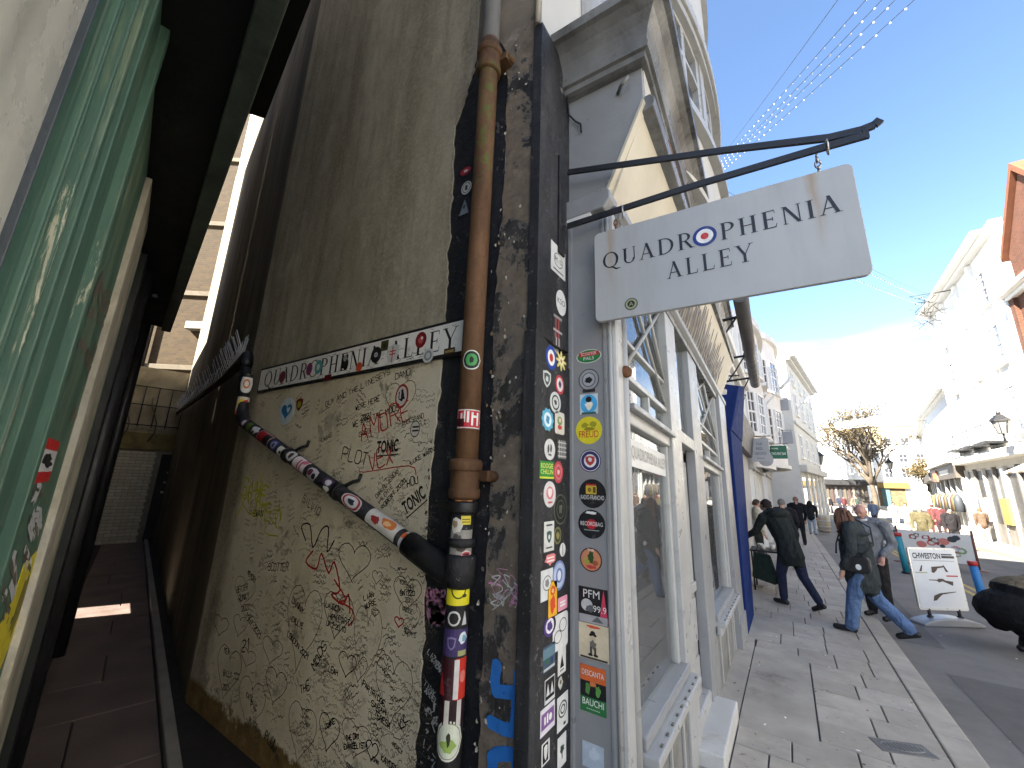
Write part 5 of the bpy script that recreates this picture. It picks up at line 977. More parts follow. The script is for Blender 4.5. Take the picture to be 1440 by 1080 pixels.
for py, hp, half, ang, parts, lab in (
 (704, 15, .8, .05, [('o', 0, 0, 1, 1, (224, 214, 200)), ('o', 0, 0, .9, .85, (216, 140, 76)), ('b', 0, 0, .4, .3, (120, 70, 40))], 'orange round sticker at the black pipe clamp'),
 (731, 12, .45, .35, [('r', 0, 0, 1, 1, (214, 196, 60)), ('r', 0, .2, .8, .14, (120, 100, 30)), ('r', 0, -.4, .8, .12, (120, 100, 30))], 'small yellow label on the black lower pipe'),
 (738, 26, .6, -.5, [('b', 0, 0, 1, 1, (206, 202, 190)), ('b', -.2, .1, .5, .5, (150, 130, 100))], 'torn cream scrap on the black lower pipe'),
 (762, 34, 1.1, 0, [('r', 0, 0, 1, 1, (140, 136, 130)), ('b', -.3, .3, .5, .4, (80, 76, 74)), ('b', .4, -.2, .4, .4, (190, 186, 180)), ('b', 0, -.5, .4, .3, (60, 50, 46))], 'grey torn collage of stickers on the lower pipe'),
 (779, 14, .55, .5, [('b', 0, 0, 1, 1, (206, 196, 190)), ('o', 0, 0, .7, .5, (170, 50, 70)), ('o', 0, 0, .5, .2, (60, 20, 30))], 'small red lips sticker on the lower pipe'),
 (823, 54, 1.15, .05, [('r', 0, 0, 1, 1, (222, 210, 40)), ('o', 0, -.05, .62, .62, (70, 66, 20)), ('o', 0, -.05, .5, .54, (222, 210, 40)), ('r', 0, .75, .5, .2, (222, 210, 40)), ('b', 0, .1, .25, .2, (50, 46, 20)), ('b', -.5, .4, .2, .1, (60, 56, 20)), ('b', .4, -.5, .2, .1, (60, 56, 20))], 'bright yellow square sticker with black laurel and hammers on the lower pipe'),
 (868, 26, 1.1, 0, [('r', 0, 0, 1, 1, (26, 26, 28)), ('o', -.2, -.1, .5, .8, (196, 196, 192)), ('o', -.2, -.1, .36, .6, (30, 30, 32)), ('t', .6, 0, .2, .8, (190, 190, 190))], 'black and white ring sticker below the yellow square one'),
 (904, 38, 1.2, 0, [('r', 0, 0, 1, 1, (64, 50, 96)), ('s', -.25, -.05, .32, .5, (120, 110, 150)), ('s', -.25, -.05, .22, .36, (64, 50, 96)), ('b', .55, .3, .35, .5, (206, 214, 218)), ('b', .6, .3, .2, .3, (110, 160, 180)), ('r', .5, -.75, .3, .2, (160, 160, 110))], 'purple shield sticker round the lower pipe'),
 (956, 58, 1.25, 0, [('r', 0, 0, 1, 1, (56, 16, 26)), ('r', .55, .0, .42, 1, (196, 50, 36)), ('r', .2, 0, .16, .95, (206, 200, 196)), ('t', -.75, -.2, .25, .6, (170, 40, 40)), ('o', .62, .1, .22, .3, (220, 120, 110))], 'dark red and scarlet torn sticker round the lower pipe'),
 (1005, 36, 1.2, 0, [('r', 0, 0, 1, 1, (40, 20, 26)), ('r', -.3, .0, .16, 1, (206, 200, 190)), ('r', .5, 0, .16, 1, (200, 194, 186))], 'dark sticker with two white torn strips on the lower pipe'),
 (1045, 58, 1.2, -.1, [('o', 0, 0, 1, 1, (214, 212, 200)), ('o', 0, 0, .88, .9, (120, 130, 110)), ('o', 0, 0, .82, .85, (206, 210, 190)), ('b', 0, -.25, .6, .35, (150, 176, 90)), ('b', 0, .1, .14, .4, (50, 50, 40))], 'cream round sticker with a green landscape low on the pipe')):
    wrap(parts, B0, B1, .053, vt(py), half, ang, vpx(py, hp), lab)
def dt_(px): return (px-338)/(632-338)
rp = random.Random(5)
for px, Lc, parts, lab in ((358, .07, [('o', 0, 0, .8, 1, (110, 70, 110)), ('o', 0, 0, .5, .6, (206, 200, 206))], 'purple ring sticker at the top of the diagonal pipe'), (370, .08, [('b', 0, 0, 1, 1, (90, 110, 40))], 'green leaf sticker on the diagonal pipe'), (384, .13, [('b', -.2, 0, .7, 1, (200, 200, 200)), ('b', .2, -.2, .3, .4, (70, 70, 70))], 'torn white sticker on the diagonal pipe'),
 (403, .20, [('r', 0, 0, 1, 1, (206, 200, 200)), ('r', 0, 0, .92, .94, (150, 24, 34)), ('r', 0, .5, .8, .4, (20, 18, 20))], 'red and black sticker on the diagonal pipe'), (424, .10, [('o', 0, 0, .9, 1, (60, 66, 130)), ('o', 0, 0, .6, .65, (150, 150, 180)), ('o', 0, 0, .3, .3, (40, 44, 90))], 'blue ring sticker on the diagonal pipe'), (438, .09, [('r', .1, 0, .7, 1, (214, 212, 208)), ('b', .2, 0, .2, .4, (60, 60, 60))], 'white square sticker on the diagonal pipe'),
 (454, .10, [('o', 0, 0, .8, 1, (206, 204, 200)), ('b', 0, 0, .5, .5, (60, 56, 60))], 'white oval with dark blot on the diagonal pipe'), (470, .16, [('r', 0, 0, .9, 1, (216, 204, 206)), ('r', .1, .3, .6, .1, (170, 60, 80)), ('r', .1, -.1, .6, .1, (170, 60, 80)), ('o', -.5, .6, .4, .3, (200, 110, 130))], 'pink and white lettered sticker on the diagonal pipe'), (491, .15, [('b', 0, 0, 1, 1, (190, 186, 190)), ('o', .1, .3, .35, .3, (30, 26, 30)), ('o', -.1, -.4, .4, .35, (90, 40, 60))], 'grey and plum torn sticker on the diagonal pipe'),
 (512, .12, [('o', -.2, 0, .6, .9, (80, 60, 90)), ('o', -.2, 0, .35, .5, (200, 196, 204)), ('b', .5, .2, .4, .7, (210, 210, 206))], 'white ring sticker on the lower diagonal pipe'), (543, .20, [('o', -.1, 0, .85, .95, (206, 200, 200)), ('o', -.1, 0, .74, .82, (160, 40, 50)), ('o', -.1, 0, .58, .64, (204, 204, 206)), ('b', -.1, 0, .35, .4, (40, 40, 60))], 'round red ringed bird badge on the diagonal pipe'),
 (576, .26, [('r', 0, 0, 1, 1, (206, 202, 196)), ('b', -.2, .3, .6, .5, (206, 120, 60)), ('b', .2, -.4, .4, .35, (150, 50, 50)), ('b', -.1, .3, .3, .25, (230, 180, 130))], 'orange cartoon sticker on the diagonal pipe'), (607, .22, [('r', 0, 0, 1, 1, (190, 190, 192)), ('r', -.35, 0, .3, 1, (206, 100, 50)), ('b', .4, 0, .4, .6, (120, 124, 130))], 'grey sticker with orange stripe near the elbow of the diagonal pipe')):
    wrap(parts, D0, D1, .045, dt_(px), 1.2, rp.uniform(-.2, .25), Lc, lab)
T0, T1 = D0+Vector((-.012, 0, -.3)), D0+Vector((-.012, 0, .7))
wrap([('o', 0, 0, 1, 1, (222, 220, 214)), ('o', 0, -.05, .5, .5, (210, 120, 70)), ('o', 0, -.05, .3, .3, (226, 220, 210)), ('r', 0, .8, .7, .16, (40, 40, 40))], T0, T1, .0455, .3+(FW.at((344, 541), .09)[1]-D0.z), 1.2, 0, .17, 'white round sticker with orange ring at the top of the waste pipe')
wrap([('r', 0, 0, 1, 1, (206, 196, 180)), ('b', -.3, .1, .6, .7, (220, 200, 40)), ('b', .4, .2, .5, .5, (190, 50, 50)), ('r', -.4, -.8, .5, .2, (190, 50, 40))], T0, T1, .0455, .3+(FW.at((341, 571), .09)[1]-D0.z), 1.25, 0, .15, 'yellow and red sticker at the top of the waste pipe')
# ================================================================== graffiti (marker and spray on the walls)
gr = random.Random(21); G = {k: MB() for k in ('black', 'grey', 'red', 'yellow', 'white', 'blue', 'pink')}
def gp(px, py, c=.0172): return FW.at((px, py), c)
def gtxt(txt, px, py, hpx, ang=0, col='black', w=.0045, c=.0172, F=FW):
    a, b = F.at((px, py), c); h = abs(F.at((px, py-hpx/2), c)[1]-F.at((px, py+hpx/2), c)[1]); stroke_text(G[col], F, txt, a, b, h, w, 0, c+gr.uniform(0, .0008), ang, .1, gr.uniform(.55, .75), gr)
def gheart(px, py, wpx, hpx, col='black', w=.004, F=FW, c=.0172):
    a, b = F.at((px, py), c); ra = abs(F.at((px+wpx/2, py), c)[0]-F.at((px-wpx/2, py), c)[0])/2; rb = abs(F.at((px, py-hpx/2), c)[1]-F.at((px, py+hpx/2), c)[1])/2
    pts = shp('h', a, b, ra, rb); k0 = gr.randint(1, 3); pts = [(p+gr.uniform(-.01, .01)*ra, q+gr.uniform(-.02, .02)*rb) for p, q in pts]; ribbon(G[col], [F(p, q, c) for p, q in pts+[pts[0]]], F.n, w)
def gline(pts, col='black', w=.004, F=FW, c=.0172): ribbon(G[col], [F(*F.at(p, c), c) for p in pts], F.n, w, smooth=True)
for a in (('DAMO', 556, 532, 8, .1), ("GUY AND THE LINESEYS", 458, 571, 7, .24), ('WERE HERE', 500, 576, 7, .2), ('2021', 507, 590, 7, .15), ('WE ARE THE MODS', 496, 600, 8, .2), ('COCKSPAND', 566, 597, 6, .2), ('S.C.', 590, 598, 6, .2), ('GREG', 505, 613, 7, .2), ('HOWARD', 450, 622, 6, .3), ('PLOT', 480, 642, 17, -.15), ('SILVIO', 425, 703, 10, -.35), ('HOU', 573, 683, 11, .3), ('SCOTTER', 377, 800, 11, .12), ('MEMORY', 348, 806, 7, -.3), ('LUKE WARNY', 578, 652, 6, .4), ('EWAN', 356, 724, 9, .05), ('DANIEL JEREMY', 530, 700, 6, .75), ('VALERIE', 533, 708, 6, .75), ('ROBERT 2020', 538, 715, 6, .75),
          ('BETTER', 333, 832, 8, .3), ('RUNKY', 336, 845, 9, .35), ('2021', 340, 858, 8, .3), ('1967-2021', 345, 866, 9, -.35), ('21', 340, 912, 18, .2), ('LAUREN', 458, 852, 7, .03), ('HEN PARTY', 462, 868, 8, .02), ('UP 2 20 10', 459, 878, 7, 0), ('TOM', 562, 820, 6, .1), ('EBHI', 572, 828, 6, .1), ('SNIZZO', 563, 836, 6, .15), ('2021', 570, 845, 6, .1), ('CALLIE', 410, 872, 8, -.12), ('LONDON 2021', 404, 892, 8, -.3), ('DANNY', 410, 845, 8, -.3), ('MODS', 442, 940, 14, 1.0), ('LEAH', 462, 942, 8, -.05), ('MEA', 315, 917, 8, .15), ('BILLY', 314, 948, 8, .15), ('2021', 313, 968, 8, .2), ('KATE', 346, 978, 8, -.1), ('PIC', 352, 992, 9, 0), ('ALICE', 350, 1012, 8, -.1), ('THE', 423, 973, 13, .5), ('PLUN', 372, 1035, 15, -.2), ('LOVE YOU', 380, 1048, 6, -.4), ('DOWNE', 458, 1024, 7, .6), ('SARAH', 522, 990, 8, -.1), ('TERESA', 527, 1004, 8, -.2), ('PARTRIDGE', 510, 962, 7, -.25), ('THE DAY', 487, 1040, 7, .4), ('EVANGELISTA', 484, 1052, 7, .35), ('KAYDEN', 536, 1067, 8, -.1), ('MERCY', 552, 1047, 6, -.2), ('KK', 567, 1026, 14, 1.1), ('SMALL', 487, 1078, 8, 0), ('JOHN', 522, 1066, 6, -.1), ('SOPHIE', 568, 887, 6, -.1), ('UNCLE', 566, 856, 6, -.1), ('LIAN', 512, 843, 7, .4), ('NURSE', 514, 855, 7, .45)):
    gtxt(a[0], a[1], a[2]+a[3]*.2, a[3], a[4], 'black' if a[3] > 6 else gr.choice(['black', 'grey']), .0035+.0002*a[3])
for h in ((474, 865, 42, 75), (572, 835, 40, 55), (320, 945, 36, 90), (352, 990, 40, 90), (387, 965, 32, 60), (425, 880, 50, 140), (515, 905, 40, 130), (552, 970, 54, 110), (423, 1030, 42, 100), (462, 1030, 30, 62), (500, 1040, 44, 60), (523, 1056, 18, 32), (488, 935, 26, 40), (505, 940, 22, 45), (343, 832, 30, 50), (310, 880, 22, 34), (337, 880, 20, 36), (497, 790, 46, 60), (530, 812, 14, 22), (527, 862, 10, 12), (575, 870, 30, 55), (562, 562, 42, 60), (382, 915, 30, 44), (348, 925, 24, 30)): gheart(*h, 'black' if gr.random() < .75 else 'grey', gr.uniform(.003, .0055))
gheart(561, 875, 13, 16, 'red', .007)
for k in range(600):                                      # small illegible handwriting
    px, py = gr.uniform(300, 606), gr.uniform(545, 1076)
    if px < 352-(py-545)*.12+12: continue
    a, b = gp(px, py); n = gr.randint(5, 16); s_ = gr.uniform(.008, .017); an = gr.gauss(.05, .3); w = gr.choice([gr.uniform(.0014, .0024), gr.uniform(.0014, .0024), gr.uniform(.0022, .0038)]); col = gr.choice(['black', 'black', 'grey', 'grey', 'grey'])
    for ln in range(gr.randint(1, 3)):
        pts = [FW(a+(q*s_*.62)*math.cos(an)+ln*.02*math.sin(an)-gr.uniform(-.4, .4)*s_*math.sin(an), b+(q*s_*.62)*math.sin(an)-ln*.032+gr.uniform(-.5, .5)*s_*1.6, .0172) for q in range(n)]
        ribbon(G[col], pts, FW.n, w, smooth=True)
def spray(px, py, wpx, hpx, n, col, w):
    for k in range(n): x, y = gr.uniform(-.5, .5)*wpx+px, gr.uniform(-.5, .5)*hpx+py; gline([(x+gr.uniform(-.2, .2)*wpx*q/3, y+gr.uniform(-.35, .35)*hpx) for q in range(4)], col, w)
gtxt('AMORE', 508, 620, 26, .28, 'red', .009); gtxt('VEX', 520, 662, 24, .25, 'red', .009); gline([(505, 660), (512, 664), (575, 655), (585, 668)], 'red', .006)
for p in ([(430, 760), (424, 740), (436, 738), (440, 770), (452, 745), (462, 742), (460, 776), (470, 760)],): gline(p, 'black', .010)
gline([(440, 775), (430, 790), (445, 800), (452, 778), (462, 806), (470, 790), (478, 830), (466, 836), (482, 850), (490, 836), (492, 862)], 'red', .012); gline([(470, 815), (486, 842), (478, 846), (494, 856), (498, 870), (490, 880)], 'red', .010)
gtxt('SAVE', 338, 696, 24, -.12, 'yellow', .018); gtxt('LOVE', 350, 722, 22, -.1, 'yellow', .014); spray(365, 710, 70, 60, 10, 'yellow', .010)
# on the black strip
FB_ = .0052
gtxt('LIZARD', 601, 918, 8, -.55, 'white', .0045, FB_); gtxt('LIZARD', 606, 928, 8, -.55, 'white', .0045, FB_); gtxt('TINY', 596, 962, 8, -.4, 'white', .0045, FB_); gtxt('ANGEL', 597, 973, 8, -.35, 'white', .0045, FB_)
gtxt('XX', 600, 1000, 7, -.3, 'white', .004, FB_)
for k in range(40): x, y = gr.uniform(592, 640), gr.uniform(990, 1075); gline([(x+gr.uniform(-4, 4), y+gr.uniform(-7, 7)) for q in range(3)], 'white', gr.uniform(.003, .008), c=FB_)
a, b = FW.at((617, 852), FB_)
for k in range(26): gline([(617+gr.uniform(-17, 17), 838+gr.uniform(-10, 10)), (617+gr.uniform(-15, 15), 858+gr.uniform(-12, 12)), (614+gr.uniform(-12, 12), 872+gr.uniform(-8, 6))], 'pink', .022, c=FB_)
# blue spray on the flaking strip
BN = [0]
def rg4(x, y): return (560+x/3.6, 780+y/3.6)
for p in ([(498, 560), (493, 600), (490, 650), (496, 688)], [(496, 690), (545, 696), (600, 700)], [(612, 612), (606, 700), (597, 800), (588, 890)], [(588, 892), (530, 880), (470, 848)], [(478, 1085), (476, 1035)], [(476, 1030), (500, 1012), (545, 1008), (590, 1016)], [(592, 1016), (602, 1050), (602, 1085)]):
    gline([rg4(*q) for q in p], 'blue', .050, c=.0150)
    for q in p: a_, b_ = FW.at(rg4(*q), .0150); BN[0] += 1; G['blue'].flat(FW, circ(a_, b_, .025, n=14), .0156+.0002*BN[0])
for k in range(26): x, y = gr.uniform(470, 640), gr.uniform(110, 250); gline([rg4(x+gr.uniform(-40, 40), y+gr.uniform(-50, 50)) for q in range(4)], 'pink' if k % 2 else 'white', gr.uniform(.002, .006), c=.0150)
# grey tag on the green front
for k in range(22): x = gr.uniform(118, 165); y = 620-(x-110)*4+gr.uniform(-60, 60); x -= 13; gline([(x+gr.uniform(-6, 6), y+gr.uniform(-22, 22)) for q in range(4)], 'grey', gr.uniform(.01, .03), FG, -.0065)
for k in range(26): y = gr.uniform(690, 860); x = 62-(y-690)*.30+gr.uniform(-16, 10); gline([(x+gr.uniform(-5, 5), y+gr.uniform(-20, 20)) for q in range(4)], gr.choice(['grey', 'white']), gr.uniform(.008, .02), FG, -.0065)
for k, colr in (('black', (28, 27, 27)), ('grey', (96, 90, 78)), ('red', (176, 50, 48)), ('yellow', (190, 190, 70)), ('white', (190, 190, 188)), ('blue', (42, 112, 190)), ('pink', (206, 140, 176))):
    o = G[k].build('%s_graffiti' % k, M('graffiti_'+k, s2l(colr), .6, .15, 25, 0), cb, fix=False); o['kind'] = 'stuff'
# ================================================================== buildings along the street
m_frame = M('white_window_paint', (.72, .72, .70), .45, .05, 6, .05); m_stw = M('white_stucco', (.74, .73, .69), .8, .05, 1.5, .15, 30, dirt=.06, dirtcol=(.52, .50, .45)); m_stg = M('grey_stucco', (.50, .50, .48), .8, .07, 1.5, .15, 30, dirt=.1, dirtcol=(.36, .35, .33))
def win(F, a0, a1, b0, b1, par, cols=2, rows=3, sill=True, fm=None, surround=0):
    fm = fm or m_frame; mb = MB(); t = .055
    mb.fbox(F, a0, a0+t, b0, b1, -.02, .05); mb.fbox(F, a1-t, a1, b0, b1, -.02, .05); mb.fbox(F, a0+t, a1-t, b0, b0+t, -.02, .05); mb.fbox(F, a0+t, a1-t, b1-t, b1, -.02, .05)
    for k in range(1, cols): a = a0+(a1-a0)*k/cols; mb.fbox(F, a-.016, a+.016, b0+t, b1-t, -.02, .038)
    for k in range(1, rows): b = b0+(b1-b0)*k/rows; h = .03 if k*2 == rows else .016; mb.fbox(F, a0+t, a1-t, b-h, b+h, -.02, .042)
    w = mb.build('window', fm, par); MB().fbox(F, a0+.03, a1-.03, b0+.03, b1-.03, -.015, .012).build('pane', m_wpane, w)
    if sill: MB().fbox(F, a0-.08, a1+.08, b0-.09, b0, -.02, .13).build('sill', m_stw, w)
    return w
def house(name, label, o, u, W, H, D, mat, rows, base=-.7, cornice=.3, cat='building', fm=None, wcols=2, wrows=2):
    u = Vector((*u, 0)).normalized(); n = u.cross(Vector((0, 0, 1))); F = Fr((o[0], o[1], 0), u, (0, 0, 1), n); t = thing(name, label, cat, (o[0], o[1], base))
    MB().fbox(F, 0, W, base, H, -D, 0).build('wall', mat, t)
    if cornice:
        mb = MB(); mb.fbox(F, -.05, W+.05, H-.32, H-.16, -.05, cornice*.5); mb.fbox(F, -.1, W+.1, H-.16, H+.02, -.06, cornice); mb.build('cornice', m_stw if mat is not m_stg else m_stg, t, bevel=.02); MB().fbox(F, .2, W-.2, H+.02, H+.5, -.5, -.1).build('parapet', mat, t)
    for (b0, b1, n_, ww, a_in) in rows:
        for k in range(n_): a = a_in+(W-2*a_in)*(k+.5)/n_; win(F, a-ww/2, a+ww/2, b0, b1, t, wcols, wrows, fm=fm)
    return t, F
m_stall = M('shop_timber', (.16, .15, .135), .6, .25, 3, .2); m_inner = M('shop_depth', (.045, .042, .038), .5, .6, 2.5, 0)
def shopglass(F, a0, a1, b0, b1, t, step):
    n = max(1, int((a1-a0)/step)); w = (a1-a0)/n
    for k in range(n):
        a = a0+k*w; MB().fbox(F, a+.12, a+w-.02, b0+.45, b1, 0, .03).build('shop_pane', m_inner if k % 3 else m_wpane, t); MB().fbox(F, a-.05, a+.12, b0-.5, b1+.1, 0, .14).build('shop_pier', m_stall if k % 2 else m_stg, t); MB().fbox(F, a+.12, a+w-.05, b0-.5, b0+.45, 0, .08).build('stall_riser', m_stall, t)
        if k % 2: MB().fbox(F, a+.3, a+w-.3, b0+.5, b0+1.7, .03, .2).build('goods_display', P([(120, 110, 90), (150, 146, 138), (90, 70, 60), (140, 124, 70)][k % 4]), t)
# --- left: low blue shop next door
t, F = house('blue_shop', 'low shop with a deep blue pilaster beside the grey shopfront', (-.80, 6.52), (0, 1), 6.3, 4.55, 5, m_stucco, [(3.3, 4.1, 3, .9, .5)], cornice=.22)
mb = MB(); mb.hexa([(-.86, 6.46, -.2), (-.60, 6.46, -.2), (-.60, 7.50, -.2), (-.86, 7.50, -.2), (-.86, 6.46, 2.5), (-.575, 6.46, 2.5), (-.575, 8.2, 2.5), (-.86, 8.2, 2.5)]); m_blue = M('deep_blue_paint', (.008, .022, .105), .75, .15, 5, .1, spec=.08); mb.build('pilaster', m_blue, t, bevel=.01)
mb = MB(); mb.hexa([(-.86, 6.45, 2.502), (-.565, 6.45, 2.502), (-.565, 8.22, 2.502), (-.86, 8.22, 2.502), (-.86, 7.7, 3.5), (-.50, 7.7, 3.4), (-.44, 8.22, 3.5), (-.86, 8.22, 3.6)]); mb.build('console', m_blue, t, bevel=.01)
mb = MB(); mb.hexa([(-.82, 8.3, 2.55), (-.66, 8.3, 2.55), (-.66, 12.7, 2.5), (-.82, 12.7, 2.5), (-.82, 8.3, 3.3), (-.56, 8.3, 3.2), (-.56, 12.7, 3.15), (-.82, 12.7, 3.3)]); mb.build('fascia', M('dark_fascia', (.05, .05, .055), .5, .2), t)
MB().fbox(F, .9, 3.0, .35, 2.4, 0, .02).build('shop_pane', m_wpane, t); MB().fbox(F, 3.3, 4.2, -.1, 2.3, 0, .03).build('shop_door', M('cream_door', (.42, .40, .34), .5), t)
FBl = Fr((-.62, 6.9, 0), (0, 1, 0), (0, 0, 1), (1, 0, 0)); mb = MB()
for cy, cz, s_ in ((.15, 1.7, .10), (.2, 1.0, .12), (.1, .75, .08)): ribbon(mb, [FBl(cy+s_*.8*math.cos(q), cz+s_*math.sin(q*1.3), .003) for q in [k*.7 for k in range(9)]], FBl.n, .007)
mb.build('chalk_scrawl', P((150, 160, 190)), t, fix=False)
aw = thing('rolled_awning', 'long dark rolled up shop awning tube on iron arms above the blue shop', 'awning', (-.4, 6.8, 3.6))
A0 = onx((1041, 416), -.22); A1 = onx((1062, 540), -.30)
MB().tube([A0, A1], .085, 14).build('roller', M('awning_grey', (.085, .08, .08), .45, .2, 4, .1), aw)
for q in (.15, .55, .88):
    c = A0.lerp(A1, q); MB().tube([c, (-.8, c.y+.05, c.z-.02)], .02, 8).build('arm', m_blackm, aw); MB().tube([c+Vector((-.08, 0, 0)), (-.5, c.y, c.z-.25), (-.6, c.y, c.z-.38), (-.5, c.y, c.z-.42), (-.45, c.y, c.z-.33), (-.8, c.y, c.z-.30)], .012, 6).build('scroll', m_blackm, aw)
# --- left: bow fronted houses
def bow(name, label, y0, y1, xw, b, H, mat, floors, base=-.6):
    t = thing(name, label, 'building', (xw, y0, base)); MB().box(xw-6, xw, y0, y1, base, H-.2).build('wall', mat, t)
    cy, hl = (y0+y1)/2, (y1-y0)/2*.8
    def P_(th, d=0): return Vector((xw+(b+d)*math.sin(th), cy-(hl+d)*math.cos(th), 0))
    def ring(mb, t0, t1, z0, z1, d0, d1, n):
        for k in range(n):
            a, c = t0+(t1-t0)*k/n, t0+(t1-t0)*(k+1)/n; q = [P_(a, d0), P_(c, d0), P_(c, d1), P_(a, d1)]; mb.hexa([(p.x, p.y, z0) for p in q]+[(p.x, p.y, z1) for p in q])
        return mb
    ring(MB(), 0, math.pi, floors[0][0]-.9, H, -.15, 0, 20).build('bow', mat, t); ring(MB(), 0, math.pi, H-.22, H+.05, -.1, .16, 20).build('cornice', m_stw, t); ring(MB(), 0, math.pi, floors[0][0]-1.0, floors[0][0]-.85, -.1, .12, 20).build('string_course', m_stw, t)
    for z0, z1 in floors:
        for th in (.42, .95, 1.57, 2.2):
            p0, p1 = P_(th-.19, .01), P_(th+.19, .01); u = (p1-p0); F = Fr(p0, u, (0, 0, 1), u.normalized().cross(Vector((0, 0, 1)))); win(F, 0, u.length, z0, z1, t, 2, 4)
    return t
bow('bow_fronted_house', 'white bow fronted house with black downpipe next to the low blue shop', 12.9, 19.6, -.88, .55, 7.1, m_stw, [(3.3, 4.6), (5.2, 6.4)])
bow('bow_fronted_house', 'second white bow fronted house beside the grey stucco corner', 19.7, 27.4, -.80, 1.0, 8.7, m_stw, [(3.6, 5.2), (6.0, 7.5)])
for y0, y1, xx, lab in ((12.95, 19.5, -.80, 'pale shopfront under the first bow fronted house'), (19.7, 26.5, -.72, 'pale shopfront under the second bow fronted house')):
    F = Fr((xx, y0, 0), (0, 1, 0), (0, 0, 1), (1, 0, 0)); q = thing('shopfront', lab, 'shopfront', (xx, y0, -.4)); W = y1-y0
    MB().fbox(F, 0, W, -.6, 2.5, -.1, 0).build('frame', m_stw, q); mb = MB(); mb.fbox(F, 0, W, 2.2, 2.75, -.1, .14); mb.fbox(F, -.05, W+.05, 2.75, 2.86, -.1, .26); mb.build('fascia', m_stucco, q, bevel=.02)
    for k in range(4): a = .2+k*(W-.3)/4; MB().fbox(F, a, a+(W-.3)/4-.25, -.1, 2.05, 0, .015).build('shop_pane', m_wpane, q); MB().fbox(F, a-.15, a-.03, -.5, 2.2, 0, .07).build('pilaster', m_stw, q)
# --- left: grey stucco building where the street opens out
t, F = house('stucco_building', 'grey stucco building with heavy cornice where the street widens', (.75, 28.5), (1.75, 12.5), 12.6, 9.7, 7, m_stg, [(3.6, 5.0, 4, .95, .4), (6.2, 7.6, 4, .9, .4), (8.1, 9.0, 4, .8, .4)], cornice=.5)
MB().fbox(F, 0, 12.6, 5.5, 5.65, 0, .12).build('string_course', m_stg, t); MB().fbox(F, 0, 12.6, 2.7, 3.1, 0, .35).build('shop_cornice', m_stucco, t, bevel=.03)
for k in range(5): MB().fbox(F, .3+k*2.45, 2.3+k*2.45, -.1, 2.4, 0, .02).build('shop_pane', m_wpane, t); MB().fbox(F, 2.35+k*2.45, 2.6+k*2.45, -.6, 2.7, 0, .1).build('pilaster', m_stw, t)
# --- end of the street
t, F = house('end_building', 'white end building with dark shop canopy facing down the street', (4.75, 78), (1, 0), 3.0, 9.6, 9, M('pale_wall', (.44, .46, .49), .8, .04, 1, .05), [], cornice=0)
MB().fbox(F, -.2, 6.0, 2.6, 3.4, 0, .9).build('canopy', M('dark_canopy', (.018, .018, .019), .8, .2), t); MB().fbox(F, .0, 5.0, -.5, 2.6, 0, .06).build('shop_interior', M('shop_dark', (.05, .042, .036), .7, .5, 4, 0), t)
F2 = Fr((7.76, 78.05, 0), (.5, .87, 0), (0, 0, 1), Vector((.5, .87, 0)).cross(Vector((0, 0, 1)))); MB().fbox(F2, 0, 8, -.6, 10.5, -4, 0).build('side_wall', m_stw, t)
for b0 in (4.2, 7.2):
    for a in (.8, 3.2): win(F2, a, a+1.3, b0, b0+1.9, t, 2, 4)
for k in range(9): MB().fbox(F, .25+k*.5, .5+k*.5, -.2+.3*(k % 3), 2.3, .06, .2).build('hanging_goods', P([(76, 70, 58), (66, 50, 46), (104, 100, 92), (48, 50, 56)][k % 4]), t)
t, F = house('end_building', 'sunlit white building behind the autumn tree at the street end', (10.4, 88), (1, -.05), 9, 8.6, 6, m_stw, [(4.0, 5.6, 4, 1.0, .5), (6.4, 7.8, 4, 1.0, .5)], cornice=.3)
MB().fbox(F, -.6, 5.5, 2.4, 3.3, 0, .5).build('shop_fascia', M('yellow_fascia', (.20, .13, .035), .5, .2), t); MB().fbox(F, 0, 5, -.4, 2.4, 0, .05).build('shop_pane', M('warm_shop', (.13, .09, .045), .6, .5, 3, 0), t); MB().fbox(F, 2.2, 3.2, -.4, 2.6, .1, .2).build('teal_banner', P((70, 96, 100)), t)
t, F = house('end_building', 'bright white gabled building at the right of the street end', (15.6, 74), (.92, -.40), 7.5, 10.5, 6, m_stw, [(4.2, 5.8, 3, 1.0, .5), (7, 8.6, 3, 1.0, .5)], cornice=.3)
MB().fbox(F, -.3, 7.6, 2.6, 3.3, 0, .8).build('canopy', M('dark_canopy', (.04, .04, .042), .6, .2), t); MB().fbox(F, .2, 7.2, -.4, 2.6, 0, .05).build('shop_pane', m_wpane, t)
t, F = house('end_building', 'tall cream block rising above the roofs of the street end', (8, 105), (1, 0), 16, 14.5, 8, M('yellow_cream_wall', (.60, .52, .34), .8, .06), [(6, 8, 6, 1.2, .6), (10, 12, 6, 1.2, .6)], cornice=.4)
t, F = house('end_building', 'white house with a blue grey roof left of the autumn tree', (3.0, 92), (1, 0), 6.0, 11.8, 6, m_stw, [(8.2, 9.8, 3, 1.0, .4)], cornice=.3)
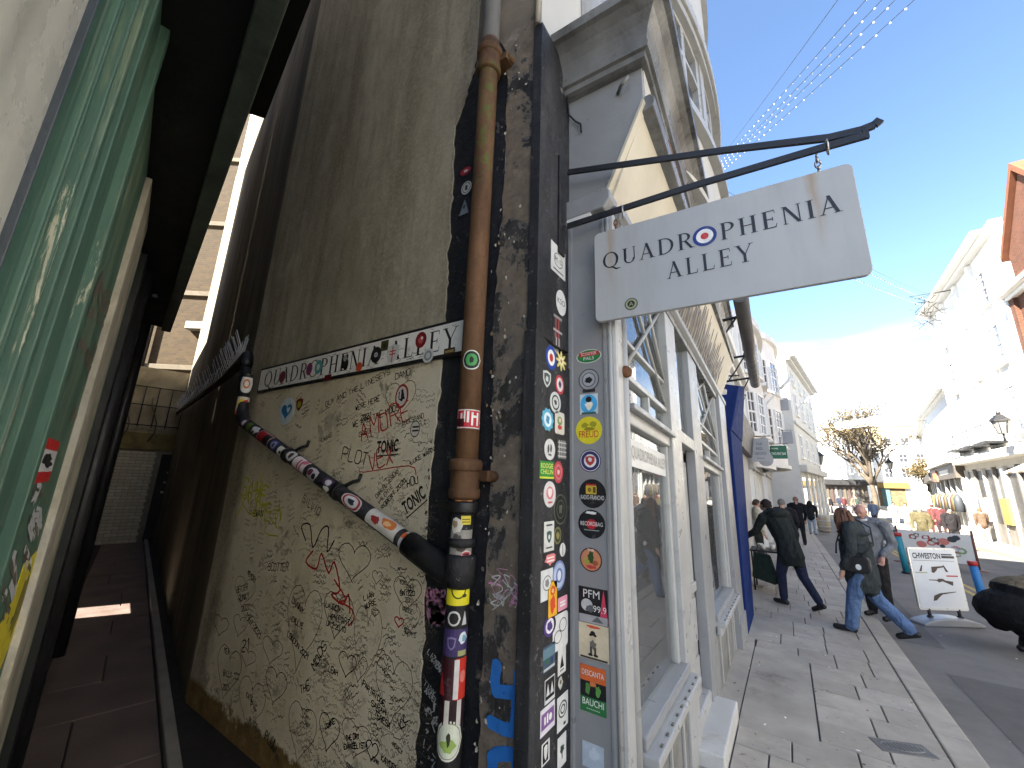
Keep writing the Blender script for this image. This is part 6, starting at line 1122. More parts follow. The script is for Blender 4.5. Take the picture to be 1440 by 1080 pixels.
# --- right side of the street (faces the camera side, in sun)
def rhouse(name, label, p0, p1, H, mat, rows, D=7, **kw):
    d = Vector(p0)-Vector(p1); return house(name, label, p1, (d.x, d.y), d.length, H, D, mat, rows, **kw)
m_red = mat_brick('red_brick', (.13, .048, .026), (.09, .034, .018), (.13, .10, .075))
t, F = rhouse('red_brick_building', 'red brick building with gabled top and white drainpipe at the right of the street', (8.5, 9.8), (8.5, 23.9), 9.8, m_red, [(4.6, 6.4, 6, 1.0, .5), (7.2, 8.9, 6, 1.0, .5)], cornice=.4)
m_terra = M('terracotta', (.17, .062, .03), .8, .2, 4, .3)
mb = MB(); mb.prism(F, [(1.2, 9.8), (5.4, 9.8), (5.4, 11.0), (3.3, 13.4), (1.2, 11.0)], -1.2, .15); mb.build('gable', m_red, t); mb = MB(); mb.prism(F, [(.95, 10.9), (3.3, 13.55), (5.65, 10.9), (5.65, 11.15), (3.3, 13.85), (.95, 11.15)], -1.3, .30); mb.build('gable_coping', m_terra, t)
for b in (3.9, 6.8, 9.5): MB().fbox(F, 0, 14, b, b+.22, 0, .16).build('string_course', m_terra, t)
for k in range(7): MB().fbox(F, .2+k*2.1, .55+k*2.1, 3.9, 9.6, 0, .14).build('brick_pier', m_red, t)
MB().tube([F(.12, -.4, .15), F(.12, 9.7, .15)], .07, 8).build('drainpipe', m_frame, t); shopglass(F, .4, 13.8, -.1, 3.0, t, 1.7); MB().fbox(F, .3, 13.9, 3.1, 3.75, 0, .3).build('shop_fascia', M('brown_fascia', (.12, .07, .05), .6, .2), t)
mb = MB()
for k in range(24): a = .3+k*.42; mb.hexa([F(a, 2.55, 1.5), F(a+.42, 2.55, 1.5), F(a+.42, 3.35, .05), F(a, 3.35, .05), F(a, 2.6, 1.5), F(a+.42, 2.6, 1.5), F(a+.42, 3.42, .05), F(a, 3.42, .05)], k % 2)
tag(mb.build('striped_awning', [P((198, 192, 176), .8), P((122, 108, 92), .8)]), 'grey and cream striped awning over the red brick building shop', 'awning')
t, F = rhouse('white_stucco_building', 'tall sunlit white stucco building next to the red brick one', (8.5, 24.0), (8.9, 34.8), 13.0, m_stw, [(4.4, 6.4, 3, 1.2, .5), (7.4, 9.2, 3, 1.2, .5), (10.2, 11.8, 3, 1.1, .5)], cornice=.6, wrows=4)
MB().fbox(F, 0, 10.8, 3.4, 3.8, 0, .5).build('shop_cornice', m_stw, t, bevel=.03); shopglass(F, .3, 10.5, -.1, 3.0, t, 1.4)
for a in (.1, 2.7, 5.3, 7.7): MB().fbox(F, a, a+.3, 3.8, 12.6, 0, .16).build('pilaster', m_stw, t)
for k in range(3):
    a = 1.35+k*2.4; mb = MB(); mb.fbox(F, a-.9, a+.9, 4.1, 4.2, 0, .7)
    for q in range(10): mb.tube([F(a-.85+q*.19, 4.2, .66), F(a-.85+q*.19, 4.95, .66)], .012, 4)
    mb.tube([F(a-.9, 4.95, .66), F(a+.9, 4.95, .66)], .02, 4); mb.build('balcony', m_blackm, t)
t, F = rhouse('white_shop_row', 'lower white shop with long dark timber fascia beyond the tall stucco building', (8.95, 35), (10.4, 47), 8.3, m_stw, [(4.4, 6.2, 5, 1.1, .5)], cornice=.4, wrows=4)
MB().fbox(F, 0, 12, 2.7, 3.6, 0, .45).build('shop_fascia', M('dark_timber_fascia', (.09, .075, .06), .6, .3), t); MB().fbox(F, -.1, 12.1, 3.6, 3.75, 0, .7).build('shop_cornice', m_stg, t); shopglass(F, .3, 11.7, -.1, 2.6, t, 1.5); MB().fbox(F, 2.4, 4.4, 2.6, 3.4, .45, .55).build('sign_board', P((150, 96, 76)), t); MB().fbox(F, 3.0, 3.9, 2.85, 3.15, .55, .56).build('sign_badge', P((214, 190, 60)), t); MB().fbox(F, 5.5, 9.5, 3.0, 3.3, .45, .46).build('sign_lettering', P((200, 196, 186)), t)
for k in range(6): MB().fbox(F, .2+k*2.3, .6+k*2.3, -.6, 2.7, 0, .25).build('pier', m_stg, t)
for k in range(14): a = .9+k*.75; MB().tube([F(a, 1.75, .4), F(a, 1.5, .42), F(a, .7, .4)], [.05, .20, .24], 8).build('hanging_goods', P([(110, 100, 60), (60, 64, 70), (130, 130, 124), (80, 52, 48)][k % 4]), t)
t, F = rhouse('white_shop_row', 'white terrace with yellowish parapet curving towards the street end', (10.5, 47.2), (15.2, 73), 8.8, m_stw, [(4.2, 5.8, 8, 1.1, .5), (6.6, 7.9, 8, 1.0, .5)], cornice=.4, wrows=4)
MB().fbox(F, 0, 26, 2.8, 3.4, 0, .6).build('shop_fascia', M('dark_timber_fascia', (.09, .075, .06), .6, .3), t); shopglass(F, .4, 25.6, -.1, 2.7, t, 2.0)
# buildings behind the camera side of the street, across the road (they bounce sunlight back)
rhouse('opposite_building', 'pale stucco building across the road opposite the alley', (9.0, -9), (8.8, 12.3), 9.5, m_stw, [(4.4, 6.2, 7, 1.1, .5), (.2, 2.6, 5, 2.4, .5)], cornice=.4)
# ================================================================== tree
def tree(name, label, base, H, spread, seed, leafmats, bark):
    r = random.Random(seed); t = thing(name, label, 'tree', base); tw = MB(); lf = MB(); B = Vector(base)
    def grow(p, d, L, rad, lev):
        n = 4; pts = [p]; dd = d.copy()
        for k in range(n): dd = (dd+Vector((r.gauss(0, .10), r.gauss(0, .10), r.gauss(.03, .06)))).normalized(); pts.append(pts[-1]+dd*L/n)
        tw.tube(pts, [rad*(1-.5*k/n) for k in range(n+1)], 7 if lev < 2 else 4, smooth=True)
        if lev >= 5 or rad < .009:
            for q in pts[1:]:
                for _ in range(3):
                    if r.random() < .75:
                        c = q+Vector((r.gauss(0, .16), r.gauss(0, .16), r.gauss(0, .16))); s_ = r.uniform(.07, .15); u = Vector((r.gauss(0, 1), r.gauss(0, 1), r.gauss(0, 1))).normalized(); w = u.orthogonal().normalized()
                        lf.face([c-u*s_, c+w*s_*.6, c+u*s_, c-w*s_*.6], r.randrange(3))
            return
        for k in range(3 if lev else 8):
            q = pts[r.randint(2, n)] if lev else pts[-1-(k % 2)]; an = r.uniform(0, 6.28); tilt = r.uniform(.35, .75)
            nd = (dd*math.cos(tilt)+(Vector((math.cos(an), math.sin(an), 0))*spread+Vector((0, 0, .25))).normalized()*math.sin(tilt)).normalized(); grow(q, nd, L*r.uniform(.70, .86), rad*.58, lev+1)
    grow(B+Vector((0, 0, -.2)), Vector((0, 0, 1)), H*.30, H*.026, 0)
    tw.build('trunk', bark, t, fix=False); o = lf.build('crown', leafmats, t, fix=False); o['kind'] = 'stuff'; return t
m_bark = M('pale_bark', (.085, .068, .048), .9, .3, 3, .4); LM = [M('leaf_ochre', (.12, .078, .024), .7, .2), M('leaf_olive', (.07, .064, .026), .7, .2), M('leaf_tan', (.13, .092, .045), .7, .2)]
tree('autumn_tree', 'bare branched autumn tree with ochre leaves at the end of the street', (9.2, 70, -.56), 15.0, 1.3, 6, LM, m_bark)
tree('small_autumn_tree', 'thin sunlit tree in front of the white terrace', (14.0, 66, -.56), 7.0, .8, 9, LM, m_bark)
# ================================================================== signs and lamps along the left side
def board(name, label, px0, py0, px1, py1, Y, mat, texts=(), cat='sign', round_=False, hang=None):
    p0, p1 = ony((px0, py0), Y), ony((px1, py1), Y); F = Fr((p0.x, Y, p1.z), (1, 0, 0), (0, 0, 1), (0, -1, 0)); W, Hh = p1.x-p0.x, p0.z-p1.z; t = thing(name, label, cat, (p0.x, Y, p1.z)); mb = MB()
    mb.prism(F, circ(W/2, Hh/2, W/2, Hh/2, 28) if round_ else rrect(0, W, 0, Hh, .02), -.02, .02); mb.build('panel', mat, t, bevel=.004)
    mb = MB(); ok = False
    for s_, x, y, h, w, col in texts: add_solid(mb, 0, s_, F, W*x, Hh*y, Hh*h, W*w if w else None, c=.022); ok = col
    if ok: mb.build('lettering', P(ok), t, fix=False)
    if hang: MB().tube([(hang, Y, p0.z+.06), (p1.x+.05, Y, p0.z+.06)], .012, 6).tube([(p0.x+.06, Y, p0.z+.06), (p0.x+.06, Y, p0.z-.02)], .006, 5).tube([(p1.x-.06, Y, p0.z+.06), (p1.x-.06, Y, p0.z-.02)], .006, 5).build('bracket', m_blackm, t)
    return t, F
m_pal = M('pale_sign', (.30, .305, .315), .5, .05, 5, .02)
board('hanging_sign', 'pale grey hanging board reading THE RED GECKO', 1054, 617, 1084, 649, 12.4, m_pal, [('THE', .48, .70, .11, .34, (60, 62, 66)), ('RED', .48, .50, .11, .34, (60, 62, 66)), ('GECKO', .5, .29, .11, .62, (60, 62, 66)), ('~~~', .5, .12, .04, .4, (60, 62, 66))], hang=-.8)
board('round_sign', 'white round hanging sign behind the RED GECKO board', 1065, 636, 1089, 656, 13.3, m_pal, [('T', .40, .42, .28, None, (70, 84, 120))], round_=True, hang=-.85)
board('green_sign', 'dark green pub sign with white lettering beyond the round sign', 1082, 627, 1108, 645, 16.5, M('bottle_green', (.012, .10, .055), .5, .1), [('WINE BAR', .30, .72, .12, .4, (214, 220, 210)), ('TWO PINT BAR', .5, .28, .2, .86, (214, 220, 210))], hang=-.6)
board('projecting_sign', 'blank pale projecting board high on the second bow fronted house', 1099, 607, 1116, 624, 22, m_pal, hang=-.2)
board('projecting_sign', 'blank pale projecting board below the flagpole', 1096, 560, 1110, 577, 23, m_pal, hang=-.2)
for a, b, Y, lab in (((1070, 576), (1111, 532), 18, 'white flagpole slanting out from the first bow fronted house'), ((1111, 587), (1139, 558), 30, 'white flagpole slanting out from the stucco building')):
    p, q = ony(a, Y), ony(b, Y); t = thing('flagpole', lab, 'flagpole', tuple(p)); MB().tube([p-(q-p).normalized()*.5, q], .035, 8).build('pole', m_frame, t); MB().tube([p.lerp(q, .68), q], .06, 8).build('furled_flag', m_frame, t)
def lantern(P_, s_, label, wallx):
    t = thing('wall_lantern', label, 'lamp', tuple(P_)); P_ = Vector(P_); mb = MB(); mb.lathe(P_, [(.10*s_, 0), (.12*s_, .02*s_), (.20*s_, .38*s_), (.21*s_, .40*s_)], 6, smooth=False); mb.build('glass', mat_glass('lantern_glass', back=(.2, .2, .19), clear=False) if 'lantern_glass' not in bpy.data.materials else bpy.data.materials['lantern_glass'], t)
    mb = MB(); mb.lathe(P_, [(.27*s_, .40*s_), (.25*s_, .43*s_), (.10*s_, .60*s_), (.05*s_, .62*s_), (.06*s_, .68*s_), (.01*s_, .80*s_)], 6, smooth=False)
    for k in range(6): an = math.pi/3*k; mb.tube([P_+Vector((math.cos(an)*.11*s_, math.sin(an)*.11*s_, 0)), P_+Vector((math.cos(an)*.205*s_, math.sin(an)*.205*s_, .40*s_))], .012*s_, 4)
    mb.build('cap', m_blackm, t); MB().tube([P_+Vector((0, 0, -.25*s_)), P_+Vector((0, 0, .02))], .03*s_, 6).tube([P_+Vector((0, 0, -.22*s_)), Vector((wallx, P_.y, P_.z-.30*s_))], .022*s_, 6).build('bracket', m_blackm, t)
lantern(ony((1152, 654), 40), 1.7, 'black lantern bracketed to the stucco building corner', 2.3)
lantern(onx((1411, 610), 7.7), 1.3, 'black lantern bracketed in front of the white stucco building', 8.6)
lantern(ony((1252, 660), 72), 2.0, 'black lantern near the autumn tree', 16)
# ================================================================== overhead string lights
def strand(p, q, sag, lab, bulbs, nm='string_lights'):
    t = thing(nm, lab, 'string lights', tuple(p)); n = 26; pts = [p.lerp(q, k/n)+Vector((0, 0, -sag*4*(k/n)*(1-k/n))) for k in range(n+1)]; MB().tube(pts, .006, 5).build('cable', m_blackm, t)
    if bulbs:
        mb = MB(); nb = int((q-p).length/.32)
        for k in range(1, nb): c = p.lerp(q, k/nb)+Vector((0, 0, -sag*4*(k/nb)*(1-k/nb)-.03)); mb.ball(c, .017, 6)
        o = mb.build('bulbs', M('pale_bulb', (.75, .74, .7), .3, .02), t, fix=False); o['kind'] = 'stuff'
for k, (a, b, lab, bl) in enumerate((((1000, 238), (1172, 0), 'plain dark overhead cable nearest the cream bay', 0), ((1000, 240), (1210, 0), 'overhead light strand next to the plain cable', 1), ((1001, 243), (1232, 0), 'second overhead light strand crossing the blue sky', 1), ((1001, 246), (1250, 0), 'third overhead light strand crossing the blue sky', 1), ((1002, 250), (1276, 0), 'outermost overhead light strand crossing the blue sky', 1))):
    p = ony(a, 15); q = ony(b, 7.5); strand(p+(p-q)*.15, q+(q-p)*.6, .12, lab, bl)
for k, (a, b) in enumerate((((990, 250), (1310, 416)), ((1000, 262), (1312, 424)), ((1010, 300), (1308, 432)))):
    strand(ony(a, 11), ony(b, 30), .25, 'thin cable sagging across the street to the festoon' if k == 0 else 'light strand sagging across the street under the thin cable' if k == 1 else 'lowest light strand sagging across the street', k)
strand(ony((1062, 494), 24), ony((1200, 483), 40), .2, 'thin wire across the street above the flagpoles', 0, 'overhead_wire')
t = thing('light_decoration', 'white lattice of star and ring lights hung across the street before the tree', 'decoration', tuple(ony((1180, 605), 48)))
mb = MB(); D0_, D1_ = ony((1176, 600), 48), ony((1277, 584), 48)
for k in range(9):
    c = D0_.lerp(D1_, (k+.5)/9); rr = .34
    for m_ in range(6): an = math.pi*m_/6; mb.tube([c+Vector((math.cos(an)*rr, 0, math.sin(an)*rr)), c-Vector((math.cos(an)*rr, 0, math.sin(an)*rr))], .02, 4)
    mb.tube([c+Vector((math.cos(q)*rr*1.1, 0, math.sin(q)*rr*1.1)) for q in [2*math.pi*j/14 for j in range(15)]], .02, 4)
mb.build('star_motifs', m_frame, t, fix=False); MB().tube([D0_+Vector((-3, 0, .45)), D1_+Vector((4, 0, .6))], .012, 4).tube([D0_+Vector((-3, 0, -.35)), D1_+Vector((4, 0, -.3))], .012, 4).build('cable', m_blackm, t)
t = thing('festoon', 'tangled festoon of lights on cables before the white stucco building', 'decoration', tuple(ony((1305, 430), 30))); mb = MB(); rr_ = random.Random(3)
for k in range(8): c = ony((1300+rr_.uniform(-8, 12), 420+k*5), 30); mb.tube([c+Vector((rr_.gauss(0, .35), rr_.gauss(0, .2), rr_.gauss(0, .3))) for _ in range(6)], .02, 4)
mb.build('cable_tangle', P((70, 68, 64)), t, fix=False)
# ================================================================== street furniture
Fb = None
pL, pR = gs((1297, 868)), gs((1372, 871)); u = (pR-pL).normalized(); u.z = 0; Fb = Fr((pL.x-.02, pL.y, gz(pL.y)-.10), u, (0, .10, 1), None); Fb.n = Fb.u.cross(Fb.v).normalized()
ab = thing('pavement_sign', 'white CHWESTON pavement sign with gun pictures on a curved silver base', 'sign', tuple(Fb(.4, 0)))
PW = .80; PB, PT = .20, 1.12
mb = MB(); mb.prism(Fb, rrect(0, PW, PB, PT, .03), -.02, .015); mb.build('frame', M('aluminium', (.55, .56, .57), .35, .1, metal=.7), ab, bevel=.006)
MB().prism(Fb, rrect(.03, PW-.03, PB+.03, PT-.03, .02), .015, .018).build('poster', M('poster_paper', (.60, .62, .64), .5, .04, 4, .25, 6), ab)
mb = MB(); add_solid(mb, 0, 'CHWESTON', Fb, .06, PT-.17, .09, .46, c=.0195, align='LEFT', bold=.03); mb.fbox(Fb, .54, .75, PT-.155, PT-.12, .0182, .0195); mb.fbox(Fb, .54, .72, PT-.11, PT-.09, .0182, .0195); mb.fbox(Fb, .06, .74, PT-.20, PT-.195, .0182, .0195); mb.build('heading', P((60, 60, 62)), ab, fix=False)
gun = {'rifle': [(0, .05), (.16, .07), (.2, .1), (.3, .1), (.32, .08), (.5, .08), (.5, .065), (.34, .06), (.3, .03), (.26, .04), (.22, .05), (.14, .02), (.02, -.03)], 'pistol': [(0, .0), (.0, .03), (.22, .05), (.22, .03), (.1, .01), (.08, -.02), (.03, -.06), (-.01, -.05)], 'clip': [(0, 0), (.05, .09), (.07, .09), (.04, 0)], 'shot': [(0, -.07), (.03, .01), (.14, .05), (.42, .08), (.42, .07), (.18, .03), (.12, -.01), (.06, -.06)]}
for nm, a, b, s_, fl in (('pistol', .33, .80, 1.0, 1), ('clip', .12, .76, 1, 1), ('clip', .60, .76, 1.1, -1), ('rifle', .64, .58, .78, -1), ('shot', .25, .40, .95, 1)):
    mb = MB(); mb.flat(Fb, [(a+fl*x*s_, b+y*s_) for x, y in gun[nm]], .0195); mb.build('gun_picture', P((70, 58, 52)), ab, fix=False)
mb = MB(); mb.fbox(Fb, .55, .74, .69, .71, .0182, .0195); mb.build('caption', P((170, 60, 70)), ab); mb = MB(); mb.fbox(Fb, .05, .25, .735, .75, .0182, .0195); mb.build('caption', P((150, 160, 120)), ab)
for a in (.16, .64): MB().tube([Fb(a, .08, 0), Fb(a, .22, 0)], .022, 8).tube([Fb(a-.03, .10, 0), Fb(a+.03, .10, 0)], .03, 8).build('spring', m_blackm, ab)
mb = MB(); prof = [(-.08+.96*k/14, .035+.085*math.sin(math.pi*k/14)**.7) for k in range(15)]
mb.prism(Fr(Fb.o, Fb.u, (0, 0, 1)), [(-.08, 0)]+prof+[(.88, 0)], -.13, .13); mb.build('base', M('silver_plastic', (.26, .27, .29), .4, .1, 3, .03, metal=.3), ab, bevel=.02)
def bollard(px, py, h, r, lab, col, lean):
    g = gs((px, py)); g.z = gz(g.y)-.10; t = thing('bollard', lab, 'bollard', tuple(g), 'painted bollards on the carriageway'); top = g+Vector((lean, 0, h)); MB().tube([g, top], r, 14).build('post', P(col, .5), t); MB().tube([top-Vector((lean*.08, 0, h*.08)), top+Vector((0, 0, .012))], r*1.12, 14).build('cap', P((160, 40, 44), .5), t); MB().tube([g, g+Vector((0, 0, .05))], r*1.5, 14).build('foot', m_blackm, t)
bollard(1386, 851, .82, .060, 'bright blue bollard with a red cap beside the pavement sign', (40, 110, 170), -.05); bollard(1275, 801, 1.02, .075, 'teal bollard with a pinkish red cap beside the printed barrier', (40, 130, 150), -.06)
def barrier(p0, p1, Y0, Y1, lab, seed):
    r = random.Random(seed); a, b = ony((p0[0], p0[1]), Y0), ony((p1[0], p1[1]), Y1); u = b-a; u.z = 0; F = Fr((a.x, a.y, gz(a.y)-.10), u, (0, 0, 1)); W = u.length; t = thing('cafe_barrier', lab, 'barrier', tuple(F(W/2, 0)))
    MB().fbox(F, .03, W-.03, .16, 1.0, -.012, .012).build('banner', M('banner_cloth', (.66, .65, .62), .7, .06, 3, .1), t)
    for q in (0, W): MB().tube([F(q, .02, 0), F(q, 1.12, 0)], .03, 8).lathe(F(q, 0, 0), [(.2, .0), (.2, .02), (.03, .05)], 12).build('post', M('oxide_post', (.16, .06, .05), .5, .2), t)
    for k in range(int(W*15)):
        x, y = r.uniform(.2, W-.2), r.uniform(.25, .9); s_ = r.uniform(.04, .10); mb = MB(); mb.flat(F, shp(r.choice('oobcf'), x, y, s_*1.2, s_), .0135+.0004*(k % 9)); c = r.choice([(150, 60, 60), (70, 70, 80), (120, 150, 100), (196, 120, 110), (60, 64, 70), (150, 160, 170)])
        if r.random() < .6: mb.flat(F, shp('o', x, y, s_*.6, s_*.5), .0178, 1)
        mb.build('printed_motif', [P(c), P((206, 206, 200))], t, fix=False)
barrier((1267, 782), (1374, 786), 18.5, 18.0, 'white cafe barrier printed with colourful motifs behind the pavement sign', 1); barrier((1212, 765), (1286, 770), 24, 23.5, 'further printed cafe barrier nearer the autumn tree', 2)
# barrel planter
g = gs((1160, 749)); g.z = gz(g.y); t = thing('barrel', 'pale wooden barrel standing at the kerb down the street', 'barrel', tuple(g))
MB().lathe(g, [(.24, 0), (.29, .25), (.31, .45), (.29, .65), (.25, .9), (.22, .9)], 16).build('staves', M('pale_oak', (.34, .29, .21), .7, .2, 6, .3, stretch=.1), t)
for h, r in ((.12, .27), (.3, .305), (.6, .305), (.78, .275)): MB().lathe(g+Vector((0, 0, h)), [(r, 0), (r+.012, .005), (r+.012, .04), (r, .045)], 16).build('hoop', m_steel, t)
# little table with crockery against the wall
tb = thing('side_table', 'small black metal table against the wall by the blue shop', 'table', (-.45, 9.75, gz(9.75))); z0 = gz(9.75)
MB().box(-.72, -.18, 9.45, 10.05, z0+.70, z0+.73).build('tabletop', m_blackm, tb, bevel=.006)
for x in (-.69, -.21):
    for yy in (9.48, 10.02): MB().tube([(x, yy, z0), (x, yy, z0+.71)], .016, 6).build('leg', m_blackm, tb)
MB().box(-.70, -.20, 9.47, 10.03, z0+.28, z0+.30).build('stretcher', m_blackm, tb)
for k, (x, yy) in enumerate(((-.5, 9.6), (-.35, 9.7), (-.55, 9.8), (-.3, 9.9))): tag(MB().lathe((x, yy, z0+.73), [(.03, 0), (.045, .04), (.05, .09), (.042, .09)], 12).build('cup', P((214, 212, 206), .3)), ['white cup at the near street side of the black table', 'white cup beside the shopping bag on the black table', 'white cup against the wall on the black table', 'white cup at the far corner of the black table'][k], 'cup', 'cups on the black table')
# ================================================================== people
def person(label, P0, prims, voxel, extras=(), face=None, scale=1.0, rot=0.0, group=None):
    """prims: ('c', p0, r0, p1, r1, mat) limb pieces or ('e', centre, radii, mat) ellipsoids, in a local frame: x right, y forward, z up; fused into one skin"""
    t = thing('person', label, 'person', tuple(P0), group); mats = []; cr, sr = math.cos(rot), math.sin(rot)
    def T(p): p = Vector(p)*scale; return Vector((P0[0]+p.x*cr-p.y*sr, P0[1]+p.x*sr+p.y*cr, P0[2]+p.z))
    mb = MB(); segs = []
    for pr in prims:
        if pr[0] == 'c':
            _, p0, r0, p1, r1, m_ = pr; a, b = T(p0), T(p1); r0, r1 = r0*scale, r1*scale; n = 6; pts = [a-(b-a).normalized()*r0*.6]+[a.lerp(b, k/n) for k in range(n+1)]+[b+(b-a).normalized()*r1*.6]; mb.tube(pts, [r0*.7]+[r0+(r1-r0)*k/n for k in range(n+1)]+[r1*.7], 10); segs.append((a, b, (r0+r1)/2, m_))
        else:
            _, c, r, m_ = pr; i0 = len(mb.v); mb.ball((0, 0, 0), tuple(x*scale for x in r), 14); ax = T(c); 
            for k in range(i0, len(mb.v)): x, y, z = mb.v[k]; mb.v[k] = (ax.x+x*cr-y*sr, ax.y+x*sr+y*cr, ax.z+z)
            segs.append((ax-Vector((0, 0, max(0, r[2]-min(r[0], r[1]))*scale)), ax+Vector((0, 0, max(0, r[2]-min(r[0], r[1]))*scale)), min(r[0], r[1])*scale*1.05, m_))
        if segs[-1][3] not in mats: mats.append(segs[-1][3])
    me = mb.mesh('body', mats); o = bpy.data.objects.new('body', me); COL.objects.link(o); md = o.modifiers.new('r', 'REMESH'); md.mode = 'VOXEL'; md.voxel_size = voxel*scale; sm = o.modifiers.new('s', 'SMOOTH'); sm.iterations = 4; sm.factor = .5
    dg = bpy.context.evaluated_depsgraph_get(); new = bpy.data.meshes.new_from_object(o.evaluated_get(dg)); o.modifiers.clear(); o.data = new; o.name = 'body'
    new.materials.clear()
    for m_ in mats: new.materials.append(m_)
    nP = len(new.polygons); C = np.empty(nP*3); new.polygons.foreach_get('center', C); C = C.reshape(-1, 3); best = np.full(nP, 1e9); idx = np.zeros(nP, int)
    for a, b, r, m_ in segs:
        a, b = np.array(a), np.array(b); d = b-a; L = d @ d; tt = np.clip(((C-a) @ d)/L, 0, 1) if L > 1e-12 else np.zeros(nP); dist = np.linalg.norm(C-(a+tt[:, None]*d), axis=1)-r; k = dist < best; best[k] = dist[k]; idx[k] = mats.index(m_)
    new.polygons.foreach_set('material_index', idx.astype(np.int32)); new.polygons.foreach_set('use_smooth', np.ones(nP, bool)); new.update(); adopt(o, t)
    for nm, fn, m_ in extras:
        e = MB(); fn(e, T, scale); e.build(nm, m_, t)
    return t
def cloth(rgb):
    nm = 'cloth_%d_%d_%d' % rgb
    if nm in MATS: return MATS[nm]
    t = NT(nm); b = s2l(rgb); c = t.mix(t.ramp(t.noise(14, 6, .6), [(.3, 0.0), (.7, 1.0)]), tuple(x*.72 for x in b), tuple(min(.9, x*1.25) for x in b))
    fold = t.noise(5.5, 4, .55, t.map((1.6, 1.6, .7), (.3, .5, 0)), 1.6); n = t.bump(fold, .9, .05); n = t.bump(t.noise(90, 3, .6), .25, .004, n)
    MATS[nm] = t.done(c, .9, n, 0, .15); return MATS[nm]
m_skin = M('skin', (.42, .25, .18), .55, .06, 12, .05); m_skin2 = M('ruddy_skin', (.46, .24, .18), .5, .06, 12, .05); m_shoe = M('black_shoe', (.012, .012, .013), .5, .2)
def hand(p, d, m_, s=1.0, side=1):
    """palm, four unequal curled fingers and a thumb leaving the side of the palm"""
    p, d = Vector(p), Vector(d).normalized(); sd = d.cross(Vector((0, 1, 0))); sd = sd.normalized() if sd.length > .1 else Vector((1, 0, 0)); nn = sd.cross(d).normalized(); out = [('c', p, .030*s, p+d*.075*s, .034*s, m_)]
    for k, L in enumerate((.068, .078, .074, .058)):
        a = p+d*.085*s+sd*(k-1.5)*.021*s; b = a+d*L*.5*s+nn*.006; out.append(('c', a, .0105*s, b, .010*s, m_)); out.append(('c', b, .010*s, b+d*L*.42*s+nn*.02*s, .009*s, m_))
    a = p+d*.025*s+sd*.032*s*side; out += [('c', a, .012*s, a+d*.035*s+sd*.02*s*side, .011*s, m_), ('c', a+d*.035*s+sd*.02*s*side, .011*s, a+d*.07*s+sd*.018*s*side, .0095*s, m_)]
    return out
def head(c, f, m_, m_ear=None):
    """head centred at c looking along f"""
    c, f = Vector(c), Vector(f).normalized(); r = f.cross(Vector((0, 0, 1))).normalized(); u = r.cross(f).normalized()
    return [('e', c, (.074, .088, .105), m_), ('c', c-u*.045+f*.018, .060, c-u*.085+f*.045, .036, m_), ('c', c+f*.085+u*.012, .011, c+f*.108-u*.022, .015, m_), ('c', c+f*.080-u*.058-r*.018, .009, c+f*.080-u*.058+r*.018, .009, m_), ('c', c+r*.074-u*.02, .012, c+r*.082+u*.018, .014, m_), ('c', c-r*.074-u*.02, .012, c-r*.082+u*.018, .014, m_), ('c', c+f*.070+u*.030-r*.045, .013, c+f*.070+u*.030+r*.045, .013, m_), ('c', c-u*.07-f*.02, .052, c-u*.16-f*.05, .056, m_)]
def eyes(c, f):
    def fn(e, T, s):
        cc, ff = Vector(c), Vector(f).normalized(); r = ff.cross(Vector((0, 0, 1))).normalized()
        for k in (-1, 1): e.ball(T(cc+ff*.080+r*.032*k+Vector((0, 0, .008))), .009*s, 8)
    return ('eyes', fn, m_ink)
def shoe(a, h, m_=None, lift=0): m_ = m_ or m_shoe; a, h = Vector(a), Vector(h); return [('c', a+Vector((0, 0, .045)), .042, a+h*.17+Vector((0, 0, .035)), .038, m_), ('c', a-h*.05+Vector((0, 0, .04)), .040, a+Vector((0, 0, .06)), .044, m_)]
def hairfn(c, f, long_=0.0, thin=False):
    def fn(e, T, s):
        cc, ff = Vector(c), Vector(f).normalized(); r = random.Random(2); rt = ff.cross(Vector((0, 0, 1))).normalized()
        n, m_ = 16, 8; idx = []
        for j in range(m_+1):
            th = (math.pi*.60)*j/m_; ring = []
            for q in range(n):
                ph = 2*math.pi*q/n; d = ff*math.cos(ph)+rt*math.sin(ph); front = max(0, math.cos(ph)); thq = th*(1-.42*front)
                p = cc+Vector((0, 0, 1))*math.cos(thq)*.118+d*math.sin(thq)*(.098 if abs(math.sin(ph)) < .7 else .090)-ff*.012; ring.append(T(p+Vector((r.gauss(0, .003), r.gauss(0, .003), r.gauss(0, .003)))))
            idx.append(e.vs(ring))
        for j in range(m_):
            for q in range(n): q2 = (q+1) % n; e.f.append([idx[j]+q, idx[j+1]+q, idx[j+1]+q2, idx[j]+q2]); e.m.append(0); e.sm.append(True)
        if long_:
            for k in range(60):
                ph = r.uniform(.30*math.pi, 1.70*math.pi); d = ff*math.cos(ph)+rt*math.sin(ph); p0 = cc+d*.085+Vector((0, 0, .05+r.uniform(-.03, .03))); p1 = cc+d*(.11+r.uniform(0, .02))+Vector((0, 0, -.08)); p2 = cc+d*(.10+r.uniform(-.02, .03))-ff*.02+Vector((0, 0, -long_*r.uniform(.75, 1.05)))
                e.tube([T(p0), T(p0.lerp(p1, .5)+d*.012), T(p1), T(p2)], [.012*s, .016*s, .015*s, .003*s], 5)
    return fn
Z0 = Vector((0, 0, 0))
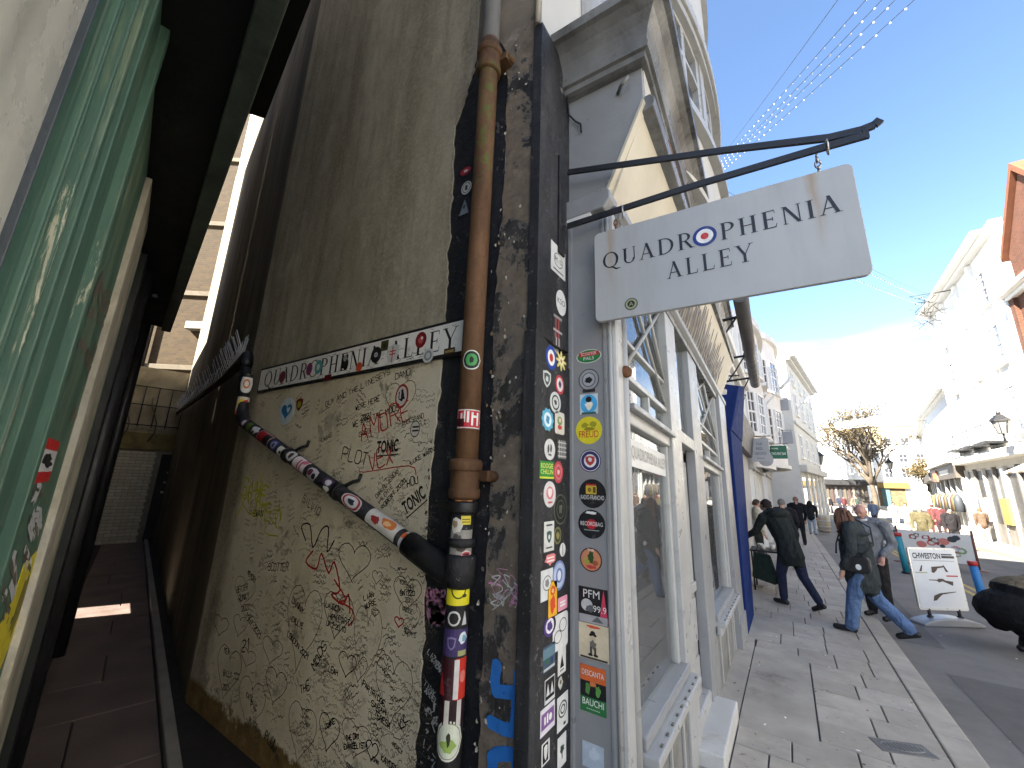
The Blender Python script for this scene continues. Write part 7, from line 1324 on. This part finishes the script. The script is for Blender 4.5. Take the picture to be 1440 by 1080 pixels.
# -- 1: man bending over the table
g = gs((1120, 853)); g.z = gz(g.y); jk, tr = cloth((40, 44, 43)), cloth((38, 42, 62)); dk = P((30, 22, 18), .9)
hc, hf = (-.10, .34, 1.56), (-.35, .75, -.55)
pr = head(hc, hf, m_skin)+[('c', (0, .03, .94), .165, (-.02, .08, 1.12), .178, jk), ('c', (-.02, .08, 1.12), .185, (-.05, .19, 1.36), .19, jk), ('c', (-.20, .18, 1.40), .10, (.11, .20, 1.41), .10, jk), ('c', (0, -.02, .74), .205, (0, .03, .98), .18, jk), ('c', (-.09, .24, 1.46), .075, (-.04, .20, 1.46), .07, jk),
  ('c', (-.26, .20, 1.38), .080, (-.33, .34, 1.12), .064, jk), ('c', (-.33, .34, 1.12), .062, (-.36, .58, 1.0), .046, jk), ('c', (.17, .20, 1.38), .080, (.24, .12, 1.10), .064, jk), ('c', (.24, .12, 1.10), .060, (.20, .20, .86), .045, jk)]
pr += hand((-.37, .62, .98), (-.2, .8, -.5), m_skin)+hand((.20, .21, .82), (-.05, .25, -1), m_skin)
pr += [('c', (-.09, .0, .84), .105, (-.12, .10, .50), .080, tr), ('c', (-.12, .10, .50), .076, (-.12, .10, .12), .062, tr), ('c', (.09, -.02, .84), .105, (.10, -.10, .48), .080, tr), ('c', (.10, -.10, .48), .074, (.12, -.34, .17), .060, tr)]+shoe((-.12, .10, 0), (-.25, .95, 0))+shoe((.12, -.38, .06), (-.1, .88, -.38))
person('man in dark hooded jacket and navy trousers bending towards the black table', g, pr, .012, [('hair', hairfn(hc, (-.35, .75, -.1)), dk), eyes(hc, hf), ('hood', lambda e, T, s: e.tube([T((-.22, .13, 1.42)), T((-.14, .05, 1.45)), T((-.02, .04, 1.46)), T((.09, .12, 1.44)), T((.11, .21, 1.43))], [.05*s, .075*s, .085*s, .07*s, .045*s], 10), jk)], rot=R_(38), scale=1.0)
# bag he is holding
bz = gz(8.9); bg_ = thing('shopping_bag', 'dark green shopping bag hanging from the hand of the bending man', 'bag', (-.48, 8.9, bz+.35)); mb = MB(); FBg = Fr((-.66, 8.8, bz+.32), (.86, -.2, 0), (0, 0, 1)); mb.prism(FBg, [(0, .02), (.36, -.05), (.40, .0), (.30, .42), (.06, .44)], -.07, .07); mb.build('sack', cloth((36, 46, 40)), bg_, bevel=.03); MB().tube([FBg(.08, .43, .03), FBg(.16, .58, .02), FBg(.28, .42, .03)], .008, 6).build('strap', m_blackm, bg_)
# -- 2: woman in padded jacket
g = gs((1226, 893)); g.z = gz(g.y); jk, tr = cloth((52, 58, 60)), cloth((84, 106, 140)); auburn = M('auburn_hair', (.10, .042, .022), .5, .3, 30, .5, 120)
hc, hf = (-.03, .12, 1.50), (-.15, .85, -.42)
pr = head(hc, hf, m_skin)+[('e', (0, .03, 1.22), (.20, .155, .20), jk), ('c', (0, .02, .80), .195, (0, .03, 1.12), .185, jk), ('c', (-.17, .02, 1.36), .085, (.17, .02, 1.36), .085, jk), ('c', (0, .0, .64), .195, (0, .02, .84), .205, jk), ('c', (0, .06, 1.40), .085, (0, .04, 1.34), .11, jk)]
for zz in (.80, .92, 1.04, 1.16, 1.28): pr.append(('e', (0, .025, zz), (.208, .19, .046), jk))
pr += [('c', (-.23, .02, 1.34), .082, (-.26, .02, 1.06), .068, jk), ('c', (-.26, .02, 1.06), .066, (-.24, .14, .84), .048, jk), ('c', (.23, .02, 1.34), .082, (.27, -.04, 1.06), .068, jk), ('c', (.27, -.04, 1.06), .066, (.25, .06, .82), .05, jk)]
pr += hand((-.24, .15, .80), (0, .25, -1), m_skin)+hand((.25, .08, .78), (0, .3, -1), m_skin)
pr += [('c', (-.10, .0, .74), .118, (-.11, .10, .46), .092, tr), ('c', (-.11, .10, .46), .086, (-.11, .17, .10), .078, tr), ('c', (.10, 0, .74), .118, (.11, -.08, .46), .092, tr), ('c', (.11, -.08, .46), .086, (.12, -.36, .16), .078, tr)]+shoe((-.11, .19, 0), (0, 1, 0))+shoe((.12, -.40, .05), (0, .92, -.3))
person('woman in dark padded jacket and blue jeans with long auburn hair and shoulder bag', g, pr, .012, [('hair', hairfn(hc, (-.1, .9, 0), .27), auburn), eyes(hc, hf)], rot=R_(72), scale=1.0)
def lw(P0, rot, p, s=1.0): cr, sr = math.cos(rot), math.sin(rot); p = Vector(p)*s; return Vector((P0[0]+p.x*cr-p.y*sr, P0[1]+p.x*sr+p.y*cr, P0[2]+p.z))
hb = thing('handbag', 'small black crossbody bag with white badge hanging on the woman in padded jacket', 'bag', tuple(lw(g, R_(72), (-.19, .16, .90)))); q = R_(72)
FBg = Fr(lw(g, q, (-.24, -.06, .84)), lw(g, q, (-.24, .23, .84))-lw(g, q, (-.24, -.06, .84)), (0, 0, 1)); FBg = Fr(lw(g, q, (-.265, .13, .80)), lw(g, q, (-.265, -.16, .80))-lw(g, q, (-.265, .13, .80)), (0, 0, 1))
mb = MB(); mb.prism(FBg, rrect(0, .29, 0, .20, .05), -.07, .03); mb.build('pouch', M('black_leather', (.016, .016, .018), .4, .2, 10, .2), hb, bevel=.015); MB().prism(FBg, circ(.17, .07, .03, .036), .03, .034).build('badge', P((214, 214, 210)), hb)
MB().tube([lw(g, q, p) for p in ((-.22, .20, 1.0), (-.16, .20, 1.12), (.02, .19, 1.26), (.14, .13, 1.40), (.16, .0, 1.45), (.10, -.15, 1.36), (-.08, -.19, 1.15), (-.23, -.07, 1.0))], .010, 6).build('strap', m_blackm, hb)
# -- 3: older man in grey jumper
g = gs((1240, 869)); g.z = gz(g.y); jk, tr = cloth((116, 118, 122)), cloth((40, 38, 38)); hc, hf = (.0, .10, 1.56), (.0, .85, -.45)
pr = head(hc, hf, m_skin2)+[('e', (0, .03, 1.20), (.21, .16, .24), jk), ('c', (0, .02, .90), .175, (0, .03, 1.15), .185, jk), ('c', (-.17, .02, 1.40), .08, (.17, .02, 1.40), .08, jk), ('c', (0, .05, 1.46), .07, (0, .03, 1.38), .10, jk), ('c', (-.23, .02, 1.38), .078, (-.29, -.02, 1.10), .064, jk), ('c', (-.29, -.02, 1.10), .062, (-.20, .12, .94), .048, jk), ('c', (.23, .02, 1.38), .078, (.30, -.03, 1.10), .064, jk), ('c', (.30, -.03, 1.10), .062, (.22, .12, .92), .048, jk)]
pr += hand((-.20, .13, .92), (.1, .4, -1), m_skin2)+hand((.22, .13, .90), (-.1, .4, -1), m_skin2)
pr += [('c', (0, .0, .88), .165, (0, .0, .96), .17, tr), ('c', (-.09, 0, .86), .11, (-.11, .03, .48), .085, tr), ('c', (-.11, .03, .48), .08, (-.12, .02, .10), .068, tr), ('c', (.09, 0, .86), .11, (.11, -.02, .48), .085, tr), ('c', (.11, -.02, .48), .08, (.13, -.08, .10), .068, tr)]+shoe((-.12, .02, 0), (0, 1, 0))+shoe((.13, -.08, 0), (0.1, 1, 0))
person('balding older man in grey jumper and dark trousers behind the woman', g, pr, .012, [eyes(hc, hf), ('collar', lambda e, T, s: e.tube([T((-.06, .02, 1.46)), T((0, -.05, 1.47)), T((.06, .02, 1.46)), T((.05, .10, 1.43)), T((0, .12, 1.42)), T((-.05, .10, 1.43)), T((-.06, .02, 1.46))], .018*s, 6), P((206, 206, 204)))], rot=R_(150), scale=1.0)
# -- generic standing / walking figure
def walker(label, P0, rot, top, legs, hair, stride=.12, scale=1.0, coat=.86, voxel=.02, sit=False, arm=0.0, group=None, hood=None, longh=0.0, lean=0.0):
    tp, tr = cloth(top), cloth(legs); L = lean; hc, hf = (0, .05+.30*L, 1.58), (0, 1, -.15-.3*L)
    pr = head(hc, hf, m_skin)+[('e', (0, .02+.15*L, 1.22), (.20, .145, .24), tp), ('c', (0, .0, coat), .17, (0, .02+.1*L, 1.15), .175, tp), ('c', (-.17, .02+.25*L, 1.41), .08, (.17, .02+.25*L, 1.41), .08, tp), ('c', (0, .03+.28*L, 1.46), .065, (0, .02+.2*L, 1.38), .10, tp)]
    for s_ in (-1, 1):
        sw = stride*.6*s_+arm; pr += [('c', (.23*s_, .02+.2*L, 1.39), .076, (.27*s_, .02+sw*.4, 1.12), .062, tp), ('c', (.27*s_, .02+sw*.4, 1.12), .058, (.24*s_, .10+sw, .88), .044, tp)]+hand((.24*s_, .11+sw, .85), (0, .25, -1), m_skin)
        pr += [('c', (.09*s_, 0, .88), .11, (.10*s_, .04-stride*s_*.4, .48), .082, tr), ('c', (.10*s_, .04-stride*s_*.4, .48), .078, (.10*s_, -stride*s_, .10), .064, tr)]+shoe((.10*s_, -stride*s_, 0), (0, 1, 0))
    ex = [('hair', hairfn(hc, (0, 1, 0), longh), P(hair, .8)), eyes(hc, hf)]; P0 = Vector(P0); return person(label, P0, pr, voxel, ex, rot=rot, scale=scale, group=group)
def gp_(px, py, dz=0): q = gs((px, py)); q.z = gz(q.y)+dz; return q
walker('man in black jacket with a lowered arm just beyond the bending man', gp_(1112, 800), R_(10), (34, 34, 38), (60, 52, 46), (110, 104, 98), .1, 1.0, lean=.5)
walker('person in cream quilted coat at the wall beside the bending man', gp_(1071, 800), R_(-80), (176, 168, 148), (50, 48, 46), (60, 44, 34), .04, .98)
walker('heavily built man in black coat walking away down the pavement', gp_(1127, 766), R_(8), (28, 29, 33), (34, 34, 38), (120, 90, 76), .13, 1.06, coat=.74)
walker('woman in black top and pale jeans walking away past the barrel', gp_(1144, 752), R_(0), (36, 40, 42), (150, 160, 172), (34, 26, 22), .16, .98, longh=.22)
# -- crouching figure at the right
g = gs((1421, 908)); g.z = gz(g.y)-.10; jk = cloth((22, 22, 24)); tn = cloth((98, 88, 72)); hc, hf = (.0, .34, .88), (.0, .8, -.6)
pr = head(hc, hf, m_skin)+[('c', (0, -.10, .52), .22, (0, .08, .62), .24, jk), ('c', (0, .08, .62), .23, (0, .22, .76), .17, tn), ('c', (-.18, .16, .72), .10, (.18, .16, .72), .10, tn), ('e', (0, -.06, .49), (.35, .39, .24), jk), ('e', (0, .06, .72), (.28, .28, .15), tn), ('c', (-.22, .18, .70), .085, (-.26, .34, .42), .068, jk), ('c', (-.26, .34, .42), .06, (-.16, .48, .24), .045, jk), ('c', (.22, .18, .70), .085, (.26, .34, .42), .068, jk), ('c', (.26, .34, .42), .06, (.16, .48, .24), .045, jk),
  ('c', (-.12, -.18, .34), .12, (-.16, .26, .44), .09, jk), ('c', (-.16, .26, .44), .085, (-.14, .08, .08), .06, jk), ('c', (.12, -.18, .34), .12, (.16, .26, .44), .09, jk), ('c', (.16, .26, .44), .085, (.14, .08, .08), .06, jk)]+hand((-.16, .50, .22), (.1, .5, -.8), m_skin)+hand((.16, .50, .22), (-.1, .5, -.8), m_skin)+shoe((-.14, .06, 0), (0, 1, 0))+shoe((.14, .06, 0), (0, 1, 0))
person('crouching person in black long coat with a tan hood at the road edge', g+Vector((.20, .06, 0)), pr, .012, [('hair', hairfn(hc, (0, .8, -.4)), P((40, 30, 26), .9)), eyes(hc, hf), ], rot=R_(-60), scale=1.08)
# -- distant people
far = [('person in pale blue shirt standing by the autumn tree', (1232, 738), 2.6, (110, 126, 150), (60, 60, 70), (60, 44, 34)), ('person in grey top and white trousers near the teal banner', (1262, 742), 2.9, (130, 126, 120), (206, 204, 200), (90, 80, 70)), ('person in fawn top near the dark shop canopy', (1279, 745), 3.0, (150, 136, 120), (120, 130, 110), (60, 44, 34)), ('person in red jacket before the white terrace', (1318, 748), .4, (110, 60, 56), (84, 44, 46), (60, 40, 30)), ('person in maroon coat beside the one in red', (1327, 750), .2, (84, 48, 50), (50, 40, 44), (40, 30, 26)), ('person in olive coat behind the printed barrier', (1304, 772), 2.8, (80, 74, 54), (60, 56, 50), (150, 144, 136)), ('dark haired person in black behind the printed barrier', (1345, 772), 3.4, (36, 34, 36), (40, 40, 44), (24, 20, 18)), ('woman in brown jacket and white trousers on the sunlit road', (1388, 762), .3, (90, 74, 62), (190, 190, 186), (110, 66, 40)), ('person in pale grey hooded top at the sunlit kerb', (1432, 768), .8, (140, 140, 146), (90, 92, 100), (150, 110, 60)), ('person in white coat crossing near the red brick building', (1415, 760), .2, (214, 212, 206), (150, 150, 156), (80, 60, 44))]
for lab, p, rt, top, lg, hr in far: walker(lab, gp_(*p, -.10), rt, top, lg, hr, .1, 1.02, voxel=.03)
for k in range(7):
    x = 1153+k*9+(k % 2)*3; walker(['shopper in grey by the dark canopy', 'shopper in white shirt under the dark canopy', 'shopper in black coat under the dark canopy', 'shopper in navy under the dark canopy', 'shopper in dark red under the dark canopy', 'shopper in beige under the dark canopy', 'shopper in green beyond the dark canopy'][k], gp_(x, 718+(k % 3)*2, -.02), R_(k*50), [(100, 100, 104), (160, 160, 158), (30, 30, 32), (40, 46, 60), (76, 44, 46), (120, 112, 98), (52, 62, 54)][k], (50, 50, 58), (50, 38, 30), .08, 1.0, voxel=.035)
